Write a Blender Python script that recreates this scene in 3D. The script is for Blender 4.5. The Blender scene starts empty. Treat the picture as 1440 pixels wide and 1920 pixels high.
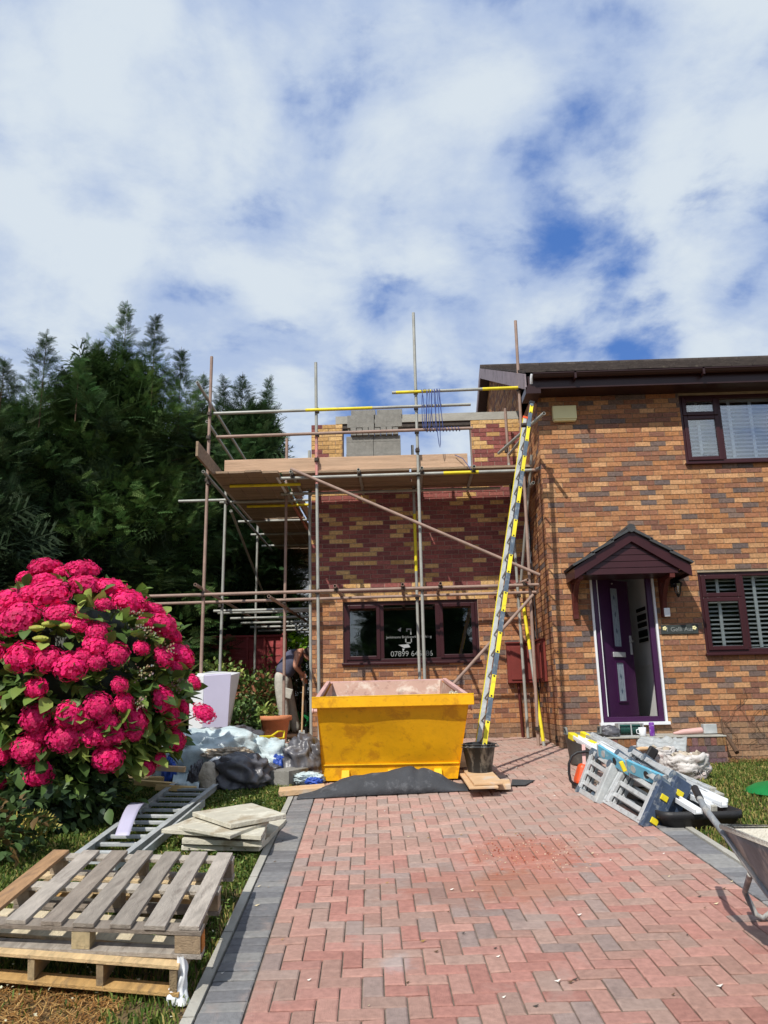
import bpy, math, random
import numpy as np
from mathutils import Vector, Matrix, noise as mnoise
sc = bpy.context.scene
R = math.radians
rng = random.Random(7)
# ------------------------------------------------------------------ camera
EYE = 1.64
FPX = 1440.0
_t, _y, _r = R(13.58), R(1.45), R(1.23)
Fh = np.array([-math.sin(_y), math.cos(_y), 0.0])
CF = math.cos(_t)*Fh + math.sin(_t)*np.array([0, 0, 1.0])
R0 = np.array([math.cos(_y), math.sin(_y), 0.0]); U0 = np.cross(R0, CF)
CR = math.cos(_r)*R0 - math.sin(_r)*U0
CU = math.cos(_r)*U0 + math.sin(_r)*R0
cam_d = bpy.data.cameras.new('camera'); cam = bpy.data.objects.new('camera', cam_d)
sc.collection.objects.link(cam)
M = Matrix.Identity(4)
for i in range(3):
    M[i][0] = CR[i]; M[i][1] = CU[i]; M[i][2] = -CF[i]
M[2][3] = EYE
cam.matrix_world = M
cam_d.sensor_fit = 'VERTICAL'; cam_d.sensor_height = 36; cam_d.lens = FPX/1920*36
cam_d.clip_end = 3000; cam_d.clip_start = 0.05
sc.camera = cam
sc.render.resolution_x = 768; sc.render.resolution_y = 1024
# ------------------------------------------------------------------ light
SUN = Vector((-0.40, -0.80, 1.02)).normalized()
sl = bpy.data.lights.new('sun', 'SUN'); so = bpy.data.objects.new('sun', sl); sc.collection.objects.link(so)
sl.energy = 4.6; sl.angle = R(0.6); sl.color = (1, .95, .87)
so.rotation_euler = SUN.to_track_quat('Z', 'Y').to_euler(); so.location = (-6, -10, 15)
sc.view_settings.view_transform = 'Standard'; sc.view_settings.look = 'None'
sc.view_settings.exposure = -0.02; sc.view_settings.gamma = 1
world = bpy.data.worlds.new('World'); sc.world = world; world.use_nodes = True
def N(nt, t, **k):
    n = nt.nodes.new(t)
    for a, b in k.items(): setattr(n, a, b)
    return n
def math_(nt, op, a, b=None, c=None, clamp=False):
    n = N(nt, 'ShaderNodeMath', operation=op, use_clamp=clamp)
    for i, x in enumerate((a, b, c)):
        if x is None: continue
        if isinstance(x, (int, float)): n.inputs[i].default_value = x
        else: nt.links.new(x, n.inputs[i])
    return n.outputs[0]
def mixc(nt, f, a, b, bt='MIX'):
    n = N(nt, 'ShaderNodeMix', data_type='RGBA', blend_type=bt)
    for i, x in ((0, f), (6, a), (7, b)):
        if isinstance(x, (int, float)): n.inputs[i].default_value = x
        elif isinstance(x, (tuple, list)): n.inputs[i].default_value = (*x[:3], 1)
        else: nt.links.new(x, n.inputs[i])
    return n.outputs[2]
def mrange(nt, v, a, b, c=0.0, d=1.0, smooth=True):
    n = N(nt, 'ShaderNodeMapRange'); n.interpolation_type = 'SMOOTHSTEP' if smooth else 'LINEAR'
    nt.links.new(v, n.inputs[0])
    for i, x in enumerate((a, b, c, d)): n.inputs[i+1].default_value = x
    return n.outputs[0]
def tnoise(nt, vec, scale, detail=4, rough=.55, dist=0.0):
    n = N(nt, 'ShaderNodeTexNoise')
    n.inputs['Scale'].default_value = scale; n.inputs['Detail'].default_value = detail
    n.inputs['Roughness'].default_value = rough; n.inputs['Distortion'].default_value = dist
    if vec is not None: nt.links.new(vec, n.inputs['Vector'])
    return n.outputs[0]
def make_sky():
    nt = world.node_tree; nt.nodes.clear()
    out = N(nt, 'ShaderNodeOutputWorld'); bg = N(nt, 'ShaderNodeBackground')
    nt.links.new(bg.outputs[0], out.inputs[0]); bg.inputs[1].default_value = 0.1
    sky = N(nt, 'ShaderNodeTexSky', sky_type='NISHITA'); sky.sun_disc = False
    sky.sun_elevation = math.asin(SUN.z); sky.sun_rotation = math.atan2(SUN.x, SUN.y)
    tc = N(nt, 'ShaderNodeTexCoord'); d = tc.outputs['Generated']
    sep = N(nt, 'ShaderNodeSeparateXYZ'); nt.links.new(d, sep.inputs[0])
    z = math_(nt, 'ADD', math_(nt, 'MAXIMUM', sep.outputs[2], 0.0), 0.22)
    cb = N(nt, 'ShaderNodeCombineXYZ')
    nt.links.new(math_(nt, 'DIVIDE', sep.outputs[0], z), cb.inputs[0])
    nt.links.new(math_(nt, 'DIVIDE', sep.outputs[1], z), cb.inputs[1])
    p = cb.outputs[0]
    n1 = tnoise(nt, p, 3.4, 9, .56, .25)
    n2 = tnoise(nt, p, 7.0, 6, .6, .2)
    cov = math_(nt, 'ADD', math_(nt, 'MULTIPLY', n1, 2.3), math_(nt, 'MULTIPLY', n2, 1.2)); cov = math_(nt, 'SUBTRACT', cov, .98)
    # open patches of blue between the clouds, each a direction in the sky
    def hole(px, py, w, amt):
        nonlocal cov
        v = CF + (px-720)/FPX*CR - (py-960)/FPX*CU; v = v/np.linalg.norm(v)
        dp = N(nt, 'ShaderNodeVectorMath', operation='DOT_PRODUCT')
        nt.links.new(d, dp.inputs[0]); dp.inputs[1].default_value = tuple(v)
        m = mrange(nt, dp.outputs['Value'], math.cos(R(w)), math.cos(R(w*.25)), 0.0, amt*.74)
        cov = math_(nt, 'SUBTRACT', cov, m)
    for h in ((1120, 370, 7.0, .29), (1260, 290, 6, .2), (1420, 330, 6, .3), (1120, 570, 7.0, .31), (1215, 630, 3.5, .3), (740, 655, 4.5, .22), (640, 750, 5, .24), (810, 720, 4, .18), (575, 185, 3.5, .2),
              (1240, 20, 5, .2), (480, 160, 4, .08), (700, 330, 5, .12), (760, 470, 5, .14), (190, 290, 5, .12), (910, 30, 4, .14), (630, 240, 4, .07), (330, 70, 4, .08)): hole(*h)
    for h in ((350, 520, 22, -.10), (930, 200, 10, -.05), (1330, 560, 6, -.05), (100, 100, 14, -.05), (900, 480, 8, -.06)): hole(*h)
    cf = mrange(nt, cov, .06, .72)
    n3 = tnoise(nt, p, 3.3, 7, .55, .3)
    sh = mrange(nt, math_(nt, 'ADD', math_(nt, 'MULTIPLY', n3, 1.0), math_(nt, 'MULTIPLY', cov, .3)), .58, .92)
    cc = mixc(nt, sh, (4.4, 5.5, 7.7), (7.0, 7.8, 8.6))
    blue = mixc(nt, .65, sky.outputs[0], (.7, 2.2, 6.9))
    nt.links.new(mixc(nt, cf, blue, cc), bg.inputs[0])
make_sky()
# ------------------------------------------------------------------ pixel ray helpers (a point of the photo at a known depth or height)
def ray(px, py): return CF + (px-720)/FPX*CR - (py-960)/FPX*CU
def P(px, py, Y=None, X=None, Z=None):
    d = ray(px, py)
    k = Y/d[1] if Y is not None else (X/d[0] if X is not None else (Z-EYE)/d[2])
    return Vector((d[0]*k, d[1]*k, EYE+d[2]*k))
def gh(x, y):
    a = np.interp(y, [-60, -8, 0, 9, 12.5, 60], [-.3, -.3, 0, .825, 1.0, 1.0])
    b = np.interp(y, [-60, -8, 0, 8.2, 60], [-.3, -.3, 0, .75, .78])
    t = np.clip((np.asarray(x)-2.1)/.9, 0, 1); t = t*t*(3-2*t)
    return a*(1-t)+b*t
def G(px, py):
    d = ray(px, py); lo, hi = .1, 60.
    for _ in range(50):
        m = (lo+hi)/2; k = m/d[1]
        if EYE+k*d[2] > gh(k*d[0], m): lo = m
        else: hi = m
    k = lo/d[1]
    return Vector((d[0]*k, lo, EYE+d[2]*k))
def on(x, y, dz=0.0): return Vector((x, y, float(gh(x, y))+dz))
# ------------------------------------------------------------------ object helpers
ORG = {}
def thing(name, label, cat, loc=(0, 0, 0), group=None, kind=None):
    o = bpy.data.objects.new(name, None); sc.collection.objects.link(o)
    o.empty_display_size = .2
    o.location = loc; ORG[o.name] = Vector(loc); tag(o, label, cat, group, kind)
    return o
def tag(o, label=None, cat=None, group=None, kind=None):
    if label: o['label'] = label
    if cat: o['category'] = cat
    if group: o['group'] = group
    if kind: o['kind'] = kind
    return o
def finish(name, me, mat, parent, org=None):
    o = bpy.data.objects.new(name, me); sc.collection.objects.link(o)
    if isinstance(mat, (list, tuple)):
        for m in mat: me.materials.append(m)
    elif mat: me.materials.append(mat)
    if parent is not None:
        o.parent = parent; ORG[o.name] = ORG[parent.name].copy()
    else:
        o.location = org; ORG[o.name] = Vector(org)
    return o
class MB:
    def __init__(s): s.v = []; s.f = []; s.sm = []; s.c = []; s.mi = []; s.cur = (1, 1, 1); s.m = 0
    def add(s, vs, fs, smooth=False, col=None):
        b = len(s.v); s.v.extend([tuple(x) for x in vs])
        for f in fs:
            s.f.append([b+i for i in f]); s.sm.append(smooth); s.mi.append(s.m)
        c = col or s.cur; s.c.extend([c]*len(vs)); return s
    def hexa(s, p, col=None):
        return s.add(p, [(0, 3, 2, 1), (4, 5, 6, 7), (0, 1, 5, 4), (1, 2, 6, 5), (2, 3, 7, 6), (3, 0, 4, 7)], False, col)
    def box(s, c, size, rot=None, col=None, top=1.0):
        c = Vector(c); h = [x/2 for x in size]; pts = []
        for z in (-1, 1):
            k = top if z > 0 else 1
            for x, y in ((-1, -1), (1, -1), (1, 1), (-1, 1)):
                q = Vector((x*h[0]*k, y*h[1]*k, z*h[2]))
                if rot is not None: q = rot @ q
                pts.append(c+q)
        return s.hexa(pts, col)
    def bx(s, x0, x1, y0, y1, z0, z1, col=None):
        return s.box(((x0+x1)/2, (y0+y1)/2, (z0+z1)/2), (x1-x0, y1-y0, z1-z0), None, col)
    def bar(s, a, b, w, h, up=(0, 0, 1), col=None):
        a = Vector(a); b = Vector(b); d = (b-a).normalized(); u = Vector(up)
        sd = d.cross(u)
        if sd.length < 1e-4: sd = d.cross(Vector((1, 0, 0)))
        sd.normalize(); u = sd.cross(d)
        pts = []
        for e in (a, b):
            for i, j in ((-1, -1), (1, -1), (1, 1), (-1, 1)): pts.append(e+sd*(i*w/2)+u*(j*h/2))
        return s.add(pts, [(0, 1, 2, 3), (7, 6, 5, 4), (0, 4, 5, 1), (1, 5, 6, 2), (2, 6, 7, 3), (3, 7, 4, 0)], False, col)
    def tube(s, a, b, r, n=10, r2=None, col=None, hollow=False):
        a = Vector(a); b = Vector(b); return s.path([a, b], [r, r if r2 is None else r2], n, col, hollow=hollow)
    def path(s, pts, r, n=8, col=None, hollow=False, closed=False):
        pts = [Vector(p) for p in pts]; m = len(pts)
        rr = r if isinstance(r, (list, tuple)) else [r]*m
        vs = []; prev = None
        for i, p in enumerate(pts):
            if closed: d = pts[(i+1) % m]-pts[i-1]
            else: d = pts[min(i+1, m-1)]-pts[max(i-1, 0)]
            d.normalize()
            if prev is None:
                u = d.cross(Vector((0, 0, 1)))
                if u.length < 1e-3: u = d.cross(Vector((1, 0, 0)))
            else: u = prev-d*prev.dot(d)
            u.normalize(); prev = u; w = d.cross(u)
            for k in range(n):
                a = 2*math.pi*k/n; vs.append(p+u*(math.cos(a)*rr[i])+w*(math.sin(a)*rr[i]))
        fs = []
        for i in range(m if closed else m-1):
            j = (i+1) % m
            for k in range(n):
                fs.append((i*n+k, i*n+(k+1) % n, j*n+(k+1) % n, j*n+k))
        s.add(vs, fs, True, col)
        if not closed:
            for st, sg in ((0, 1), ((m-1)*n, -1)):
                pr = [Vector(q) for q in vs[st:st+n]]; cc = col or s.cur   # caps have their own vertices
                flip = (lambda f: f) if sg < 0 else (lambda f: f[::-1])
                if hollow:
                    d = (pts[1]-pts[0]).normalized() if st == 0 else (pts[-2]-pts[-1]).normalized()
                    cpt = pts[0] if st == 0 else pts[-1]
                    inn = [cpt+(q-cpt)*.78 for q in pr]; dee = [q+d*.12 for q in inn]
                    fs2 = []
                    for k in range(n):
                        k2 = (k+1) % n
                        fs2.append(flip([k, k2, n+k2, n+k])); fs2.append(flip([n+k, n+k2, 2*n+k2, 2*n+k]))
                    fs2.append(flip([2*n+k for k in range(n)]))
                    s.add(pr+inn+dee, fs2, False, cc)
                else:
                    s.add(pr, [flip(list(range(n)))], False, cc)
        return s
    def lathe(s, prof, org=(0, 0, 0), n=24, smooth=True, col=None, rot=None, sx=1, sy=1):
        vs = []; o = Vector(org)
        for r_, z_ in prof:
            for k in range(n):
                a = 2*math.pi*k/n; q = Vector((math.cos(a)*r_*sx, math.sin(a)*r_*sy, z_))
                if rot is not None: q = rot @ q
                vs.append(o+q)
        fs = []
        for i in range(len(prof)-1):
            for k in range(n): fs.append((i*n+k, i*n+(k+1) % n, (i+1)*n+(k+1) % n, (i+1)*n+k))
        return s.add(vs, fs, smooth, col)
    def prism(s, poly, off, col=None):
        poly = [Vector(p) for p in poly]; off = Vector(off); n = len(poly)
        fs = [tuple(range(n))[::-1], tuple(range(n, 2*n))]+[(i, (i+1) % n, n+(i+1) % n, n+i) for i in range(n)]
        return s.add(poly+[p+off for p in poly], fs, False, col)
    def grid(s, fn, nu, nv, smooth=True, col=None, closed_u=False):
        vs = [fn(i/(nu-1), j/(nv-1)) for j in range(nv) for i in range(nu)]
        fs = [(j*nu+i, j*nu+i+1, (j+1)*nu+i+1, (j+1)*nu+i) for j in range(nv-1) for i in range(nu-1)]
        return s.add(vs, fs, smooth, col)
    def build(s, name, mat, parent=None, org=None, bevel=0, solid=0, sub=0, fixn=True):
        if parent is not None: o_ = ORG[parent.name]
        else:
            if org is None:
                a = np.array(s.v); org = ((a[:, 0].min()+a[:, 0].max())/2, (a[:, 1].min()+a[:, 1].max())/2, a[:, 2].min())
            o_ = Vector(org)
        v = np.array(s.v, dtype=np.float64)-np.array(o_)
        me = bpy.data.meshes.new(name); me.from_pydata(v.tolist(), [], s.f)
        me.polygons.foreach_set('use_smooth', s.sm)
        me.polygons.foreach_set('material_index', s.mi)
        at = me.attributes.new('col', 'FLOAT_COLOR', 'POINT')
        c = np.ones((len(v), 4), dtype=np.float32); c[:, :3] = np.array(s.c); at.data.foreach_set('color', c.ravel())
        me.update()
        o = finish(name, me, mat, parent, org)
        if solid:
            m = o.modifiers.new('solid', 'SOLIDIFY'); m.thickness = solid; m.offset = 0
        if bevel:
            m = o.modifiers.new('bevel', 'BEVEL'); m.width = bevel; m.segments = 2; m.limit_method = 'ANGLE'; m.angle_limit = R(40)
        if sub:
            m = o.modifiers.new('sub', 'SUBSURF'); m.levels = sub; m.render_levels = sub
        return o
def npmesh(name, V, Fc, mat, parent=None, org=(0, 0, 0), cols=None, smooth=False, tris=None):
    """V (n,3) world coordinates, Fc (m,k) faces"""
    o_ = ORG[parent.name] if parent is not None else Vector(org)
    V = V-np.array(o_)
    me = bpy.data.meshes.new(name); k = Fc.shape[1]
    me.vertices.add(len(V)); me.vertices.foreach_set('co', V.astype(np.float32).ravel())
    me.loops.add(Fc.size); me.loops.foreach_set('vertex_index', Fc.astype(np.int32).ravel())
    me.polygons.add(len(Fc)); me.polygons.foreach_set('loop_start', np.arange(0, Fc.size, k, dtype=np.int32))
    me.polygons.foreach_set('loop_total', np.full(len(Fc), k, dtype=np.int32))
    if smooth: me.polygons.foreach_set('use_smooth', np.ones(len(Fc), dtype=bool))
    me.update(calc_edges=True)
    if cols is not None:
        at = me.attributes.new('col', 'FLOAT_COLOR', 'POINT')
        c = np.ones((len(V), 4), dtype=np.float32); c[:, :3] = cols; at.data.foreach_set('color', c.ravel())
    return finish(name, me, mat, parent, org)
def frames(nrm, nr, spin=None, upmix=None):
    """rotation matrices (n,3,3) with columns x,y,z where y = given direction, random roll"""
    n = len(nrm); y = nrm/np.linalg.norm(nrm, axis=1, keepdims=True)
    a = nr.normal(size=(n, 3)) if spin is None else spin
    x = np.cross(y, a); x /= np.linalg.norm(x, axis=1, keepdims=True)+1e-9
    z = np.cross(x, y)
    return np.stack([x, y, z], axis=2)
def scatter(TV, TF, pos, rot, sc_, cols):
    n = len(pos); m = len(TV)
    V = np.einsum('nij,mj->nmi', rot, TV)*sc_[:, None, None]+pos[:, None, :]
    Fc = (TF[None]+(np.arange(n)*m)[:, None, None]).reshape(-1, TF.shape[1])
    C = np.repeat(cols[:, None, :], m, axis=1).reshape(-1, 3)
    return V.reshape(-1, 3), Fc, C
def copy_tree(o, parent=None):
    c = o.copy(); sc.collection.objects.link(c); c.parent = parent
    for ch in list(o.children): copy_tree(ch, c)
    return c
# ------------------------------------------------------------------ materials
def srgb(r, g, b, k=1.0):
    f = lambda c: ((c/255+.055)/1.055)**2.4 if c > 10 else c/255/12.92
    return (f(r)*k, f(g)*k, f(b)*k)
def mat(name, col=None, rough=.7, metal=0., var=.18, vs=6., bump=.15, bs=60., dirt=None, spec=.4, attr=False, stretch=None, trans=0, coat=0):
    m = bpy.data.materials.new(name); m.use_nodes = True; nt = m.node_tree
    b = nt.nodes['Principled BSDF']; tc = N(nt, 'ShaderNodeTexCoord'); v = tc.outputs['Object']
    if stretch:
        mp = N(nt, 'ShaderNodeMapping'); mp.inputs['Scale'].default_value = stretch; nt.links.new(v, mp.inputs[0]); v = mp.outputs[0]
    if attr:
        at = N(nt, 'ShaderNodeAttribute', attribute_name='col'); base = at.outputs['Color']
        if col: base = mixc(nt, 1.0, base, col, 'MULTIPLY')
    else:
        rg = N(nt, 'ShaderNodeRGB'); rg.outputs[0].default_value = (*col, 1); base = rg.outputs[0]
    if var:
        nz = tnoise(nt, v, vs, 5, .6)
        f = mrange(nt, nz, .3, .7, 1-var, 1+var, False)
        cb = N(nt, 'ShaderNodeCombineColor'); [nt.links.new(f, cb.inputs[i]) for i in range(3)]
        base = mixc(nt, 1.0, base, cb.outputs[0], 'MULTIPLY')
    if dirt:
        for dc, amt, ds in (dirt if isinstance(dirt, list) else [dirt]):
            nz = tnoise(nt, v, ds, 6, .65, .3)
            base = mixc(nt, mrange(nt, nz, .62-amt*.3, .72-amt*.2, 0, min(1, amt*1.6)), base, dc)
    nt.links.new(base, b.inputs['Base Color'])
    b.inputs['Roughness'].default_value = rough; b.inputs['Metallic'].default_value = metal
    b.inputs['Specular IOR Level'].default_value = spec
    if coat: b.inputs['Coat Weight'].default_value = coat
    if bump:
        bn = N(nt, 'ShaderNodeBump'); bn.inputs['Strength'].default_value = min(1, bump*2); bn.inputs['Distance'].default_value = .01
        nt.links.new(tnoise(nt, v, bs, 4, .6), bn.inputs['Height']); nt.links.new(bn.outputs[0], b.inputs['Normal'])
    if trans:
        tr = N(nt, 'ShaderNodeBsdfTranslucent'); mx = N(nt, 'ShaderNodeMixShader'); mx.inputs[0].default_value = trans
        nt.links.new(base, tr.inputs[0]); nt.links.new(b.outputs[0], mx.inputs[1]); nt.links.new(tr.outputs[0], mx.inputs[2])
        nt.links.new(mx.outputs[0], nt.nodes['Material Output'].inputs[0])
    return m
def glassmat(name, tint=(.9, .93, .92), fac=.06, rough=.0):
    m = bpy.data.materials.new(name); m.use_nodes = True; nt = m.node_tree; nt.nodes.clear()
    o = N(nt, 'ShaderNodeOutputMaterial'); t = N(nt, 'ShaderNodeBsdfTransparent'); g = N(nt, 'ShaderNodeBsdfGlossy')
    t.inputs[0].default_value = (*tint, 1); g.inputs['Roughness'].default_value = rough; g.inputs[0].default_value = (1, 1, 1, 1)
    lw = N(nt, 'ShaderNodeLayerWeight'); lw.inputs[0].default_value = .35
    f = math_(nt, 'ADD', math_(nt, 'MULTIPLY', lw.outputs['Fresnel'], .8), fac, clamp=True)
    mx = N(nt, 'ShaderNodeMixShader'); nt.links.new(f, mx.inputs[0]); nt.links.new(t.outputs[0], mx.inputs[1]); nt.links.new(g.outputs[0], mx.inputs[2])
    nt.links.new(mx.outputs[0], o.inputs[0]); return m
M_ = {}
M_['brick'] = mat('brick', attr=True, rough=.85, var=.34, vs=30, bump=.35, bs=120, spec=.2)
M_['mortar'] = mat('mortar', srgb(150, 135, 115), .95, var=.2, vs=9, bump=.3)
M_['mortar_new'] = mat('mortar_new', srgb(165, 145, 130), .95, var=.15, vs=9, bump=.3)
M_['block'] = mat('concrete_block', srgb(140, 138, 132), .95, var=.16, vs=14, bump=.5, bs=90, spec=.15)
M_['conc'] = mat('concrete', srgb(165, 162, 152), .9, var=.15, vs=5, bump=.3)
M_['paver'] = mat('paver', attr=True, rough=.9, var=.16, vs=30, bump=.35, bs=160, spec=.15, dirt=(srgb(170, 150, 140), .25, 2.2))
M_['joint'] = mat('joint_sand', srgb(118, 106, 95), .95, var=.3, vs=20)
M_['soil'] = mat('soil', srgb(110, 90, 62), .95, var=.35, vs=9, bump=.6, bs=60, dirt=(srgb(70, 75, 40), .5, 2.0))
M_['grass'] = mat('grass', attr=True, rough=.6, var=.0, bump=0, spec=.2, trans=.3)
M_['leaf'] = mat('leaf', attr=True, rough=.5, var=.12, vs=5, bump=0, spec=.35, trans=.22)
M_['conifer'] = mat('conifer', attr=True, rough=.7, var=.15, vs=1.3, bump=0, spec=.2, trans=.2)
M_['petal'] = mat('petal', attr=True, rough=.6, var=.1, vs=12, bump=0, spec=.2, trans=.3)
M_['bark'] = mat('bark', srgb(85, 65, 50), .9, var=.3, vs=12, bump=.8, bs=30)
M_['upvc'] = mat('rosewood_frame', srgb(58, 27, 31), .35, var=.12, vs=4, bump=.03)
M_['purple'] = mat('purple_door', srgb(62, 28, 66), .35, var=.08, vs=6, bump=.05)
M_['white'] = mat('white_plastic', srgb(224, 227, 230), .45, var=.04, vs=4, bump=.03)
M_['whitewall'] = mat('white_wall', srgb(238, 238, 236), .8, var=.05, vs=2, bump=.1)
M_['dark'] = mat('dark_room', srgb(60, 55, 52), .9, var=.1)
M_['glass'] = glassmat('window_glass', (.42, .48, .46), .11)
M_['glass_up'] = glassmat('upper_window_glass', (.95, .98, 1.0), .15)
M_['fascia'] = mat('brown_fascia', srgb(50, 30, 30), .35, var=.1, vs=3, bump=.03)
M_['barge'] = mat('weathered_barge', srgb(140, 128, 134), .8, var=.15, vs=4, bump=.2, dirt=(srgb(60, 55, 55), .3, 5))
M_['tile'] = mat('roof_tile', srgb(62, 54, 50), .92, var=.35, vs=7, bump=.7, bs=50, dirt=[(srgb(110, 105, 90), .2, 14), (srgb(50, 45, 42), .3, 6)])
M_['slate'] = mat('canopy_slate', srgb(66, 68, 70), .8, var=.15, vs=10, bump=.4, bs=60)
M_['redwood'] = mat('stained_bracket', srgb(84, 32, 26), .6, var=.2, vs=6, bump=.2, stretch=(1, 1, .3))
M_['tube_g'] = mat('galvanised_tube', srgb(160, 161, 154), .5, .1, var=.2, vs=4, bump=.15, dirt=[(srgb(150, 125, 105), .12, 6), (srgb(120, 118, 112), .1, 16)])
M_['tube_r'] = mat('rusty_tube', srgb(154, 130, 117), .65, 0, var=.22, vs=5, bump=.2, dirt=(srgb(134, 96, 80), .15, 9))
M_['tube_p'] = mat('red_painted_tube', srgb(205, 140, 132), .6, .1, var=.2, vs=5, bump=.2, dirt=(srgb(130, 125, 120), .35, 8))
M_['yellow'] = mat('yellow_paint', srgb(226, 208, 42), .55, var=.15, vs=6, bump=.1, dirt=(srgb(150, 140, 80), .25, 10))
M_['clip'] = mat('scaffold_fitting', srgb(70, 62, 56), .6, .5, var=.3, vs=30, bump=.3)
M_['board'] = mat('scaffold_board', srgb(150, 128, 106), .9, var=.3, vs=3.5, bump=.5, bs=30, stretch=(.35, 6, 6), dirt=(srgb(90, 75, 60), .3, 2.5))
M_['toeboard'] = mat('toe_board', srgb(196, 164, 136), .9, var=.2, vs=3, bump=.4, bs=30, stretch=(.35, 6, 6), dirt=(srgb(140, 112, 88), .3, 2.5))
M_['alu'] = mat('aluminium', srgb(196, 199, 200), .4, .3, var=.12, vs=8, bump=.1, dirt=(srgb(120, 118, 112), .3, 14))
M_['alu_d'] = mat('dull_aluminium', srgb(172, 176, 176), .55, .15, var=.2, vs=8, bump=.15, dirt=(srgb(205, 205, 200), .3, 14))
M_['ladblue'] = mat('worn_blue_paint', srgb(84, 98, 112), .6, .2, var=.25, vs=8, bump=.2, dirt=(srgb(165, 168, 165), .35, 12))
def skipmat(name, c, dirts):
    return mat(name, c, .55, .0, var=.14, vs=2.2, bump=.12, bs=25, dirt=dirts, spec=.35)
M_['skip'] = skipmat('skip_yellow', srgb(232, 172, 10), [(srgb(178, 116, 22), .36, 5), (srgb(132, 80, 34), .16, 26), (srgb(120, 74, 40), .05, 7)])
M_['skiplit'] = skipmat('skip_lit_yellow', srgb(240, 190, 10), [(srgb(190, 140, 50), .25, 9)])  # lighter copy of the skip yellow, gives the rim its painted highlight
M_['skipin'] = skipmat('skip_inside', srgb(172, 138, 122), [(srgb(205, 195, 180), .45, 4), (srgb(110, 70, 55), .3, 7)])
M_['skippink'] = skipmat('skip_faded_side', srgb(208, 168, 162), [(srgb(170, 130, 115), .3, 9)])
M_['rubber'] = mat('black_membrane', srgb(62, 64, 68), .75, var=.22, vs=5, bump=.35, bs=70, dirt=(srgb(110, 112, 116), .28, 8))
M_['bag'] = mat('black_bag', srgb(86, 86, 92), .38, var=.2, vs=6, bump=.32, bs=13, spec=.6, dirt=(srgb(130, 128, 128), .30, 6))
M_['tarp'] = mat('pale_tarp', srgb(186, 201, 204), .5, var=.14, vs=5, bump=.4, bs=18, dirt=[(srgb(215, 220, 220), .4, 5), (srgb(120, 150, 160), .25, 10)])
M_['blue'] = mat('blue_plastic', srgb(50, 84, 175), .45, var=.2, vs=6, bump=.3, bs=20)
M_['sack'] = mat('white_sack', srgb(205, 200, 196), .7, var=.14, vs=9, bump=.45, bs=30, dirt=[(srgb(130, 120, 112), .3, 8), (srgb(205, 150, 150), .25, 4)])
M_['cloth'] = mat('dirty_cloth', srgb(190, 175, 155), .9, var=.25, vs=9, bump=.5, bs=30)
M_['stone'] = mat('rubble_stone', srgb(190, 178, 160), .95, var=.2, vs=9, bump=.6, bs=40)
M_['slab'] = mat('old_slab', srgb(188, 183, 166), .9, var=.14, vs=5, bump=.35, bs=50, dirt=[(srgb(135, 112, 78), .36, 3.0), (srgb(225, 222, 205), .3, 8)])
M_['ply'] = mat('plywood', srgb(205, 170, 130), .8, var=.14, vs=5, bump=.2, dirt=(srgb(190, 185, 175), .4, 4))
M_['bucket'] = mat('builders_bucket', srgb(40, 42, 44), .6, var=.2, vs=6, bump=.2, stretch=(1, 1, .35), dirt=(srgb(160, 158, 150), .42, 9))
M_['terra'] = mat('terracotta', srgb(200, 130, 92), .85, var=.14, vs=6, bump=.3, dirt=(srgb(140, 140, 95), .3, 4))
M_['wood_g'] = mat('grey_pallet_wood', attr=True, rough=.9, var=.24, vs=5, bump=.5, bs=35, stretch=(5, .8, 5), dirt=(srgb(95, 82, 74), .25, 4))
M_['pine'] = mat('pale_pine', srgb(210, 178, 122), .85, var=.2, vs=4, bump=.3, stretch=(.8, 5, 5), dirt=(srgb(150, 115, 70), .3, 5))
M_['fence'] = mat('fence_red', srgb(158, 70, 70), .85, var=.25, vs=3, bump=.4, bs=25, stretch=(.6, 2, 3), dirt=(srgb(180, 110, 108), .25, 5))
M_['green'] = mat('green_plastic', srgb(20, 120, 60), .5, var=.12, vs=5, bump=.15)
M_['orange'] = mat('orange_casing', srgb(225, 85, 40), .45, var=.12, vs=9, bump=.1, dirt=(srgb(120, 80, 60), .25, 12))
M_['black'] = mat('black_plastic', srgb(36, 36, 38), .5, var=.15, vs=9, bump=.1)
M_['levelblue'] = mat('level_blue', srgb(96, 165, 190), .45, var=.12, vs=9, bump=.1, dirt=(srgb(200, 205, 205), .3, 14))
M_['navy'] = mat('navy_stile', srgb(60, 74, 96), .5, var=.2, vs=9, bump=.15, dirt=(srgb(150, 155, 158), .36, 14))
M_['tub'] = mat('grey_tub', srgb(118, 122, 120), .5, var=.15, vs=6, bump=.15, trans=.25, dirt=(srgb(165, 165, 158), .3, 8))
M_['barrow'] = mat('barrow_steel', srgb(118, 122, 126), .65, .0, var=.25, vs=8, bump=.25, stretch=(1, 1, .5), dirt=[(srgb(176, 172, 164), .5, 9), (srgb(45, 45, 45), .2, 14)])
M_['cementy'] = mat('cement_crust', srgb(205, 200, 186), .95, var=.12, vs=9, bump=.5, bs=50)
M_['sand'] = mat('sand', srgb(165, 140, 112), .95, var=.2, vs=14, bump=.7, bs=80)
M_['lilac'] = mat('fridge_side', srgb(186, 182, 204), .5, var=.05, vs=3, bump=.03)
M_['skin'] = mat('skin', srgb(200, 145, 120), .55, var=.06, vs=12, bump=.05)
M_['hair'] = mat('hair', srgb(58, 44, 38), .8, var=.2, vs=40, bump=.4)
M_['shirt'] = mat('dark_vest', srgb(86, 88, 108), .9, var=.15, vs=9, bump=.2)
M_['trouser'] = mat('work_trousers', srgb(178, 175, 164), .9, var=.2, vs=9, bump=.4, bs=25)
M_['cable'] = mat('blue_cable', srgb(60, 75, 130), .5, var=.1, bump=0)
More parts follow.
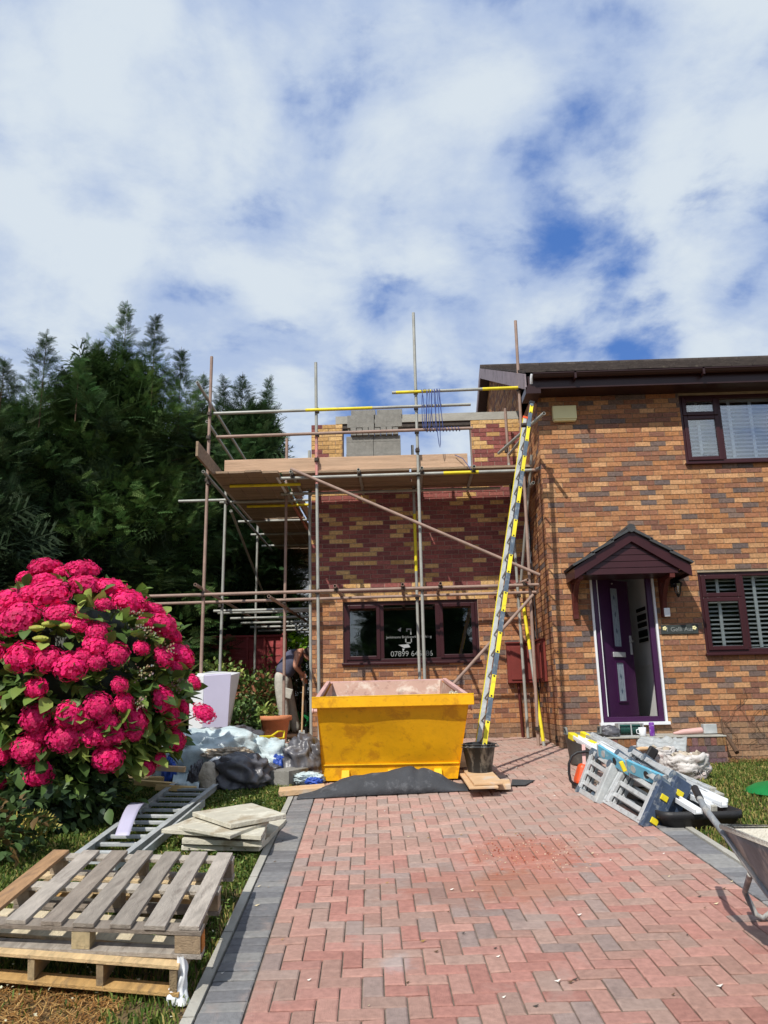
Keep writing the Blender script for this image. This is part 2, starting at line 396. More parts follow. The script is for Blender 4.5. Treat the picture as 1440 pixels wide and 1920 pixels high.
M_['iron'] = mat('lamp_iron', srgb(40, 38, 36), .5, .4, var=.2, vs=20, bump=.2)
M_['cream'] = mat('alarm_cream', srgb(226, 218, 165), .5, var=.05, vs=4, bump=.03)
M_['brownbox'] = mat('meter_box_brown', srgb(118, 50, 44), .5, var=.1, vs=5, bump=.08)
M_['slateplate'] = mat('name_slate', srgb(52, 58, 56), .6, var=.2, vs=14, bump=.2)
M_['letter'] = mat('lettering', srgb(132, 136, 134), .6, var=.0, bump=0)
M_['letterblk'] = mat('black_lettering', srgb(20, 20, 20), .6, var=0, bump=0)
M_['render'] = mat('white_render', srgb(225, 225, 220), .9, var=.06, vs=2, bump=.1)
M_['crusty'] = mat('reddish_dust', attr=True, rough=.95, var=.2, vs=20, bump=.2)
# ================================================================== GROUND
def sheet(name, xs, ys, dz, m, skip=None, kind='structure'):
    xs = np.array(xs); ys = np.array(ys); X, Y = np.meshgrid(xs, ys)
    V = np.stack([X, Y, gh(X, Y)+dz], axis=2).reshape(-1, 3); nx = len(xs)
    F = []
    for j in range(len(ys)-1):
        for i in range(nx-1):
            if skip and skip((xs[i]+xs[i+1])/2, (ys[j]+ys[j+1])/2): continue
            F.append((j*nx+i, j*nx+i+1, (j+1)*nx+i+1, (j+1)*nx+i))
    o = npmesh(name, V, np.array(F), m, None, (0, 0, 0), smooth=True); tag(o, kind=kind); return o
gx = [-900, -300, -100, -40, -20, -12]+list(np.arange(-8, 9.01, .5))+[12, 20, 40, 100, 300, 900]
gy = [-900, -300, -100, -60, -30, -15]+list(np.arange(-8, 16.01, .5))+[20, 30, 60, 120, 300, 900]
sheet('ground', gx, gy, -.03, M_['soil'])
DR = Vector((-.046, 1, 0)).normalized(); DX = Vector((DR.y, -DR.x, 0)); D0 = Vector((-.731+.046*3.594, 0, 0))
def drv(u, v): return D0+DX*u+DR*v
def drive_uv(x, y):
    q = Vector((x, y, 0))-D0; return q.dot(DX), q.dot(DR)
WD = 2.80
# joint bed, then the blocks: one herringbone sheet with every block modelled
xs = np.arange(-2.4, 4.21, .3); ys = np.arange(-3, 12.61, .3)
def _nobed(x, y):
    u, v = drive_uv(x, y)
    if y > 8.2: return not (-1.9 < x < 2.75+(.0 if y > 9 else 0)) or (y > 12.5) or (x > 2.1 and y > 10.9)
    return not (-.1 < u < WD+.1)
sheet('drive_bed', xs, ys, -.012, M_['joint'], _nobed)
def build_drive():
    mb = MB(); r = random.Random(3)
    reds = [srgb(179, 132, 121), srgb(174, 121, 110), srgb(184, 141, 128), srgb(170, 135, 122), srgb(163, 138, 126)]
    greys = [srgb(152, 138, 131), srgb(142, 132, 127), srgb(160, 143, 133)]
    def block(u0, v0, u1, v1, col, dz=0):
        g = .0035; e = .007; u0 += g; v0 += g; u1 -= g; v1 -= g
        dz += r.uniform(-.0015, .0015); tx = r.uniform(-.002, .002); ty = r.uniform(-.002, .002)
        pts = []
        for (k, z) in ((0, -.012), (0, -.0045), (e, 0)):
            for (a, b, sa, sb) in ((u0, v0, 1, 1), (u1, v0, -1, 1), (u1, v1, -1, -1), (u0, v1, 1, -1)):
                q = drv(a+sa*k, b+sb*k); pts.append((q.x, q.y, float(gh(q.x, q.y))+z+dz+(tx if a == u0 else -tx)+(ty if b == v0 else -ty)))
        fs = [(8, 9, 10, 11)]
        for b in (0, 4):
            for i in range(4): fs.append((b+i, b+(i+1) % 4, b+4+(i+1) % 4, b+4+i))
        mb.add(pts, fs, False, col)
    def inside(u, v):
        q = drv(u, v)
        if q.y > 12.47 or q.y < -1.5: return False
        if q.y > 8.6: return -1.85 < q.x < 2.7 and not (q.x > 2.03 and q.y > 10.96)
        return 0 <= u <= WD
    def colr(u, v):
        q = drv(u, v); n = mnoise.noise(Vector((u*.9, v*.9, 3)))
        c = r.choice(reds)
        if r.random() < .16+.25*max(0, n): c = r.choice(greys)
        f = min(1, max(0, (v-5.0)/3.2))*.52+r.uniform(-.06, .06)   # dusty towards the house
        f = min(.8, max(0, f)); d = srgb(174, 152, 140)
        k = r.uniform(.89, 1.08)*(.90+.16*min(1, max(0, (v-3)/4)))
        m_ = srgb(170, 134, 123); return tuple(((c[i]*.72+m_[i]*.28)*(1-f)+d[i]*f)*k for i in range(3))
    for j in range(-20, 135):
        for i in range(-14, 36):
            d = (i-j) % 4
            if d == 0: a, b, c_, e_ = i, j, i+2, j+1
            elif d == 3: a, b, c_, e_ = i, j, i+1, j+2
            else: continue
            u0, v0, u1, v1 = a*.1, b*.1, c_*.1, e_*.1
            um, vm = (u0+u1)/2, (v0+v1)/2
            q = drv(um, vm)
            if q.y <= 8.6:
                if u1 <= .001 or u0 >= WD-.001: continue
                u0 = max(0, u0); u1 = min(WD, u1)
                if q.y < -1.5: continue
            elif not inside(um, vm): continue
            block(u0, v0, u1, v1, colr(um, vm))
    cg = [srgb(124, 124, 125), srgb(114, 114, 116), srgb(134, 133, 131), srgb(108, 108, 110)]
    k = -15
    while k*.1 < 8.5:
        v = k*.1
        if v > -1.5:
            dd = min(1, max(0, (v-5)/3)); c = r.choice(cg); c = tuple(c[i]*(1-.3*dd)+srgb(160, 152, 146)[i]*.3*dd for i in range(3))
            block(-.205, v, -.003, v+.1, c, .002)
            if v < 7.35:
                c = r.choice(cg); block(WD+.003, v, WD+.205, v+.1, tuple(x*1.15 for x in c), .002)
        k += 1
    o = mb.build('driveway', M_['paver'], None, (0, 0, 0)); tag(o, kind='structure')
    nt = M_['paver'].node_tree; b = nt.nodes['Principled BSDF']; src = b.inputs['Base Color'].links[0].from_socket
    tc = N(nt, 'ShaderNodeTexCoord'); ob = tc.outputs['Object']; st = src   # stains with a shape of their own: brick dust, wet cement
    for (x, y, rad, c, a) in ((.80, 5.95, .55, srgb(172, 102, 82), .6), (.25, 5.2, .5, srgb(146, 98, 80), .35), (.70, 5.25, .38, srgb(158, 104, 80), .42), (-.10, 4.15, .13, srgb(178, 182, 184), .3), (1.1, 6.9, .9, srgb(165, 140, 128), .4)):
        sb = N(nt, 'ShaderNodeVectorMath', operation='SUBTRACT'); nt.links.new(ob, sb.inputs[0]); sb.inputs[1].default_value = (x, y, 0)
        ml = N(nt, 'ShaderNodeVectorMath', operation='MULTIPLY'); nt.links.new(sb.outputs[0], ml.inputs[0]); ml.inputs[1].default_value = (1, 1, 0)
        ln = N(nt, 'ShaderNodeVectorMath', operation='LENGTH'); nt.links.new(ml.outputs[0], ln.inputs[0])
        nz = tnoise(nt, ob, 7, 6, .7)
        dd = math_(nt, 'ADD', ln.outputs['Value'], math_(nt, 'MULTIPLY', math_(nt, 'SUBTRACT', nz, .5), rad*2.2))
        st = mixc(nt, mrange(nt, dd, rad*.35, rad, a, 0), st, c)
    nt.links.new(st, b.inputs['Base Color'])
build_drive()
# kerb edging strips
mb = MB()
for k in range(-2, 10):
    v0 = k*.914; a = drv(-.235, v0+.006); b = drv(-.235, min(v0+.91, 8.1))
    if v0 > 8.1: break
    a.z = float(gh(a.x, a.y))-.03; b.z = float(gh(b.x, b.y))-.03
    mb.bar(a, b, .05, .075)
ko = mb.build('edging_kerb', M_['conc'], None, (0, 0, 0)); tag(ko, kind='structure')
mb = MB()
for k in range(-2, 9):
    v0 = k*.914; 
    if v0 > 7.2: break
    a = drv(WD+.232, v0+.006); b = drv(WD+.232, min(v0+.91, 7.3))
    a.z = float(gh(a.x, a.y))-.02; b.z = float(gh(b.x, b.y))-.02
    mb.bar(a, b, .05, .06)
ko = mb.build('edging_kerb', M_['conc'], None, (0, 0, 0)); tag(ko, kind='structure')
# grass ------------------------------------------------------------
def grass(name, n, inside, box, seed, h=(.03, .075), dry=.15):
    nr = np.random.default_rng(seed)
    x = nr.uniform(box[0], box[1], n); y = nr.uniform(box[2], box[3], n)
    k = inside(x, y, nr); x = x[k]; y = y[k]; n = len(x)
    z = gh(x, y)-.02; H = nr.uniform(h[0], h[1], n); a = nr.uniform(0, 2*np.pi, n); w = nr.uniform(.003, .006, n)
    b = nr.uniform(0, 2*np.pi, n); L = H*nr.uniform(.3, 1.1, n)
    dx = np.cos(a)*w; dy = np.sin(a)*w; bx = np.cos(b)*L; by = np.sin(b)*L
    V = np.empty((n, 5, 3))
    V[:, 0] = np.stack([x-dx, y-dy, z], 1); V[:, 1] = np.stack([x+dx, y+dy, z], 1)
    V[:, 2] = np.stack([x+dx*.8+bx*.35, y+dy*.8+by*.35, z+H*.6+.01], 1); V[:, 3] = np.stack([x-dx*.8+bx*.35, y-dy*.8+by*.35, z+H*.6+.01], 1)
    V[:, 4] = np.stack([x+bx, y+by, z+H], 1)
    base = (np.arange(n)*5)[:, None]
    F = np.concatenate([base+np.array([[0, 1, 2]]), base+np.array([[0, 2, 3]]), base+np.array([[3, 2, 4]])])
    g = np.array([srgb(96, 118, 48), srgb(76, 100, 40), srgb(122, 136, 64), srgb(60, 84, 34)]); d = np.array([srgb(176, 160, 96), srgb(150, 140, 84)])
    c = g[nr.integers(0, 4, n)]; isd = nr.random(n) < dry; c[isd] = d[nr.integers(0, 2, isd.sum())]
    o = npmesh(name, V.reshape(-1, 3), F, M_['grass'], None, (0, 0, 0), np.repeat(c, 5, axis=0))
    return tag(o, kind='stuff')
def in_left(x, y, nr):
    u = (x-D0.x)*DX.x+(y-D0.y)*DX.y
    bare = (y < 3.95+.12*np.sin(x*6)) & (x < -1.32+.05*np.sin(y*20))
    bare |= (nr.random(len(x)) < .45) & (u > -.75) & (y < 5.4)      # worn strip beside the kerb
    return (u < -.27) & ~(bare & (nr.random(len(x)) < .93))
o = grass('lawn_grass', 120000, in_left, (-4.9, -1.0, 3.0, 8.8), 5, (.02, .05))
tag(o, 'short green grass with clover on the lawn left of the drive', 'grass')
def in_right(x, y, nr):
    u = (x-D0.x)*DX.x+(y-D0.y)*DX.y
    return (u > WD+.27) & ((y < 7.4) | (x > 2.75)) & ~((y > 10.2) & (x < 4.15))
o = grass('lawn_grass', 90000, in_right, (2.0, 7.5, 4.6, 10.6), 6, (.02, .05), .26)
tag(o, 'sunlit patchy grass on the lawn right of the drive', 'grass')
def straw(name, n, box, seed, label, cat, cols, L=(.02, .07), z=.0):
    nr = np.random.default_rng(seed); x = nr.uniform(box[0], box[1], n); y = nr.uniform(box[2], box[3], n)
    u = (x-D0.x)*DX.x+(y-D0.y)*DX.y; k = (u < -.4) | (u > WD+.2); x = x[k]; y = y[k]; n = len(x)
    a = nr.uniform(0, 2*np.pi, n); l = nr.uniform(*L, n)/2; w = .0022; zz = gh(x, y)-.02+nr.uniform(0, .02, n)+z; t = nr.uniform(-.012, .012, n)
    V = np.empty((n, 4, 3)); ca, sa = np.cos(a), np.sin(a)
    for i, (p, q) in enumerate(((-1, -1), (1, -1), (1, 1), (-1, 1))):
        V[:, i] = np.stack([x+ca*l*p-sa*w*q, y+sa*l*p+ca*w*q, zz+t*p], 1)
    F = np.arange(n*4).reshape(n, 4); c = np.array(cols)[nr.integers(0, len(cols), n)]
    o = npmesh(name, V.reshape(-1, 3), F, M_['grass'], None, (0, 0, 0), np.repeat(c, 4, axis=0)); tag(o, label, cat, kind='stuff')
straw('cut_straw', 16000, (-3.4, -1.3, 2.7, 4.05), 8, 'dry yellow cut stalks scattered over the bare earth in front of the pallets', 'straw',
      [srgb(200, 165, 105), srgb(170, 125, 70), srgb(190, 150, 95), srgb(140, 100, 60)])
straw('leaf_litter', 5000, (3.3, 7.0, 10.25, 10.95), 9, 'brown dead leaves and stems along the foot of the brick wall', 'leaves',
      [srgb(150, 105, 75), srgb(120, 80, 60), srgb(180, 140, 95)], (.03, .08), .02)
# ================================================================== BRICK WALLS
C_OR = [srgb(178, 128, 90), srgb(185, 138, 98), srgb(167, 116, 83), srgb(192, 147, 106), srgb(158, 109, 81), srgb(172, 121, 82)]
C_BR = [srgb(144, 102, 80), srgb(134, 95, 79), srgb(150, 105, 76)]
C_DK = [srgb(116, 99, 92), srgb(126, 105, 94), srgb(108, 95, 91)]
def col_old(u, z, r):
    n = mnoise.noise(Vector((u*1.1, z*1.7, 1.3))); t = r.random()
    if t < .10+.14*max(0, n): c = r.choice(C_DK)
    elif t < .38+.25*max(0, n): c = r.choice(C_BR)
    else: c = r.choice(C_OR)
    if z < 1.25: c = tuple(a*.45+b*.55*.9 for a, b in zip(c, srgb(130, 115, 98)))
    k = r.uniform(.86, 1.12); return tuple(x*k for x in c)
C_MA = [srgb(148, 88, 82), srgb(138, 82, 77), srgb(157, 97, 89), srgb(130, 79, 76)]
C_BF = [srgb(204, 164, 108), srgb(212, 174, 120), srgb(192, 152, 100)]
def col_ext(u, z, r):
    if z < 3.2: return col_old(u, z, r)
    if z < 3.29: c = r.choice(C_BF) if r.random() < .6 else r.choice(C_OR)
    else:
        if z > 5.2: pb = .80 if u < -.9 else (.28 if z > 5.5 else .2)
        elif z < 3.62: pb = .42
        else: pb = .29
        if z > 6.12: pb = .8
        c = r.choice(C_BF) if r.random() < pb else r.choice(C_MA)
    k = r.uniform(.88, 1.1); return tuple(x*k for x in c)
CH = .075; BW = .225
def brick_wall(name, org, ux, nx, u0, u1, z0, z1, opens, colfn, parent, zphase=0., clip=None, seed=1, mort='mortar', core=.28, inner=True, jit=.0015, recess=.010):
    """bricks modelled one by one on the outer face, recessed mortar behind, reveals round every opening"""
    org = Vector(org); ux = Vector(ux); nx = Vector(nx); r = random.Random(seed); mb = MB(); q = lambda u, z, d: org+ux*u+Vector((0, 0, z))+nx*d
    k0 = int(math.floor((z0-zphase)/CH)); k1 = int(math.ceil((z1-zphase)/CH))
    for k in range(k0, k1):
        za = max(z0, zphase+k*CH); zb = min(z1, zphase+(k+1)*CH)
        if zb-za < .02: continue
        off = (BW/2 if k % 2 else 0)
        i0 = int(math.floor((u0-off)/BW)); i1 = int(math.ceil((u1-off)/BW))
        for i in range(i0, i1):
            a = max(u0, off+i*BW); b = min(u1, off+(i+1)*BW)
            if b-a < .015: continue
            ivs = [(a, b)]
            for (oa, ob, oza, ozb) in opens:
                if oza < (za+zb)/2 < ozb:
                    nv = []
                    for (p, s_) in ivs:
                        if ob <= p or oa >= s_: nv.append((p, s_)); continue
                        if p < oa: nv.append((p, oa))
                        if s_ > ob: nv.append((ob, s_))
                    ivs = nv
            c = colfn((a+b)/2, (za+zb)/2, r)
            for (p, s_) in ivs:
                if s_-p < .012: continue
                if clip and not clip((p+s_)/2, (za+zb)/2): continue
                g = .005; d = r.uniform(-jit, jit)
                f = [q(p+g, za+g, d), q(s_-g, za+g, d), q(s_-g, zb-g, d), q(p+g, zb-g, d)]; bk = [q(p+g, za+g, -.02), q(s_-g, za+g, -.02), q(s_-g, zb-g, -.02), q(p+g, zb-g, -.02)]
                mb.add(f+bk, [(0, 1, 2, 3), (0, 4, 5, 1), (1, 5, 6, 2), (2, 6, 7, 3), (3, 7, 4, 0)], False, c)
    w = mb.build(name, M_['brick'], parent)
    mb = MB()
    us = sorted({u0, u1}|{o[0] for o in opens if u0 < o[0] < u1}|{o[1] for o in opens if u0 < o[1] < u1})
    zs = sorted({z0, z1}|{o[2] for o in opens if z0 < o[2] < z1}|{o[3] for o in opens if z0 < o[3] < z1})
    if clip:
        us = list(np.linspace(u0, u1, 60)); zs = list(np.linspace(z0, z1, 40))
    for a, b in zip(us, us[1:]):
        for c_, d_ in zip(zs, zs[1:]):
            m_ = ((a+b)/2, (c_+d_)/2)
            if any(o[0] < m_[0] < o[1] and o[2] < m_[1] < o[3] for o in opens): continue
            if clip and not clip(*m_): continue
            mb.add([q(a, c_, -recess), q(b, c_, -recess), q(b, d_, -recess), q(a, d_, -recess)], [(0, 1, 2, 3)])
            if inner: mb.add([q(a, c_, -core), q(b, c_, -core), q(b, d_, -core), q(a, d_, -core)], [(3, 2, 1, 0)])
    for (oa, ob, oza, ozb) in opens:
        for (p1, p2) in (((oa, oza), (ob, oza)), ((ob, oza), (ob, ozb)), ((ob, ozb), (oa, ozb)), ((oa, ozb), (oa, oza))):
            mb.add([q(p1[0], p1[1], -recess), q(p2[0], p2[1], -recess), q(p2[0], p2[1], -core), q(p1[0], p1[1], -core)], [(3, 2, 1, 0)])
    if len(mb.v): mb.build('mortar', M_[mort], w)
    return w
# ================================================================== MAIN HOUSE
FX, FY = 2.07, 11.0
house = thing('brick_house', 'two storey orange and brown brick house with dark eaves, right of the scaffold', 'house', on(FX, FY))
W1 = (4.21, 7.2, 4.918, 5.99); W2 = (4.18, 7.2, 2.145, 3.285); DO = (2.665, 3.51, 1.243, 3.32)
brick_wall('front_wall', (0, FY, 0), (1, 0, 0), (0, -1, 0), FX, 9.5, .5, 6.03, [W1, W2, DO], col_old, house, zphase=.018, seed=11)
clipg = lambda y, z: z < min(6.1+(y-10.75)*.467, 6.1+(22.1-y)*.467)
# gable wall: outer face looks left (-x)
brick_wall('side_wall', (FX, 0, 0), (0, -1, 0), (-1, 0, 0), -12.5, -11.0, .6, 6.2, [], col_old, house, zphase=.018, seed=12, inner=False)
brick_wall('side_wall', (FX, 0, 0), (0, -1, 0), (-1, 0, 0), -21.9, -12.5, 5.4, 8.8, [], col_old, house, zphase=.018, seed=13, clip=lambda u, z: clipg(-u, z), inner=False)
mb = MB()
mb.add([(FX+.3, 11.3, .5), (FX+.3, 21.9, .5), (FX+.3, 21.9, 6.1), (FX+.3, 16.4, 8.6), (FX+.3, 11.3, 6.1)], [(0, 1, 2, 3, 4)])
mb.add([(9.5, 11.0, .5), (9.5, 21.9, .5), (9.5, 21.9, 6.1), (9.5, 16.4, 8.6), (9.5, 11.0, 6.1)], [(0, 1, 2, 3, 4)])
mb.add([(FX, 21.9, .5), (9.5, 21.9, .5), (9.5, 21.9, 6.1), (FX, 21.9, 6.1)], [(0, 1, 2, 3)])
mb.build('rear_wall', M_['whitewall'], house)
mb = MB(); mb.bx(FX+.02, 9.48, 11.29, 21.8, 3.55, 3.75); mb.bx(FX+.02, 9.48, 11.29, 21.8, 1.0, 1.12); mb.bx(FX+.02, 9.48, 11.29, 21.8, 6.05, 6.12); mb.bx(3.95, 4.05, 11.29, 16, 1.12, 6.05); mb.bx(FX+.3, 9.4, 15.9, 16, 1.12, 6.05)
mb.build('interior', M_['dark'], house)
# hallway seen through the open door
mb = MB(); mb.bx(3.60, 3.66, 11.3, 13.8, 1.12, 3.5); mb.bx(2.45, 2.5, 11.3, 13.8, 1.12, 3.5); mb.bx(2.45, 3.66, 13.75, 13.8, 1.12, 3.5); mb.bx(2.45, 3.66, 11.3, 13.8, 3.46, 3.5)
mb.bx(3.585, 3.6, 11.4, 12.9, 2.02, 2.06)
hall = mb.build('hallway_wall', M_['whitewall'], house)
rr = random.Random(5)
for k, (z, h) in enumerate(((2.86, .05), (2.74, .09), (2.63, .07), (2.5, .1), (2.40, .05))):
    y = 11.62; mb = MB()
    while y < 12.05:
        w = rr.uniform(.025, .075); mb.bx(3.578, 3.584, y, y+w, z-h/2, z+h/2); y += w-.001
    mb.build('wall_lettering', M_['letterblk'], house)
# roof ----------------------------------------------------------------
EX0, EX1 = 1.86, 9.7; EY, EZ, RY, RZ = 10.60, 6.235, 16.42, 8.93
def rooftiles(front=True):
    mb = MB(); r = random.Random(21); n = 20
    y0, y1 = (EY-.04, RY) if front else (22.24, RY)
    for k in range(n):
        t0 = k/n; t1 = (k+1)/n+.012
        w = .30; x = EX0-(.15 if k % 2 else 0)
        while x < EX1:
            a = max(EX0, x)+.003; b = min(EX1, x+w)-.003; x += w
            if b-a < .03: continue
            j = r.uniform(-.004, .006)
            ya, yb = y0+(y1-y0)*t0, y0+(y1-y0)*t1; za, zb = EZ+(RZ-EZ)*t0, EZ+(RZ-EZ)*t1
            mb.hexa([(a, ya, za+.012+j), (b, ya, za+.012+j), (b, yb, zb-.012), (a, yb, zb-.012), (a, ya, za+.042+j), (b, ya, za+.042+j), (b, yb, zb+.012), (a, yb, zb+.012)])
    return mb
rf = rooftiles().build('roof', M_['tile'], house)
rooftiles(False).build('roof', M_['tile'], house)
mb = MB()
x = EX0
while x < EX1:
    mb.tube((x, RY, RZ+.0), (x+.44, RY, RZ+.0), .09, 10); x += .45
mb.build('ridge_tiles', M_['tile'], rf)
mb = MB()
mb.bx(EX0+.03, 9.6, EY, EY+.02, 6.0, 6.20); mb.build('fascia', M_['fascia'], house)
mb = MB(); mb.bx(EX0+.03, 9.6, EY+.021, FY+.02, 6.02, 6.035)
mb.build('soffit', M_['fascia'], house)
mb = MB()
prof = [(-.058, .03)]+[(.055*math.cos(a), .055*math.sin(a)-.0+.03) for a in np.linspace(math.pi, 2*math.pi, 9)]+[(.058, .03)]
def gut(mb, x0, x1):
    inner = [(a*.9, .03+(b-.03)*.9) for a, b in prof]
    for pr, fl in ((prof, 0), (inner, 1)):
        vs = [(xx, EY-.065+a, 6.16+b) for xx in (x0, x1) for a, b in pr]; n = len(pr)
        mb.add(vs, [(i, i+1, n+i+1, n+i) for i in range(n-1)], True)
    for xx in (x0, x1): mb.add([(xx, EY-.065+a, 6.16+b) for a, b in prof], [tuple(range(len(prof)))])
gut(mb, 1.95, 9.6)
for xx in (2.55, 4.4, 6.2): mb.bx(xx, xx+.03, EY-.128, EY-.0, 6.10, 6.2)
mb.bx(1.95, 9.6, EY-.128, EY-.118, 6.185, 6.2)
mb.build('gutter', M_['fascia'], house)
mb = MB(); mb.path([(1.945, EY-.07, 6.20), (1.935, EY-.06, 6.15), (1.94, EY-.0, 6.08)], .022, 8)
mb.build('gutter_outlet', M_['white'], house)
# verge boards and dark verge soffit
def verge(y0, y1, za, zb, nm, m):
    mb = MB(); h = .24
    mb.hexa([(EX0-.015, y0, za-h), (EX0+.008, y0, za-h), (EX0+.008, y1, zb-h), (EX0-.015, y1, zb-h), (EX0-.015, y0, za), (EX0+.008, y0, za), (EX0+.008, y1, zb), (EX0-.015, y1, zb)])
    o = mb.build(nm, M_[m], house)
    mb = MB(); d = .2
    mb.hexa([(EX0+.01, y0, za-d), (FX+.01, y0, za-d), (FX+.01, y1, zb-d), (EX0+.01, y1, zb-d), (EX0+.01, y0, za-d+.015), (FX+.01, y0, za-d+.015), (FX+.01, y1, zb-d+.015), (EX0+.01, y1, zb-d+.015)])
    mb.build('verge_soffit', M_['fascia'], o)
verge(EY, RY, EZ, RZ, 'barge_board', 'barge'); verge(22.24, RY, EZ, RZ, 'barge_board', 'barge')
mb = MB(); mb.bx(EX0-.01, FX, EY, EY+.4, 5.93, 6.03); mb.build('soffit_box', M_['fascia'], house)
# windows ---------------------------------------------------------------
def frame_rect(mb, x0, x1, z0, z1, y, w, d):
    mb.bx(x0, x0+w, y-d/2, y+d/2, z0, z1); mb.bx(x1-w, x1, y-d/2, y+d/2, z0, z1)
    mb.bx(x0+w, x1-w, y-d/2+.001, y+d/2-.001, z0, z0+w); mb.bx(x0+w, x1-w, y-d/2+.001, y+d/2-.001, z1-w, z1)
def window(parent, x0, x1, z0, z1, y, muls, sashes, gm, sill=True):
    mb = MB(); frame_rect(mb, x0, x1, z0, z1, y, .06, .07)
    for m_ in muls: mb.bx(m_-.035, m_+.035, y-.034, y+.034, z0+.06, z1-.06)
    w = mb.build('window', M_['upvc'], parent, bevel=.006)
    for (a, b, c, d, s_) in sashes:
        e = .0
        if s_:
            mb = MB(); frame_rect(mb, a, b, c, d, y-.03, .06, .05)
            mb.build('sash', M_['upvc'], w, bevel=.008); e = .058
        yy = y-.03 if s_ else y
        mb = MB(); mb.bx(a+e, b-e, yy-.004, yy+.004, c+e, d-e); mb.build('pane', gm, w)
    if sill:
        mb = MB(); mb.bx(x0-.02, x1+.02, y-.13, y+.02, z0-.035, z0); mb.build('sill', M_['upvc'], w, bevel=.006)
    return w
def shutters(parent, x0, x1, z0, z1, y, pitch, tilt, stiles, dy=.0):
    mb = MB(); n = int((z1-z0)/pitch)
    rot = Matrix.Rotation(tilt, 3, 'X')
    for k in range(n): mb.box(((x0+x1)/2, y, z0+(k+.5)*pitch), (x1-x0-.04, .062, .008), rot)
    for s_ in stiles: mb.bx(s_-.022, s_+.022, y-.045, y-.03, z0, z1)
    mb.bx(x0-.02, x1+.02, y-.03, y+.03, z0-.05, z0); mb.bx(x0-.02, x1+.02, y-.03, y+.03, z1, z1+.05)
    mb.build('shutter', M_['white'], parent)
yw = FY+.07
w = window(house, W1[0], W1[1], W1[2], W1[3], yw, [4.79, 6.6], [(4.255, 4.775, 5.665, 5.945, 1), (4.255, 4.775, 4.96, 5.66, 1), (4.825, 6.565, 4.978, 5.93, 0)], M_['glass_up'])
shutters(w, 4.30, 6.6, 5.0, 5.93, FY+.2, .062, R(38), [4.52, 5.0, 5.32, 5.64, 5.96, 6.28])
w = window(house, W2[0], W2[1], W2[2], W2[3], yw, [4.79, 6.6], [(4.225, 4.775, 2.93, 3.245, 1), (4.225, 4.775, 2.185, 2.925, 1), (4.825, 6.565, 2.205, 3.225, 0)], glassmat('lower_window_glass', (.97, .99, .98), .03))
shutters(w, 4.25, 6.6, 2.22, 3.22, FY+.2, .062, R(22), [4.5, 5.02, 5.45, 5.9])
# door ------------------------------------------------------------------
mb = MB(); x0, x1, z0, z1 = DO; y = FY-.012
mb.bx(x0-.03, x0, y-.02, y+.1, z0, z1+.03); mb.bx(x1, x1+.03, y-.02, y+.1, z0, z1+.03); mb.bx(x0, x1, y-.02, y+.1, z1, z1+.03); mb.bx(x0-.05, x1+.05, y-.06, y+.12, z0-.04, z0)
tr = mb.build('door_trim', M_['white'], house, bevel=.004)
mb = MB(); frame_rect(mb, x0+.002, x1-.002, z0+.002, z1-.002, FY+.05, .07, .08)
df = mb.build('door_frame', M_['purple'], house, bevel=.006)
mb = MB(); mb.bx(x0+.072, x0+.082, FY+.0, FY+.01, z0+.08, z1-.1); mb.build('seal_strip', M_['white'], df)
ang = R(36); hx, hy = x0+.075, FY+.07; L = .70
def dl(a, b, c):  # door leaf: a along, b out (towards the viewer), c up
    return (hx+a*math.cos(ang)+b*math.sin(ang), hy+a*math.sin(ang)-b*math.cos(ang), c)
def dbox(mb, a0, a1, b0, b1, c0, c1): mb.hexa([dl(a0, b0, c0), dl(a1, b0, c0), dl(a1, b1, c0), dl(a0, b1, c0), dl(a0, b0, c1), dl(a1, b0, c1), dl(a1, b1, c1), dl(a0, b1, c1)])
mb = MB(); dbox(mb, 0, L, -.045, 0, z0+.07, z1-.075)
for (a, b, c, d) in ((.27, .46, z0+1.02, z1-.18), (.27, .46, z0+.26, z0+.83)):
    t = .02
    dbox(mb, a, b, .001, .016, c, c+t); dbox(mb, a, b, .001, .016, d-t, d); dbox(mb, a, a+t, .001, .015, c+t, d-t); dbox(mb, b-t, b, .001, .015, c+t, d-t)
leaf = mb.build('door', M_['purple'], house)
M_['obscure'] = mat('obscure_glass', srgb(148, 160, 170), .25, var=.12, vs=20, bump=.3, bs=90)
mb = MB()
for (a, b, c, d) in ((.29, .44, z0+1.04, z1-.2), (.29, .44, z0+.28, z0+.81)): dbox(mb, a, b, .001, .006, c, d)
mb.build('glazed_strip', M_['obscure'], leaf)
mb = MB()
for cz in (z0+1.26, z0+1.5, z0+1.74, z0+.42, z0+.62):
    mb.add([dl(.365, .008, cz-.05), dl(.385, .008, cz), dl(.365, .008, cz+.05), dl(.345, .008, cz)], [(0, 1, 2, 3)])
    mb.add([dl(.363, .0075, cz+.04), dl(.367, .0075, cz+.04), dl(.367, .0075, cz+.14), dl(.363, .0075, cz+.14)], [(0, 1, 2, 3)])
for q_ in (.33, .40):
    for (c, d) in ((z0+1.05, z1-.21), (z0+.29, z0+.8)): mb.add([dl(q_, .0075, c), dl(q_+.004, .0075, c), dl(q_+.004, .0075, d), dl(q_, .0075, d)], [(0, 1, 2, 3)])
mb.build('leaded_pattern', M_['navy'], leaf)
mb = MB(); dbox(mb, .24, .50, .001, .02, z0+.89, z0+.96); mb.build('letter_plate', M_['alu'], leaf, bevel=.004)
mb = MB(); dbox(mb, .635, .67, .001, .014, z0+.93, z0+1.20); 
mb.path([dl(.652, .02, z0+1.12), dl(.652, .055, z0+1.12), dl(.57, .055, z0+1.12)], .011, 8); mb.build('handle', M_['alu'], leaf)
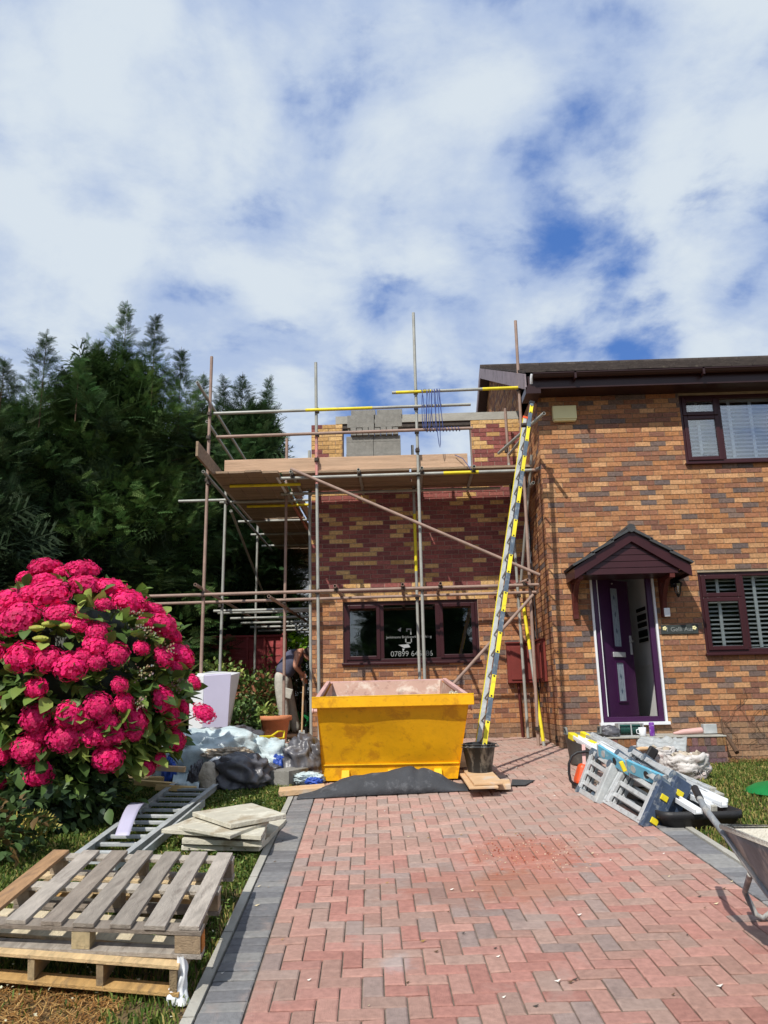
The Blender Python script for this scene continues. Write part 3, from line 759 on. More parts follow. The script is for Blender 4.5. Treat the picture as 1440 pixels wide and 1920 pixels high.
mb = MB(); mb.lathe([(.0, 0), (.012, 0), (.012, .02), (0, .022)], dl(.35, .002, z1-.13), 10, rot=Matrix.Rotation(R(90), 3, 'X')); mb.build('spy_hole', M_['alu'], leaf)
# porch canopy ------------------------------------------------------------
cl, cr, cax, cz0, cz1, cy = 2.31, 3.89, 3.12, 3.30, 3.80, 10.42
mb = MB()
for s_, xe in ((-1, cl), (1, cr)):
    ax = cax; n = Vector((-(cz1-cz0), 0, (ax-xe))) if s_ < 0 else Vector(((cz1-cz0), 0, (xe-ax))); n.normalize(); n = n*.055
    for k in range(3):
        t0, t1 = k/3, (k+1)/3+.03; t1 = min(t1, 1.0)
        a = Vector((xe+(ax-xe)*t0, cy-.04, cz0+(cz1-cz0)*t0)); b = Vector((xe+(ax-xe)*t1, cy-.04, cz0+(cz1-cz0)*t1)); dn = n*(.3*(1-0))
        yb = Vector((0, FY-cy+.035, 0))
        mb.hexa([a+n*.45, b, b+yb, a+yb+n*.45, a+n*1.0, b+n*.75, b+n*.75+yb, a+n*1.0+yb])
can = mb.build('porch_roof', M_['slate'], house)
mb = MB(); mb.tube((cax, cy-.045, cz1+.03), (cax, FY-.003, cz1+.03), .06, 8); mb.build('ridge_tiles', M_['slate'], can)
mb = MB()
for s_, xe in ((-1, cl), (1, cr)):
    a = Vector((xe, cy, cz0)); b = Vector((cax, cy, cz1)); d = Vector((0, .025, 0)); u = Vector((0, 0, .15))
    mb.hexa([a-u, b-u, b-u+d, a-u+d, a, b, b+d, a+d])
    mb.bx(min(xe, xe-s_*.02), max(xe, xe-s_*.02), cy+.026, FY-.003, cz0-.13, cz0)
mb.build('barge_board', M_['upvc'], can)
mb = MB()
for k in range(5):
    za = cz0-.09+k*.088; zb = za+.082
    f = lambda z: (z-cz0+.10)/(cz1-cz0)
    ta, tb = max(0, min(1, f(za))), max(0, min(1, f(zb)))
    xa0, xa1 = cl+(cax-cl)*ta+.02, cr-(cr-cax)*ta-.02; xb0, xb1 = cl+(cax-cl)*tb+.02, cr-(cr-cax)*tb-.02
    if xa1-xa0 < .02: continue
    if k == 0: xa0, xa1, xb0, xb1 = cl+.17, cr-.17, cl+.17, cr-.17
    yy = cy+.045; mb.hexa([(xa0, yy, za), (xa1, yy, za), (xa1, yy+.02, za), (xa0, yy+.02, za), (xb0, yy+.006, zb), (xb1, yy+.006, zb), (xb1, yy+.02, zb), (xb0, yy+.02, zb)])
mb.build('gable_boards', M_['upvc'], can)
mb = MB(); mb.bx(cl+.03, cr-.03, cy+.07, FY-.003, cz0-.09, cz0-.075); mb.build('porch_soffit', M_['fascia'], can)
for xb in (2.40, 3.64):
    mb = MB(); mb.bx(xb-.035, xb+.035, FY-.075, FY-.002, 2.66, cz0-.092)
    pts = []
    for i in range(9):
        a = math.pi/2*i/8; pts.append((FY-.08-.42*(1-math.cos(a)), 2.70+.48*math.sin(a)))
    vs = [(xb-.028, y_, z_) for y_, z_ in pts]+[(xb-.028, FY-.076, cz0-.095), ]
    po = [(xb-.03, FY-.076, 2.72)]+[(xb-.03, y_, z_+.0) for y_, z_ in pts[1:]]+[(xb-.03, FY-.5, cz0-.095)]+[(xb-.03, FY-.44, cz0-.095)]+[(xb-.03, FY-.076-.36*(1-math.cos(math.pi/2*i/8)), 2.82+.36*math.sin(math.pi/2*i/8)) for i in range(8, -1, -1)]
    mb.prism(po, (.06, 0, 0)); mb.bx(xb-.032, xb+.032, cy+.05, FY-.076, cz0-.15, cz0-.096)
    mb.build('bracket', M_['redwood'], can)
# door step ---------------------------------------------------------------
st = thing('door_step', 'raised brick door step with a worn concrete top under the front door', 'step', on(3.3, 10.3))
S = (2.42, 4.02, 10.28, 10.98, 1.086)
r_ = random.Random(4); mb = MB()
def stepbrick(u0, u1, za, zb, side):
    c = tuple(x*r_.uniform(.75, 1.0) for x in r_.choice(C_BR+C_DK+[srgb(150, 108, 72)]))
    if side == 0: mb.bx(u0+.004, u1-.004, S[2]-.0+r_.uniform(-.003, .003), S[2]+.05, za+.004, zb-.004, c)
    else: mb.bx(S[1]-.05, S[1]+r_.uniform(-.003, .003), u0+.004, u1-.004, za+.004, zb-.004, c)
u = S[0]
while u < S[1]-.01: stepbrick(u, min(u+.078, S[1]), S[4]-.125, S[4]-.02, 0); u += .078
u = S[2]+.06
while u < S[3]: stepbrick(u, min(u+.078, S[3]), S[4]-.125, S[4]-.02, 1); u += .078
for k in range(4):
    zb = S[4]-.125-k*CH; u = S[0]-(.11 if k % 2 else 0)
    while u < S[1]: stepbrick(max(u, S[0]), min(u+BW, S[1]), zb-CH, zb, 0); u += BW
    u = S[2]+.06-(.11 if k % 2 else 0)
    while u < S[3]: stepbrick(max(u, S[2]+.06), min(u+BW, S[3]), zb-CH, zb, 1); u += BW
mb.build('brick_base', M_['brick'], st)
mb = MB(); mb.bx(S[0]+.01, S[1]-.012, S[2]+.012, S[3], .6, S[4]-.022); mb.build('core', M_['mortar'], st)
mb = MB(); mb.bx(S[0]-.0, S[1]+.01, S[2]-.012, S[3], S[4]-.02, S[4]); mb.build('top_slab', M_['conc'], st, bevel=.006)
# fittings on the wall -------------------------------------------------------
a, b = P(1036, 760, Y=FY-.1), P(1083, 786, Y=FY-.1)
mb = MB(); mb.bx(a.x, b.x, FY-.085, FY-.003, b.z+.02, a.z); mb.hexa([(a.x+.02, FY-.07, b.z-.01), (b.x-.02, FY-.07, b.z-.01), (b.x-.02, FY-.004, b.z-.01), (a.x+.02, FY-.004, b.z-.01), (a.x+.004, FY-.08, b.z+.019), (b.x-.004, FY-.08, b.z+.019), (b.x-.004, FY-.004, b.z+.019), (a.x+.004, FY-.004, b.z+.019)])
tag(mb.build('alarm_box', M_['cream'], None, bevel=.01), 'cream alarm box high on the brick wall beside the scaffold', 'alarm box')
def make_text(s, size, m, name, parent, loc, rot, ext=.002):
    cu = bpy.data.curves.new(name, 'FONT'); cu.body = s; cu.size = size; cu.extrude = ext; cu.align_x = 'CENTER'; cu.align_y = 'CENTER'
    t = bpy.data.objects.new('tmp', cu); sc.collection.objects.link(t); dg = bpy.context.evaluated_depsgraph_get()
    me = bpy.data.meshes.new_from_object(t.evaluated_get(dg)); bpy.data.objects.remove(t); bpy.data.curves.remove(cu)
    me.transform(Matrix.Translation(Vector(loc)-ORG[parent.name]) @ rot.to_4x4()); me.materials.clear()
    return finish(name, me, m, parent)
RX90 = Matrix.Rotation(R(90), 3, 'X')
a, b = P(1239, 1173, Y=FY-.02), P(1310, 1187, Y=FY-.02)
sg = thing('house_sign', 'dark slate house name plate beside the lower window', 'sign', ((a.x+b.x)/2, FY, b.z))
mb = MB(); mb.bx(a.x, b.x, FY-.022, FY-.003, b.z-.005, a.z+.005); mb.build('plate', M_['slateplate'], sg, bevel=.003)
make_text('1 Gelli Aur', .088, M_['letter'], 'lettering', sg, ((a.x+b.x)/2, FY-.023, (a.z+b.z)/2), RX90)
for xx in (a.x+.05, b.x-.05):
    mb = MB()
    for k in range(5):
        an = 2*math.pi*k/5; mb.lathe([(0, 0), (.016, .001), (.016, .004), (0, .005)], (xx+.017*math.cos(an), FY-.023, (a.z+b.z)/2+.015+.017*math.sin(an)), 8, rot=RX90)
    mb.build('flower_emblem', M_['cream'], sg)
a = P(1247, 1148, Y=FY-.1)
mb = MB(); mb.bx(3.62, 3.70, FY-.11, FY-.078, a.z-.06, a.z+.06)
tag(mb.build('doorbell', M_['white'], None, bevel=.008), 'small white doorbell on the foot of the right porch bracket', 'doorbell')
a = P(1271, 1103, Y=FY-.13)
lp = thing('wall_lantern', 'black iron wall lantern with clear glass right of the porch', 'lantern', (a.x, FY, a.z))
mb = MB(); mb.box((a.x-.02, FY-.015, a.z+.1), (.07, .02, .14)); mb.path([(a.x-.02, FY-.02, a.z+.12), (a.x-.02, FY-.1, a.z+.17), (a.x, FY-.12, a.z+.13)], .01, 6)
mb.lathe([(0, .15), (.02, .13), (.03, .11), (.075, .075), (.08, .065), (.05, .062)], (a.x, FY-.12, a.z), 6, False)
mb.lathe([(0, -.13), (.012, -.12), (.03, -.09), (.032, -.075), (0, -.07)], (a.x, FY-.12, a.z), 6, False)
for k in range(6):
    an = 2*math.pi*k/6; mb.tube((a.x+.03*math.cos(an), FY-.12+.03*math.sin(an), a.z-.08), (a.x+.062*math.cos(an), FY-.12+.062*math.sin(an), a.z+.065), .004, 5)
mb.build('lantern_frame', M_['iron'], lp)
mb = MB(); mb.lathe([(.028, -.075), (.058, .063)], (a.x, FY-.12, a.z), 6, False); mb.build('lantern_glass', M_['glass_up'], lp)
mb = MB(); mb.lathe([(0, -.05), (.01, -.05), (.01, .0), (.018, .02), (0, .045)], (a.x, FY-.12, a.z), 10); mb.build('bulb', M_['white'], lp)
mb = MB(); a = P(1025, 1365, Y=10.97)
for k in range(1): mb.path([(FX-.03, 11.15+.0+.05*math.cos(t), 1.03+.05*math.sin(t)) for t in np.linspace(0, 2*math.pi, 13)[:-1]], .008, 6, closed=True)
tag(mb.build('tether_ring', M_['iron'], None), 'small dark metal ring low on the wall corner', 'ring')
# meter boxes
def meterbox(name, lab, c, w, h, d, side):
    t = thing(name, lab, 'meter box', c)
    mb = MB()
    x, y, z = c
    if side == 'f':
        mb.bx(x-w/2, x+w/2, y-d, y-.004, z, z+h); mb.build('cabinet', M_['brownbox'], t, bevel=.008)
        mb = MB(); mb.bx(x-w/2+.05, x+w/2-.05, y-d-.02, y-d-.001, z+.05, z+h-.05); mb.build('door', M_['brownbox'], t, bevel=.006)
        mb = MB(); mb.bx(x-w/2-.01, x+w/2+.01, y-d-.03, y-.004, z+h+.001, z+h+.02); mb.build('weather_strip', M_['brownbox'], t)
    else:
        mb.bx(x-d, x-.004, y-w/2, y+w/2, z, z+h); mb.build('cabinet', M_['brownbox'], t, bevel=.008)
        mb = MB(); mb.bx(x-d-.02, x-d-.001, y-w/2+.05, y+w/2-.05, z+.05, z+h-.05); mb.build('door', M_['brownbox'], t, bevel=.006)
        mb = MB(); mb.bx(x-d-.03, x-.004, y-w/2-.01, y+w/2+.01, z+h+.001, z+h+.02); mb.build('weather_strip', M_['brownbox'], t)
a, b = P(949, 1207, Y=12.42), P(1006, 1280, Y=12.42)
meterbox('meter_box', 'reddish brown meter box on the extension front behind the scaffold pole', ((a.x+b.x)/2, 12.5, b.z), b.x-a.x, a.z-b.z, .12, 'f')
meterbox('meter_box', 'narrow looking reddish brown meter box on the side wall of the house', (FX, 11.95, b.z+.0), .62, a.z-b.z, .07, 's')
mb = MB(); mb.tube((b.x-.28, 12.45, b.z), (b.x-.26, 12.45, 1.0), .022, 8)
tag(mb.build('service_pipe', M_['redwood'], None), 'brown service pipe from the front meter box down to the paving', 'pipe')
mb = MB(); mb.path([(FX-.03, 12.2, 5.2), (FX-.03, 12.2, 3.1), (FX-.03, 12.15, 2.4)], .012, 6); mb.path([(FX-.06, 12.15, 2.6), (FX-.08, 12.0, 2.3), (FX-.08, 11.9, 1.75), (FX-.1, 12.0, 1.62), (FX-.1, 12.1, 1.7)], .01, 6)
tag(mb.build('wall_cable', M_['black'], None), 'thin dark cable running down the side wall of the house', 'cable')
# ================================================================== EXTENSION
XL, XR, YE = -1.54, 2.045, 12.5
ext = thing('brick_extension', 'half built brick extension with maroon and buff upper courses behind the scaffold', 'extension', on(.3, YE))
EWN = (-1.018, 1.168, 2.186, 3.165); UP = (-1.0, 1.2, 5.25, 6.239)
brick_wall('front_wall', (0, YE, 0), (1, 0, 0), (0, -1, 0), XL, XR, .6, 6.24, [EWN, UP], col_ext, ext, zphase=.015, seed=31, mort='mortar_new', recess=.008)
brick_wall('side_wall', (XL, 0, 0), (0, -1, 0), (-1, 0, 0), -20.0, -YE, .6, 5.6, [], col_ext, ext, zphase=.015, seed=32, mort='mortar_new', recess=.008)
mb = MB(); mb.bx(XL+.02, XR, 19.7, 20, .6, 5.0); mb.bx(XL+.29, XR, YE+.285, 19.7, 3.6, 3.75); mb.build('blockwork_and_shade_slab', M_['block'], ext)  # rear wall, plus an unseen slab added to keep sun out of the room
mb = MB(); mb.bx(-1.12, 2.03, YE-.004, YE+.1, 6.242, 6.38); mb.build('lintel', M_['conc'], ext)
mb = MB(); mb.bx(-1.0, 1.2, YE+.02, YE+.2, 6.166, 6.24); mb.build('steel_angle', M_['clip'], ext)
mb = MB(); r_ = random.Random(9); x = 1.22
for x in (1.22, 1.66): mb.bx(x, x+.43, YE+.17, YE+.27, 6.242, 6.44)
for x in (-1.45, ): mb.bx(x, x+.43, YE+.17, YE+.27, 5.9, 6.1)
mb.build('inner_blocks', M_['block'], ext)
w = window(ext, EWN[0], EWN[1], EWN[2], EWN[3], YE+.07, [-.395, .515], [(-.97, -.42, 2.235, 3.115, 1), (-.36, .48, 2.246, 3.105, 0), (.545, 1.12, 2.235, 3.115, 1)], M_['glass'])
xm = .06
make_text('Jenkinsons Brickwork & Building', .056, M_['letter'], 'lettering', w, (xm-.02, YE+.058, 2.585), RX90, .001)
make_text('07899 645286', .118, M_['letter'], 'lettering', w, (xm+.02, YE+.058, 2.315), RX90, .001)
mb = MB(); t_ = .018
for (x0, x1, z0, z1) in ((.0, .085, 2.70, 2.72), (.065, .085, 2.62, 2.70), (.0, .02, 2.67, 2.70), (-.02, .0, 2.5, 2.56), (.0, .07, 2.48, 2.5), (.07, .088, 2.5, 2.56)): mb.bx(x0, x1, YE+.056, YE+.059, z0, z1)
mb.build('logo', M_['letter'], w)
mb = MB(); mb.prism([(-.14, YE+.057, 2.70), (-.08, YE+.057, 2.74), (-.09, YE+.057, 2.67)], (0, .002, 0)); mb.prism([(-.13, YE+.057, 2.46), (.03, YE+.057, 2.47), (.06, YE+.057, 2.42), (-.04, YE+.057, 2.41)], (0, .002, 0)); mb.prism([(-.07, YE+.057, 2.40), (-.03, YE+.057, 2.40), (-.06, YE+.057, 2.35)], (0, .002, 0))
mb.build('trowel_drawing', M_['alu_d'], w)
# ================================================================== SCAFFOLD
scf = thing('scaffold', 'tube and board scaffold wrapped round the front and side of the extension', 'scaffold', on(-.5, 11.3))
YF, YI = 11.3, 12.22   # outer and inner rows along the front
TR = .0242
def tb(name, a, b, m='tube_g', hollow=True, bands=()):
    """one tube; bands = painted lengths (t0, t1, material)"""
    mb = MB(); a = Vector(a); b = Vector(b); mb.tube(a, b, TR, 10, hollow=hollow)
    o = mb.build(name, M_[m], scf)
    for (t0, t1, bm) in bands:
        mb = MB(); mb.tube(a.lerp(b, t0), a.lerp(b, t1), TR+.0012, 10, hollow=False); mb.build('paint_band', M_[bm], o)
    return o
def coup(par, p, ax=(1, 0, 0)):
    mb = MB(); p = Vector(p); ax = Vector(ax).normalized()
    mb.tube(p-ax*.026, p+ax*.026, TR+.010, 8)
    mb.box(p+Vector((0, -.045, 0)), (.05, .04, .05)); mb.tube(p+Vector((.02, -.05, -.045)), p+Vector((.02, -.05, .045)), .008, 6)
    mb.build('coupler', M_['clip'], par)
gz_ = lambda x, y: float(gh(x, y))
xs_f = [-2.995, -1.31, .25]
s1 = tb('standard', (-2.995, YF, gz_(-3, YF)), (-2.995, YF, 7.01), 'tube_r')
s2 = tb('standard', (-1.27, YF, gz_(-1.3, YF)), (-1.322, YF, 6.85), 'tube_g', bands=((.72, .80, 'tube_p'), (.66, .72, 'tube_p')))
s3 = tb('standard', (.246, YF, gz_(.25, YF)), (.256, YF, 7.66), 'tube_g')
s4 = tb('standard', (1.813, YF, gz_(1.8, YF)), (1.885, YF, 7.46), 'tube_r')
i2a = P(580, 845, Y=YI); i3a = P(773, 835, Y=YI); i4a = P(947, 766, Y=YI); i5a = P(538, 822, Y=YI)
i2 = tb('standard', (-1.50, YI, 1.0), i2a, 'tube_g'); i3 = tb('standard', (.19, YI, 1.0), i3a, 'tube_g', bands=((.55, .75, 'yellow'),))
i4 = tb('standard', (1.81, YI, 1.0), i4a, 'tube_g', bands=((.82, 1.0, 'tube_r'),)); i5 = tb('standard', (-1.93, YI, .99), i5a, 'tube_r')
mb = MB(); q = P(950, 840, Y=YI-.03); mb.tube((q.x, YI, q.z-.07), (q.x, YI, q.z+.07), TR+.01, 10); mb.build('sleeve', M_['clip'], i4)
bx = [tb('standard', (-3.02, y, 1.0), (-3.0, y, 5.15 if y < 14 else 6.2), 'tube_g') for y in (12.54, 15.4, 18.2)]
bi = [tb('standard', (-1.85, y, 1.0), (-1.85, y, 5.5), 'tube_g') for y in (15.4, 18.2)]
ZP = 4.93   # ledgers under the platform
def led(name, x0, x1, y, z, m='tube_g', bands=(), dz=0.):
    return tb(name, (x0, y, z), (x1, y, z+dz), m, bands=bands)
g1 = led('guard_rail', P(400, 776, Y=YF-.05).x, P(883, 768, Y=YF-.05).x, YF-.05, 6.02, 'tube_g', ((.36, .62, 'yellow'),), .02)
g2 = led('guard_rail', P(406, 819, Y=YF-.05).x, P(886, 809, Y=YF-.05).x, YF-.05, 5.63, 'tube_r', dz=.02)
g3 = led('guard_rail', P(735, 736, Y=YF-.05).x, P(985, 731, Y=YF-.05).x, YF-.05, 6.275, 'tube_g', ((.03, .3, 'yellow'), (.68, .95, 'yellow')), .02)
l1 = led('ledger', P(525, 897, Y=YF-.05).x, P(1075, 887, Y=YF-.05).x, YF-.05, ZP, 'tube_g', ((.56, .68, 'yellow'), (.86, 1., 'tube_r')), .02)
l2 = led('ledger', -2.0, 1.6, YI-.05, ZP, 'tube_g')
l3 = led('ledger', P(246, 1116, Y=YF-.05).x, P(1010, 1100, Y=YF-.05).x, YF-.05, 3.17, 'tube_r', dz=.03)
l4 = led('ledger', P(264, 1133, Y=YI-.05).x, P(1014, 1113, Y=YI-.05).x, YI-.05, 3.17, 'tube_r', dz=.04)
for (s_, par, x) in ((s1, s1, -2.995), (s2, s2, -1.30), (s3, s3, .25), (s4, s4, 1.85)):
    for z in (6.02, 5.63, 4.94, 3.18):
        if x > 1 and z > 5.3: continue
        coup(par, (x, YF-.0, z), (0, 0, 1))
coup(s3, (.252, YF, 6.28), (0, 0, 1)); coup(s4, (1.87, YF, 6.28), (0, 0, 1)); coup(s2, (-1.31, YF, 5.22), (0, 0, 1)); coup(s3, (.25, YF, 5.33), (0, 0, 1))
for (par, x) in ((i2, -1.52), (i3, .19), (i4, 1.8), (i5, -1.93)):
    coup(par, (x, YI, 3.18), (0, 0, 1)); coup(par, (x, YI, 4.94), (0, 0, 1))
# transoms of the platform and of the lower lift, running into the wall
for (px, py, m) in ((545, 889, 'tube_g'), (672, 883, 'tube_g'), (791, 879, 'tube_g'), (889, 876, 'tube_g')):
    q = P(px, py, Y=YF-.22); t_ = tb('transom', (q.x, YF-.22, ZP+.055), (q.x, YE-.03, ZP+.055), m); coup(t_, (q.x, YF-.05, ZP+.03), (0, 0, 1))
for (px, py) in ((628, 1104), (755, 1099), (826, 1097)):
    q = P(px, py, Y=YF-.2); t_ = tb('transom', (q.x, YF-.2, 3.235), (q.x, YE-.03, 3.235), 'tube_r'); coup(t_, (q.x, YF-.05, 3.2), (0, 0, 1))
q = P(990, 1092, Y=YF-.2); t_ = tb('transom', (q.x, YF-.2, 3.25), (q.x-.35, YE-.05, 3.25), 'tube_r'); coup(t_, (q.x-.03, YF-.05, 3.22), (0, 0, 1))
# raking tubes on the right
tb('brace', P(545, 879, Y=YF-.10), P(1012, 1078, Y=YF-.10), 'tube_r'); 
a_, b_ = P(1000, 1115, Y=YF-.1), P(848, 1285, Y=YF-.1); b2 = a_+(b_-a_)*1.62; tb('brace', a_, b2, 'tube_r')
tb('raker', P(997, 853, Y=YF-.05), P(977, 1092, Y=YI-.1), 'tube_g')
qa, qb = P(981, 1132, Y=11.6), G(1020, 1399); tb('raker', qa, qb, 'tube_g', bands=((.0, .34, 'yellow'), (.62, .97, 'yellow')))
coup(s4, P(1007, 1366, Y=YF), (0, 0, 1))
LT = tb('ladder_tube', P(1020, 775, Y=10.2), P(935, 850, Y=11.9), 'tube_g')
mb = MB(); q = P(985, 798, Y=10.35); mb.tube(q+Vector((-.06, -.02, 0)), q+Vector((.07, -.02, 0)), .035, 8); mb.build('coupler', M_['clip'], LT)
tb('transom', P(1013, 877, Y=YF-.18), P(985, 862, Y=12.3)+Vector((0, 0, -.25)), 'tube_g')
tb('transom', P(1000, 905, Y=YF-.1), P(978, 930, Y=12.2), 'tube_g')
tb('transom', P(955, 852, Y=YI-.05), P(985, 815, Y=YF-.05), 'tube_g')
# return run along the left side
tb('guard_rail', P(370, 717, X=-3.05), (-3.05, 19, 6.05), 'tube_g')
tb('guard_rail', P(388, 790, X=-3.05), (-3.05, 19, 5.66), 'tube_g')
tb('guard_rail', (-1.72, 19.0, 5.66), (-3.3, 19.0, 5.66), 'tube_r')
la = tb('ledger', P(381, 884, X=-2.97), (-2.97, 19.3, 4.88), 'tube_g'); lb = tb('ledger', P(519, 893, X=-1.92), (-1.92, 19.3, 4.88), 'tube_g', bands=((.0, .12, 'white'), (.2, .45, 'tube_p')))
lc = tb('ledger', P(366, 1096, X=-3.03), (-3.03, 19.3, 3.15), 'tube_r'); ld = tb('ledger', P(504, 1118, X=-1.93), (-1.93, 19.3, 3.15), 'tube_r')
for (p_, x, y, z) in ((lc, -3.03, YF, 3.17), (ld, -1.93, YI, 3.15), (la, -2.97, YF, 4.9), (la, -2.97, 12.54, 4.9), (lc, -3.03, 12.54, 3.16)): coup(p_, (x, y, z), (0, 1, 0))
tb('brace', P(433, 958, X=-3.06), (-3.06, 18.2, 3.3), 'tube_g')
q = P(335, 940, Y=12.5); tb('putlog', q, (-2.95, 12.5, q.z), 'tube_g')
for (y, m) in ((11.62, 'yellow'), (12.62, 'tube_g'), (12.95, 'yellow'), (14.1, 'tube_g'), (15.3, 'tube_g'), (16.5, 'tube_g'), (17.7, 'tube_g'), (18.9, 'tube_g')):
    tb('transom', (-3.12 if m != 'yellow' else -2.72, y, 4.935), (-1.6, y, 4.935), m)
for y in (12.75, 13.05, 14.0, 14.9, 15.8, 16.7, 17.6, 18.5):
    tb('transom', (-3.2, y, 3.10), (-1.58, y, 3.10), 'tube_g')
for z, y in ((4.6, 19.3), (3.9, 19.3), (5.2, 19.3)): tb('transom', (-3.3, y, z), (-1.2, y, z), 'tube_g')
# boards
def boards(x0, x1, y0, y1, n, along, z, jitter=.0, seed=1):
    r = random.Random(seed)
    for k in range(n):
        mb = MB(); j0, j1 = r.uniform(-jitter, jitter), r.uniform(-jitter, jitter)
        if along == 'y':
            w = (x1-x0)/n; a = x0+k*w+.004; mb.bx(a, a+w-.008, y0+j0, y1+j1, z+r.uniform(0, .004), z+.038)
        else:
            w = (y1-y0)/n; a = y0+k*w+.004; mb.bx(x0+j0, x1+j1, a, a+w-.008, z+r.uniform(0, .004), z+.038)
        o = mb.build('board', M_['board'], scf, bevel=.003)
for (ya, yb) in ((11.02, 14.0), (14.05, 17.0), (17.05, 19.8)): boards(-2.86, -1.86, ya, yb, 4, 'y', 4.962, .05, int(ya))
boards(-1.84, .134, YF-.02, YE-.14, 5, 'x', 5.012, .03, 41); boards(.14, 2.02, YF-.02, YE-.14, 5, 'x', 5.012, .02, 42)
def toe(p, q, h, m='toeboard'):
    mb = MB(); mb.bar(Vector(p), Vector(q), .036, h); return mb.build('toe_board', M_[m], scf, bevel=.003)
toe((P(421, 870, Y=YF+.03).x, YF+.045, 5.165), (.26, YF+.045, 5.165), .22); toe((.268, YF+.05, 5.163), (P(877, 860, Y=YF).x, YF+.05, 5.163), .22)
q = P(361, 822, X=-3.0); toe((-2.93, q.y, 5.17), (-2.93, 14.5, 5.11), .225, 'board')
toe((-1.83, 12.3, 5.11), (-1.83, 17, 5.11), .2, 'board')
# ------------------------------------------------ blue cable wrapped over the guard rails
mb = MB(); cr_ = random.Random(3); pts = []
x = P(790, 740, Y=YF-.09).x
for k in range(6):
    zt = 6.30; zb = 5.64 if k != 4 else 5.33; xa = x+k*.055; n = 14
    for i in range(n+1):
        t = i/n; pts.append((xa+.035*t+.025*math.sin(t*math.pi*2+k), YF-.09-.02*math.sin(t*math.pi), zt+(zb-zt)*(.5-.5*math.cos(2*math.pi*t))))
mb.path(pts, .006, 5)
pts = []
for i in range(120):
    t = i/119; pts.append((x+.03+.56*t*1.0, YF-.05+.034*math.cos(t*70), 5.645+.034*math.sin(t*70)))
mb.path(pts, .006, 5)
mb.path([P(853, 853, Y=YF), P(868, 860, Y=YF-.05), P(877, 872, Y=YF-.08), P(883, 880, Y=YF-.1)], .006, 5)
tag(mb.build('power_cable', M_['cable'], None), 'blue cable looped and wrapped round the scaffold guard rails', 'cable')
# ------------------------------------------------ blocks stacked on the platform
def cblock(c, s, lab, rz=0, grp='grey blocks stacked on the scaffold platform', name='concrete_block', m='block'):
    mb = MB(); mb.box((0, 0, s[2]/2), s); o = mb.build(name, M_[m], None, (0, 0, 0), bevel=.004); o.location = c; o.rotation_euler.z = rz
    tag(o, lab, 'block', grp); return o
zb = 5.052; ys = 11.95
for k in range(4):
    cblock((P(650, 850, Y=ys).x+(.22 if k % 2 == 0 else .665), ys, zb+(k//2)*.2155), (.44, .215, .2145), 'grey block low in the stack behind the toe board, %s' % ['lowest on the left', 'lowest on the right', 'second row left', 'second row right'][k])
zb += .4315
xl = P(650, 850, Y=ys).x
names = ['left', 'right']
for k, (n_, xx) in enumerate((('left', xl+.22), ('right', xl+.665))):
    cblock((xx, ys, zb+.0), (.44, .1, .215), 'grey block standing on the platform, %s one of the bottom pair' % n_)
    cblock((xx+.0, ys+.13, zb), (.44, .1, .215), 'grey block hidden behind the %s bottom block on the platform' % n_)
    cblock((xx+.0, ys+.06, zb+.217), (.44, .215, .1), 'grey block lying flat on the %s bottom block' % n_)
r_ = random.Random(12)
for k in range(8):
    cblock((xl+.12+k*.098, ys, zb+.319), (.09, .2, .13-.012*(k % 3 == 1)), 'small cut grey block standing on end, %s in the middle row of the stack' % ['first', 'second', 'third', 'fourth', 'fifth', 'sixth', 'seventh', 'eighth'][k], 0, 'cut blocks in the middle row')
for k, (n_, xx) in enumerate((('left', xl+.24), ('right', xl+.695))):
    cblock((xx, ys-.04, zb+.452), (.44, .1, .215), 'grey block on the small cut blocks, %s of the upper pair' % n_)
    cblock((xx, ys+.1, zb+.452), (.44, .1, .215), 'grey block behind the %s upper block of the stack' % n_)
    cblock((xx+(.02 if k else .045), ys+.03, zb+.669), (.40 if k == 0 else .42, .215, .09), 'grey block lying flat on top of the stack at the %s' % n_)
a = P(628, 860, Y=11.7)
mb = MB(); mb.box((0, 0, .0325), (.215, .102, .065)); hb = thing('perforated_brick', 'orange brick with rows of holes lying on the scaffold boards by the left pier', 'brick', (a.x, 11.75, 5.16))
hb.rotation_euler = (0, 0, 0)
mb = MB(); X0 = a.x-.107; z0 = 5.16; yf = 11.70
nx, nz = 5, 3
# front plate with a grid of holes
cx = [X0+i*.215/(2*nx+1) for i in range(2*nx+2)]; cz = [z0+i*.105/(2*nz+1) for i in range(2*nz+2)]
for i in range(2*nx+1):
    for j in range(2*nz+1):
        hole_ = (i % 2 == 1 and j % 2 == 1)
        if not hole_: mb.bx(cx[i], cx[i+1], yf, yf+.065, cz[j], cz[j+1])
M_['freshbrick'] = mat('fresh_orange_brick', srgb(206, 132, 100), .9, var=.1, vs=10, bump=.2)
mb.build('brick_body', M_['freshbrick'], hb)
mb = MB(); mb.bx(X0-.0, X0+.215, yf+.066, yf+.075, z0, z0+.105); mb.build('backing_brick', M_['freshbrick'], hb)
for k in range(1): cblock((a.x-.12, 11.9, 5.052), (.3, .2, .22), 'grey block on the platform beside the left brick pier')
mb = MB(); mb.box((a.x, 11.76, 5.105), (.23, .12, .106)); tag(mb.build('loose_brick', M_['freshbrick'], None, bevel=.003), 'plain orange brick under the brick with holes', 'brick')
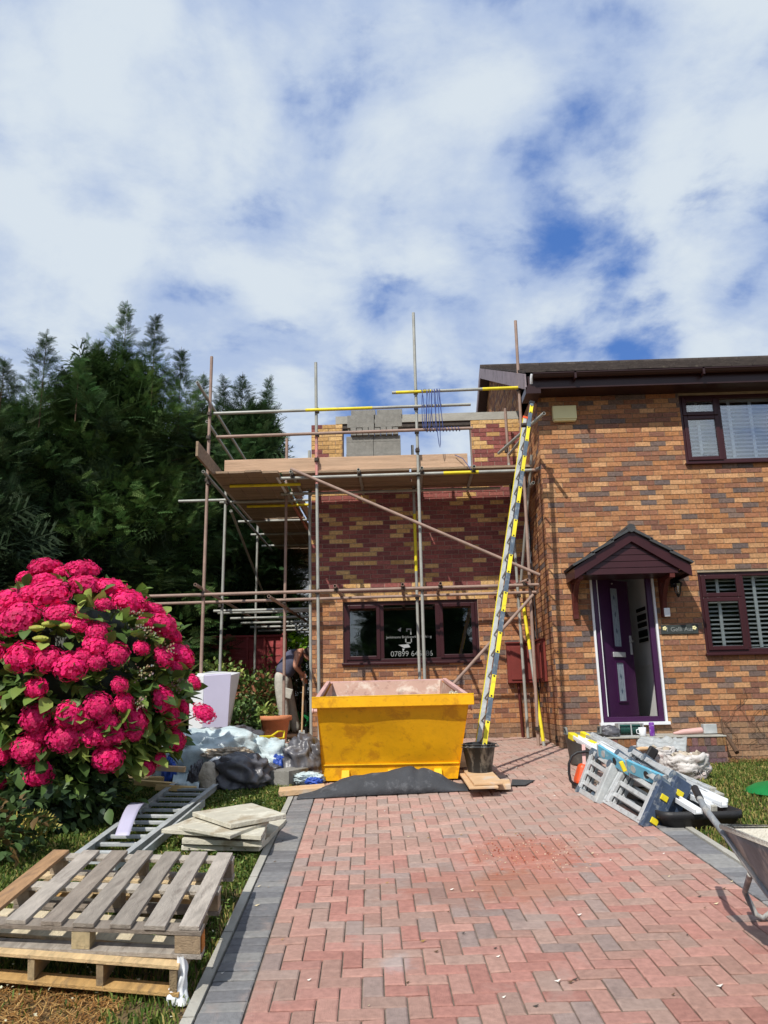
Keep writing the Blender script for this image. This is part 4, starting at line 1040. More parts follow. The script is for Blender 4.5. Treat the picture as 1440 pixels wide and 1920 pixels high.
# ------------------------------------------------ leaning extension ladder
lad = thing('extension_ladder', 'long yellow and grey extension ladder leaning from the bucket up to the scaffold', 'ladder', on(.83, 8.85))
A = P(906, 1412, Y=8.4); B = P(997, 757, Y=10.35)
ax = (B-A).normalized(); rg = Vector((-.035, .40, 0)); rg = (rg-ax*rg.dot(ax)); rg = rg.normalized()*.33
ln = (B-A).length
fwd = ax.cross(rg).normalized()
def stile(off, t0, t1, shift, up=True):
    a = A+ax*(t0*ln)+off+fwd*shift; b = A+ax*(t1*ln)+off+fwd*shift
    return a, b
def mk_stile(off, t0, t1, shift, painted):
    a, b = stile(off, t0, t1, shift); mb = MB(); mb.bar(a, b, .026, .052, up=fwd); o = mb.build('stile', M_['ladblue' if painted else 'alu_d'], lad, bevel=.003)
    if painted:
        n = 10; L_ = (b-a).length; seg = .54; k = 0; t = .08
        while t < L_-.1:
            p = a+(b-a).normalized()*t; q_ = a+(b-a).normalized()*min(L_-.05, t+.27); mb = MB(); mb.bar(p, q_, .030, .048, up=fwd); mb.build('yellow_band', M_['yellow'], o)
            for pp in (p.lerp(q_, .06), p.lerp(q_, .94)):
                mb = MB(); mb.tube(pp-rg.normalized()*.0168, pp-rg.normalized()*.019, .011, 8); mb.build('rivet', M_['black'], o)
            t += seg
    else: 
        mb = MB(); mb.bar(a+fwd*.029, b+fwd*.029, .03, .006, up=fwd); mb.build('yellow_edge', M_['yellow'], o)
    mb = MB(); mb.bar(b, b+(b-a).normalized()*.04, .036, .07, up=fwd); mb.build('end_cap', M_['orange' if not painted else 'black'], o)
mk_stile(Vector((0, 0, 0)), 0, 1.0, 0, True); mk_stile(rg, 0, 1.0, 0, False)
k = 0; t = .2
while t < ln-.1:
    p = A+ax*t; mb = MB(); mb.tube(p, p+rg, .012, 8); mb.build('rung', M_['alu_d'], lad, bevel=.006); t += .27
# ================================================================== CRUMPLED THINGS
def blob(name, c, rad, seed, amp, freq, m, label=None, cat=None, group=None, parent=None, flat=.0, ridge=.5, n=72, rz=0., cut=None, sub=0, pinch=0):
    """closed crumpled bag: ellipsoid displaced by ridged noise and folds, flattened where it lies"""
    c = Vector(c); rad = Vector(rad); nu, nv = n, n//2; rot = Matrix.Rotation(rz, 3, 'Z'); vs = []
    o3 = Vector((seed*3.1, seed*1.7, seed*.9))
    for j in range(nv+1):
        th = math.pi*j/nv
        for i in range(nu):
            ph = 2*math.pi*i/nu
            d = Vector((math.sin(th)*math.cos(ph), math.sin(th)*math.sin(ph), math.cos(th)))
            q = d*freq+o3; w = mnoise.noise_vector(q*.8)*.6
            n1 = mnoise.noise(q+w); n2 = 1-abs(mnoise.noise(q*1.3+w*1.5+o3))*2.6; n3 = 1-abs(mnoise.noise(Vector((q.x*3.4, q.y*3.4, q.z*1.6))+w*2.5))*2.6
            k = 1+amp*(n1*.9+ridge*.8*(n2-.5)+ridge*.16*(n3-.5))
            if pinch: k += pinch*max(0, d.z-.85)*4
            sgn = lambda a, e: math.copysign(abs(a)**e, a)
            p = Vector((sgn(d.x, .85)*rad.x*k, sgn(d.y, .85)*rad.y*k, sgn(d.z, .8)*rad.z*k))
            vs.append(rot @ p + c)
    for v in vs:
        g = float(gh(v.x, v.y))+.004+flat
        if v.z < g: v.z = g+(mnoise.noise(v*9)*.004)
    fs = [(j*nu+i, (j+1)*nu+i, (j+1)*nu+(i+1) % nu, j*nu+(i+1) % nu) for j in range(nv) for i in range(nu)]
    mb = MB(); mb.add(vs, fs, True); o = mb.build(name, M_[m], parent, None if parent else (c.x, c.y, min(v.z for v in vs)))
    if label: tag(o, label, cat, group)
    return o
def drape(name, corners, hfn, n, m, label, cat, thick=.004, group=None, amp=.02, freq=6, seed=1, parent=None, edge=0):
    """cloth/sheet over a quad of ground points; hfn(s,t) gives its height above the ground"""
    c = [Vector(x) for x in corners]; mb = MB()
    def f(s, t):
        p = c[0].lerp(c[1], s).lerp(c[3].lerp(c[2], s), t); q = Vector((p.x*freq, p.y*freq, seed*3.3)); w = mnoise.noise_vector(q*.7)
        e = min(s, 1-s, t, 1-t)*2
        p.x += w.x*edge; p.y += w.y*edge
        n1 = 1-abs(mnoise.noise(q+w))*2; n2 = mnoise.noise(q*2.7+w*2)
        p.z = float(gh(p.x, p.y))+.006+max(0, hfn(s, t)+amp*(n1*.7+n2*.5)*min(1, .35+hfn(s, t)*8)); return p
    mb.grid(f, n[0], n[1]); o = mb.build(name, M_[m], parent, None if parent else tuple(c[0].lerp(c[2], .5)), solid=thick); tag(o, label, cat, group) if label else None
    return o
def GH(px, py, h):
    """point of the photo lying h above the ground"""
    d = ray(px, py); lo, hi = .1, 60.
    for _ in range(50):
        m = (lo+hi)/2; k = m/d[1]
        if EYE+k*d[2] > gh(k*d[0], m)+h: lo = m
        else: hi = m
    k = lo/d[1]; return Vector((d[0]*k, lo, EYE+d[2]*k))
def pxslab(name, pts, z, th, m, label, cat, group=None, bevel=.004, jag=0, dz=None):
    q = [GH(a, b, z) for i, (a, b) in enumerate(pts)]; zm = max(p.z for p in q)*.35+sum(p.z for p in q)/len(q)*.65
    for p in q: p.z = p.z*.6+zm*.4
    if jag:
        r = random.Random(int(pts[0][0])); out = []
        for i, p in enumerate(q):
            nx_ = q[(i+1) % len(q)]
            for k in range(7):
                s = p.lerp(nx_, k/7); s.x += r.uniform(-jag, jag); s.y += r.uniform(-jag, jag); out.append(s)
        q = out
    area = sum(q[i].x*q[(i+1) % len(q)].y-q[(i+1) % len(q)].x*q[i].y for i in range(len(q)))
    if area < 0: q = q[::-1]
    mb = MB(); mb.prism([p-Vector((0, 0, th)) for p in q], (0, 0, th)); o = mb.build(name, M_[m], None, tuple(sum(q, Vector())/len(q)-Vector((0, 0, th))), bevel=bevel); tag(o, label, cat, group); return o
# ================================================================== SKIP
sk = thing('skip', 'empty yellow builders skip with a dusty pinkish inside standing on the drive', 'skip', on(-.2, 8.5))
def skv(px, py, Y): return P(px, py, Y=Y)
FTL, FTR, BTL, BTR = Vector((-.955, 8.22, 1.60)), Vector((.635, 8.20, 1.605)), Vector((-1.09, 10.9, 1.855)), Vector((.50, 10.88, 1.86))
FBL, FBR = G(606, 1467)+Vector((0, .03, .0)), G(858, 1462)+Vector((0, .03, .0))
FBL.y = FBR.y = 8.5; FBL.z = FBR.z = gz_(0, 8.5)+.02
BBL, BBR = Vector((-1.02, 10.2, gz_(0, 10.2)+.06)), Vector((.40, 10.2, gz_(0, 10.2)+.06))
mid = lambda a, b, t: a.lerp(b, t)
kf = .20; FML, FMR = mid(FBL, FTL, kf)+Vector((.0, .045, 0)), mid(FBR, FTR, kf)+Vector((0, .045, 0))
mb = MB()
def dented(a, b, c, d, nu, nv, amp, seed, n_):
    def f(s, t):
        p = a.lerp(b, s).lerp(d.lerp(c, s), t); e = min(s, 1-s, t, 1-t)
        return p+n_*(amp*mnoise.noise(Vector((s*3+seed, t*2.2, seed)))*min(1, e*8))
    mb.grid(f, nu, nv, True)
dented(FML, FMR, FTR, FTL, 30, 20, .022, 1.3, Vector((0, -1, 0))); dented(FBL, FBR, FMR, FML, 20, 5, .008, 2.3, Vector((0, -1, 0)))
dented(FBR, BBR, BTR, FTR, 24, 16, .03, 4.1, Vector((1, 0, 0))); dented(BBL, FBL, FTL, BTL, 24, 16, .03, 5.1, Vector((-1, 0, 0))); dented(BBR, BBL, BTL, BTR, 16, 12, .02, 6.1, Vector((0, 1, 0)))
mb.add([FBL, FBR, BBR, BBL], [(0, 3, 2, 1)])
mb.build('shell', M_['skip'], sk)
mb = MB(); i_ = .05
inn = lambda p, sx, sy: p+Vector((sx*i_, sy*i_, 0))
a, b, c, d = inn(FTL, 1, 1), inn(FTR, -1, 1), inn(BTR, -1, -1), inn(BTL, 1, -1); e, f_, g_, h_ = [inn(p, s1_, s2_)+Vector((0, 0, .03)) for p, s1_, s2_ in ((FBL, 1, 1), (FBR, -1, 1), (BBR, -1, -1), (BBL, 1, -1))]
for (p, q_, r_, s_) in ((f_, e, a, b), (e, h_, d, a), (h_, g_, c, d), (g_, f_, b, c)): 
    def ff(s, t, p=p, q_=q_, r_=r_, s_=s_): return p.lerp(q_, s).lerp(s_.lerp(r_, s), t)
    mb.grid(ff, 12, 8, False)
mb.add([e, f_, g_, h_], [(0, 1, 2, 3)])
mb.build('inside', M_['skipin'], sk)
# rims: channel section round the top
def rim(p, q_, nm, m, w=.07, h=.085):
    mb = MB(); up = Vector((0, -.09, 1)); mb.bar(p, q_, w, h, up=(0, 0, 1)); return mb.build(nm, M_[m], sk, bevel=.006)
o3_ = Vector((0, 0, .02))
rim(FTL+Vector((-.045, -.0, .0)), FTR+Vector((.045, -.0, 0)), 'front_rim', 'skip', .075, .11)
mb = MB(); mb.bar(FTL+Vector((-.045, 0, .058)), FTR+Vector((.045, 0, .058)), .08, .008); mb.build('rim_highlight', M_['skiplit'], sk)  # highlight of the top-lit rim, put into a brighter yellow strip
rim(FTL+Vector((-.01, .04, .01)), BTL+Vector((-.01, 0, .0)), 'side_rim', 'skippink', .05, .05); rim(FTR+Vector((.01, .04, .01)), BTR+Vector((.01, 0, .0)), 'side_rim', 'skippink', .05, .05); rim(BTL, BTR, 'back_rim', 'skippink', .05, .03)
mb = MB()
for (p, sx) in ((FTL, -1), (FTR, 1)):
    for yy in (.35, 2.2):
        q_ = p.lerp(BTL if sx < 0 else BTR, yy/2.7); mb.tube(q_+Vector((0, 0, -.12)), q_+Vector((sx*.06, 0, -.12)), .022, 10); mb.tube(q_+Vector((sx*.055, 0, -.12)), q_+Vector((sx*.07, 0, -.12)), .035, 10)
mb.build('lifting_lug', M_['skippink'], sk)
mb = MB(); mb.bar(FML+Vector((.01, -.012, .0)), FMR+Vector((-.01, -.012, 0)), .012, .012); mb.build('fold_seam', M_['skiplit'], sk)
for px in (648, 735, 822):
    a = P(px, 1466, Y=8.46); mb = MB(); mb.hexa([(a.x-.045, 8.40, gz_(0, 8.4)+.004), (a.x+.045, 8.40, gz_(0, 8.4)+.004), (a.x+.045, 8.5, gz_(0, 8.5)+.01), (a.x-.045, 8.5, gz_(0, 8.5)+.01), (a.x-.04, 8.465, gz_(0, 8.4)+.135), (a.x+.04, 8.465, gz_(0, 8.4)+.135), (a.x+.04, 8.53, gz_(0, 8.4)+.135), (a.x-.04, 8.53, gz_(0, 8.4)+.135)])
    mb.build('foot', M_['skiplit'], sk, bevel=.004)
# rubble dust in the far corner of the rim
mb = MB(); r_ = random.Random(8)
for k in range(26):
    p = FTR+Vector((-.12-r_.random()*.12, .05+r_.random()*.05, .05+r_.random()*.03)); mb.box(p, (.015, .02, .012), Matrix.Rotation(r_.random()*3, 3, 'Z'))
tag(mb.build('moss_crumbs', M_['cementy'], None), 'small crumbs of rubble on the right end of the skip rim', 'debris', kind='stuff')
# black membrane in front of the skip
def memb(s, t):
    pk = .175*math.exp(-((s-.66)/.22)**2)+.10*math.exp(-((s-.32)/.2)**2)
    cr = .03*math.exp(-((s-.69)/.02)**2)
    pr = math.sin(math.pi*min(1, max(0, t*1.15)))**.75
    return (pk+.03-cr)*pr*min(1, (1-s)*6)*min(1, .25+s*3)
drape('rubber_sheet', [G(556, 1500), G(880, 1484), G(884, 1470)+Vector((0, .0, 0)), G(572, 1478)], memb, (70, 16), 'rubber', 'folded black rubber sheet lying on the paving in front of the skip', 'sheet', .006, amp=.012, freq=4, seed=3)
pxslab('timber_plank', [(522, 1486), (610, 1477), (608, 1468), (524, 1476)], .055, .05, 'ply', 'pale timber plank on the paving left of the skip', 'plank', bevel=.003)
pxslab('timber_plank', [(515, 1412), (610, 1409), (612, 1402), (520, 1404)], .09, .05, 'pine', 'yellowish plank behind the black bag left of the skip', 'plank', bevel=.003)
pxslab('timber_plank', [(857, 1430), (880, 1428), (878, 1408), (858, 1410)], .1, .07, 'ply', 'short timber beside the right side of the skip', 'plank')
# boards under the bucket
pxslab('plywood_board', [(880, 1482), (935, 1480), (905, 1440), (858, 1442)], .075, .02, 'ply', 'lowest plywood offcut under the black bucket', 'board', 'plywood offcuts under the bucket')
pxslab('plywood_board', [(889, 1474), (944, 1471), (917, 1438), (868, 1440)], .102, .022, 'ply', 'top plywood offcut carrying the black bucket', 'board', 'plywood offcuts under the bucket')
pxslab('timber_offcut', [(930, 1474), (958, 1473), (955, 1460), (930, 1460)], .06, .045, 'ply', 'small square timber offcut right of the plywood offcuts', 'wood block')
pxslab('slate_offcut', [(958, 1473), (985, 1473), (1003, 1462), (960, 1460)], .012, .006, 'slate', 'thin grey sheet offcut on the paving right of the bucket', 'sheet')
# bucket
def bucket(name, c, rt, rb, h, m, label, cat, handles=True, th=.006, n=36, water=None):
    t = thing(name, label, cat, c); mb = MB(); c = Vector(c)
    mb.lathe([(0, 0), (rb*.97, 0), (rb, .008), (rt, h-.035), (rt+.016, h-.034), (rt+.018, h-.026), (rt+.006, h-.024), (rt+.004, h-.008), (rt+.016, h-.006), (rt+.014, h+.002), (rt-.004, h), (rb-th, .02), (0, .018)], c, n)
    mb.build('body', M_[m], t)
    if handles:
        mb = MB(); pts = [(c.x+(rt+.01)*math.cos(a), c.y-.0+(rt+.02)*math.sin(a)*-.35-.02, c.z+h-.02-.10*math.sin(a)*.3) for a in np.linspace(0, math.pi, 14)]
        mb.path([(c.x+rt+.01, c.y, c.z+h-.03), (c.x+rt+.045, c.y+.02, c.z+h-.03), (c.x+rt+.03, c.y+.12, c.z+h-.01), (c.x+rt*.6, c.y+rt*.9, c.z+h+.005), (c.x, c.y+rt+.02, c.z+h+.005), (c.x-rt*.7, c.y+rt*.8, c.z+h), (c.x-rt-.02, c.y, c.z+h-.03)], .006, 6); mb.build('handle', M_[m], t)
    return t
bp = GH(902, 1450, .103); bucket('bucket', (bp.x, bp.y+.13, bp.z), .168, .125, .285, 'bucket', 'cement stained black bucket holding the foot of the leaning ladder', 'bucket')
# ================================================================== HEAP ON THE LEFT
pt = P(516, 1400, Y=11.7)
pot = thing('plant_pot', 'large terracotta plant pot between the rubble heap and the worker', 'pot', (pt.x, 11.7, .98))
s_ = .46
mb = MB(); mb.lathe([(0, 0), (.13, 0), (.15, .02), (.205, .36), (.235, .365), (.245, .39), (.242, .43), (.225, .435), (.2, .40), (.19, .36), (.0, .36)], (pt.x, 11.7, .98), 40); mb.build('pot_body', M_['terra'], pot)
mb = MB(); mb.lathe([(0, .375), (.19, .372)], (pt.x, 11.7, .98), 20); mb.build('compost', M_['soil'], pot)
# sheet-covered rubble
tp = thing('covered_heap', 'pale blue tarpaulin thrown over a heap of rubble', 'tarpaulin', on(-1.9, 8.8))
blob('tarpaulin', (P(395, 1440, Y=8.9).x-.05, 8.95, .98), (.62, .42, .36), 3, .22, 2.2, 'tarp', parent=tp, n=90)
blob('tarpaulin', (P(480, 1430, Y=9.3).x+.05, 9.2, .93), (.42, .4, .30), 5, .22, 2.4, 'tarp', parent=tp, n=80)
drape('tarp_skirt', [G(322, 1482), G(372, 1488), G(385, 1440), G(335, 1440)], lambda s, t: .04+.22*t, (26, 20), 'tarp', None, None, .004, amp=.05, freq=9, seed=5, parent=tp)
blob('rubble_bag', (P(452, 1465, Y=8.35).x-.02, 8.42, .89), (.33, .24, .21), 11, .26, 1.7, 'bag', 'bulging black rubble bag at the front of the heap beside the lawn', 'bag', 'black rubble bags', n=96, ridge=.8)
blob('rubble_bag', (P(572, 1430, Y=9.0).x, 9.0, .96), (.25, .26, .24), 17, .26, 1.8, 'bag', 'black rubble bag against the left side of the skip', 'bag', 'black rubble bags', n=96, ridge=.9, pinch=.25)
blob('rubble_bag', (P(425, 1380, Y=9.9).x, 9.9, 1.16), (.42, .3, .17), 23, .3, 1.8, 'bag', 'slumped black bag on the back of the heap under the spade', 'bag', 'black rubble bags', n=90, ridge=.9, flat=.1)
blob('rubble_bag', (P(370, 1462, Y=8.3).x, 8.35, .84), (.10, .12, .16), 29, .4, 3, 'bag', 'small torn black bag hanging between tarpaulin and stone', 'bag', 'black rubble bags', n=60, ridge=1.0)
blob('rubble_bag', (P(505, 1463, Y=8.7).x, 8.75, .86), (.12, .14, .1), 31, .3, 3, 'bag', 'little dark bag between the heap and the concrete block', 'bag', 'black rubble bags', n=60, ridge=.8)
blob('stone', (P(393, 1455, Y=8.3).x, 8.28, .86), (.10, .10, .17), 37, .22, 1.6, 'stone', 'beige stone slab set upright in the front of the heap', 'stone', n=48, ridge=.3)
blob('plaster_lump', (P(408, 1438, Y=8.4).x, 8.42, .97), (.12, .1, .09), 39, .2, 2, 'whitewall', 'white plaster lump between the stone and the front black bag', 'rubble', n=48, ridge=.5)
blob('dirty_sack', (P(428, 1408, Y=8.6).x, 8.62, 1.09), (.24, .11, .06), 41, .35, 3.2, 'cloth', 'crumpled beige sack lying across the front of the heap', 'sack', n=80, ridge=1.0, rz=R(25), flat=.2)
blob('blue_sheet', (P(318, 1452, Y=8.6).x, 8.6, .90), (.08, .1, .18), 43, .3, 2.4, 'blue', 'blue plastic sheet edge at the left end of the tarpaulin', 'sheet', n=50, ridge=.8)
blob('blue_sheet', (P(520, 1440, Y=8.85).x, 8.9, .93), (.07, .1, .12), 47, .3, 2.4, 'blue', 'blue plastic sheet edge at the right end of the tarpaulin', 'sheet', n=50, ridge=.8)
blob('blue_sheet', (P(490, 1472, Y=8.4).x, 8.45, .82), (.07, .08, .05), 48, .3, 2.4, 'blue', 'scrap of blue plastic by the foot of the front black bag', 'sheet', n=40, ridge=.8)
blob('striped_cloth', (P(577, 1466, Y=8.45).x, 8.5, .83), (.17, .10, .055), 53, .35, 3, 'tarp', 'light blue crumpled cloth on the ground by the left corner of the skip', 'cloth', n=70, ridge=1.0)
blob('striped_cloth', (P(590, 1470, Y=8.45).x, 8.38, .81), (.09, .05, .035), 54, .35, 3, 'blue', 'darker blue scrap beside the light blue cloth', 'cloth', n=50, ridge=1.0)
c = G(538, 1474); mb = MB(); mb.box((0, 0, .075), (.26, .42, .15)); o = mb.build('concrete_block', M_['block'], None, (0, 0, 0), bevel=.005); o.location = (c.x-.02, c.y+.22, c.z); o.rotation_euler.z = R(-22); tag(o, 'pale concrete block on the ground between black bag and plank', 'block')
for k, (px, py, z_, w_, l_, rz) in enumerate(((300, 1440, 1.00, .12, .5, 70), (298, 1470, .82, .09, .5, 60), (330, 1478, .80, .09, .4, 75))):
    c = P(px, py, Z=z_); mb = MB(); mb.box((0, 0, 0), (l_, w_, .05)); o = mb.build('timber_offcut', M_['ply' if k == 0 else 'pine'], None, (0, 0, 0), bevel=.003); o.location = c; o.rotation_euler = (0, R(5), R(rz-60)); tag(o, ['topmost timber offcut between hydrangea and tarpaulin', 'lower timber offcut under the hydrangea edge', 'timber offcut nearest the blue sheet'][k], 'wood', 'timber offcuts by the hydrangea')
for k in range(2):
    c = G(298-k*8, 1462+k*14); mb = MB(); mb.box((0, 0, 0), (.16, .12, .10)); o = mb.build('timber_bearer', M_['pine'], None, (0, 0, 0), bevel=.003); o.location = c+Vector((0, .06, .05)); tag(o, ['wooden bearer under the upper offcut', 'wooden bearer nearer the lawn ladder'][k], 'wood', 'timber offcuts by the hydrangea')
# spade
spd = thing('spade', 'spade with black and yellow handle lying across the heap', 'spade', P(455, 1385, Y=9.3))
a, b, c, d = P(432, 1387, Y=8.9), P(470, 1383, Y=9.2), P(508, 1381, Y=9.55), P(532, 1379, Y=9.8)
mb = MB(); mb.tube(a, b, .02, 10); mb.build('socket', M_['black'], spd)
mb = MB(); mb.tube(b, c, .017, 10); mb.build('shaft', M_['yellow'], spd)
mb = MB(); sd = Vector((.0, .03, .05)); mb.path([c, c+(d-c)*.5+sd, d+sd, d-sd*.6, c+(d-c)*.5-sd*.6, c], .012, 6); mb.tube(d+sd, d-sd*.6, .014, 8); mb.build('grip', M_['yellow'], spd)
mb = MB(); w_ = Vector((.03, -.1, .02)); bl = P(398, 1368, Y=8.9)
mb.grid(lambda s, t: a.lerp(bl, s)+Vector((.05, .14, -.03))*(t-.5)*(1.0-.25*s*s)+Vector((0, 0, .03*math.cos((t-.5)*3))), 10, 8); mb.build('blade', M_['alu_d'], spd, solid=.004)
# appliance carcass
a, b = P(383, 1288, Y=10.6), P(432, 1357, Y=10.6); zb_ = .95
fr = thing('fridge', 'white fridge with a lilac grey side standing behind the heap', 'fridge', ((a.x+b.x)/2, 10.6, zb_))
q = [P(383, 1285, Y=10.6), P(433, 1257, Y=11.3), P(347, 1247, Y=11.35), P(352, 1282, Y=10.75)]
A_ = P(384, 1284, Y=10.5); B_ = P(435, 1258, Y=10.5); C_ = P(426, 1352, Y=10.5)
mb = MB(); x0_, x1_ = A_.x, B_.x; zt = B_.z-.03
mb.hexa([(x0_+.0, 10.5, zb_), (x1_-.05, 10.5, zb_), (x1_-.45, 11.15, zb_), (x0_-.35, 11.15, zb_), (x0_, 10.46, zt-.02), (x1_, 10.46, zt+.0), (x1_-.40, 11.15, zt+.02), (x0_-.35, 11.15, zt)])
mb.build('side_panel', M_['lilac'], fr, bevel=.01)
mb = MB(); mb.hexa([(x0_-.20, 10.52, zb_), (x0_-.005, 10.5, zb_), (x0_-.055, 11.15, zb_), (x0_-.25, 11.12, zb_), (x0_-.20, 10.48, zt-.02), (x0_-.005, 10.46, zt-.02), (x0_-.055, 11.15, zt), (x0_-.25, 11.12, zt)]); mb.build('door', M_['white'], fr, bevel=.01)
mb = MB(); mb.hexa([(x0_-.3, 11.2, zb_), (x0_+.1, 11.2, zb_), (x0_+.05, 11.6, zb_), (x0_-.3, 11.6, zb_), (x0_-.3, 11.2, zt+.03), (x0_+.12, 11.2, zt-.02), (x0_+.22, 11.7, zt+.05), (x0_-.2, 11.7, zt+.08)])
tag(mb.build('white_cabinet', M_['white'], None, bevel=.008), 'second white cabinet just behind the lilac sided fridge', 'cabinet')
# ================================================================== SLABS, LADDER, PALLETS ON THE LAWN
SG = 'old slabs stacked on the lawn'
pxslab('old_slab', [(340, 1590), (395, 1556), (538, 1532), (487, 1593)], -.02+.06, .035, 'slab', 'bottom slab of the stack, sticking out towards the drive', 'slab', SG, jag=.004)
pxslab('old_slab', [(341, 1575), (352, 1558), (500, 1552), (492, 1582)], -.02+.12, .035, 'slab', 'narrow thick slab second from the bottom of the stack', 'slab', SG, jag=.005)
pxslab('old_slab', [(303, 1558), (395, 1515), (500, 1546), (490, 1574)], -.02+.16, .03, 'slab', 'slab with a long point reaching over the lawn ladder', 'slab', SG, jag=.004)
pxslab('old_slab', [(336, 1551), (372, 1528), (505, 1538), (432, 1572)], -.02+.19, .025, 'slab', 'broken slab directly under the stained top slab', 'slab', SG, jag=.012)
pxslab('old_slab', [(360, 1523), (472, 1503), (537, 1528), (432, 1551)], -.02+.225, .032, 'slab', 'top slab of the stack with a brown stain', 'slab', SG, jag=.003)
gl = thing('lawn_ladder', 'dull aluminium ladder lying flat on the lawn beside the hydrangea', 'ladder', G(280, 1560))
la0, la1, lb0, lb1 = G(120, 1640), G(322, 1486), G(212, 1640), G(402, 1487)
for p, q_ in ((la0, la1), (lb0, lb1)):
    mb = MB(); mb.bar(p+Vector((0, 0, .05)), q_+Vector((0, 0, .05)), .025, .065); mb.bar(p+Vector((.014, 0, .085)), q_+Vector((.014, 0, .085)), .05, .006); mb.build('stile', M_['alu_d'], gl)
for k in range(12):
    t = (k+.5)/12; p, q_ = la0.lerp(la1, t), lb0.lerp(lb1, t); mb = MB(); u_ = Vector((0, 0, .05)); mb.bar(p+u_, q_+u_, .05, .022); mb.bar(p+u_+Vector((0, .0, .013)), q_+u_+Vector((0, .0, .013)), .02, .006); mb.build('rung', M_['alu_d'], gl, bevel=.004)
a, b = G(255, 1616), G(372, 1516)
mb = MB(); mb.bar(a+Vector((.05, 0, .05)), b+Vector((.05, 0, .05)), .02, .06); mb.build('second_stile', M_['alu_d'], gl)
a, b, c, d = GH(215, 1572, .11), GH(242, 1572, .11), GH(272, 1511, .13), GH(245, 1511, .13)
mb = MB(); mb.grid(lambda s, t: a.lerp(b, s).lerp(d.lerp(c, s), t)+Vector((0, 0, .05*math.sin(t*3.0)+.02)), 5, 16); o = mb.build('metal_strip', M_['lilac'], None, solid=.003); tag(o, 'curved pale grey metal strip lying on the lawn ladder', 'strip')
# pallets
PF = P(377, 1738, Z=.645); pu = Vector((-1.2, .20, .0)).normalized(); pv = Vector((-.10, 1.1, .10)).normalized(); pw = pu.cross(pv)*-1; 
if pw.z < 0: pw = -pw
GW = [srgb(166, 157, 146), srgb(150, 141, 130), srgb(178, 169, 156), srgb(142, 131, 119)]; TW = [srgb(176, 138, 100), srgb(200, 170, 130)]
def pb(mb, u0, u1, v0, v1, w0, w1, col, O):
    mb.hexa([O+pu*u+pv*v+pw*w for (u, v, w) in ((u0, v0, w0), (u0, v1, w0), (u1, v1, w0), (u1, v0, w0), (u0, v0, w1), (u0, v1, w1), (u1, v1, w1), (u1, v0, w1))], col)
pr = random.Random(15)
pal = thing('wooden_pallet', 'weathered grey pallet with seven deck boards, on top of the paler one', 'pallet', PF-Vector((0, 0, .145)), 'pallets on the lawn')
def rc(cols): 
    k = pr.uniform(.85, 1.12); c = pr.choice(cols); return tuple(x*k for x in c)
us = [0, .185, .35, .525, .70, .89, 1.10]
for k, u in enumerate(us):
    mb = MB(); j = pr.uniform(-.012, .012); pb(mb, u+j, u+.098+pr.uniform(0, .012)+j, pr.uniform(-.01, .01), 1.17+pr.uniform(-.01, .01), -.02, 0, rc(GW) if k != 6 else rc(TW), PF); mb.build('deck_board', M_['wood_g'], pal, bevel=.002)
for v in (0.0, .53, 1.07):
    mb = MB(); pb(mb, 0.0, 1.2, v+.0, v+.1, -.042, -.0215, rc(GW), PF); mb.build('bearer', M_['wood_g'], pal, bevel=.002)
    for u in (0.0, .55, 1.10):
        mb = MB(); pb(mb, u+.005, u+.10+(.03 if u == 0 else 0), v+.002, v+.098, -.122, -.043, rc([srgb(170, 148, 120), srgb(160, 145, 125)]) if v > 0 or u == 0 else rc([srgb(176, 160, 125)]), PF); mb.build('block', M_['wood_g'], pal, bevel=.002)
    if v == 0:
        mb = MB(); pb(mb, -.001, .006, .02, .098, -.12, -.045, srgb(205, 130, 60), PF); mb.build('orange_end', M_['wood_g'], pal)
for v in (0.0, .53, 1.07):
    mb = MB(); pb(mb, 0.0, 1.2, v+.0, v+.1, -.144, -.123, rc(GW), PF); mb.build('base_board', M_['wood_g'], pal, bevel=.002)
P2 = PF+pu*.0+pv*-.03+pw*-.146
P2 = Vector((P(345, 1797, Z=.50).x, P(345, 1797, Z=.50).y-.085, .494)); pu2 = Vector((-1.2, .2, .03)).normalized()
pal2 = thing('wooden_pallet', 'pale new pine pallet lying underneath the grey pallet', 'pallet', P2-Vector((0, 0, .14)), 'pallets on the lawn')
pu_, pu = pu, pu2
PW = [srgb(222, 208, 178), srgb(214, 190, 150), srgb(204, 176, 132)]
for k, v in enumerate((0, .22, .44, .66, .88, 1.08)):
    mb = MB(); pb(mb, 0, 1.25, v, v+.10, -.018, 0, rc(PW), P2); mb.build('deck_board', M_['wood_g'], pal2, bevel=.002)
for k, v in enumerate((.0, .5, 1.08)):
    mb = MB(); pb(mb, 0, 1.25, v, v+.10, -.135, -.117, rc([srgb(205, 165, 105)]), P2); mb.build('base_board', M_['wood_g'], pal2, bevel=.002)
for u in (.01, .37, .72, 1.08):
    mb = MB(); pb(mb, u, u+.036, .006, 1.17, -.1165, -.0185, rc([srgb(170, 150, 115), srgb(150, 130, 100)]), P2); mb.build('stringer', M_['wood_g'], pal2, bevel=.002)
pu = pu_
# white wrap
a = P(336, 1800, Z=.50)
mb = MB(); 
def wrapf(s, t):
    th = 2*math.pi*s; r_ = .012+.02*t*t+.014*mnoise.noise(Vector((math.cos(th)*1.6, math.sin(th)*1.6, t*3)))+.006*abs(math.sin(th*2+t*3)); p = a+Vector((.012+.012*math.sin(t*6), -.012, 0))
    return p+Vector((math.cos(th)*r_*(1+.5*t), math.sin(th)*r_, .02-.19*t))
mb.grid(wrapf, 40, 50); o = mb.build('plastic_wrap', M_['white'], None); tag(o, 'scrap of white plastic wrap hanging from the corner of the lower pallet', 'plastic wrap')
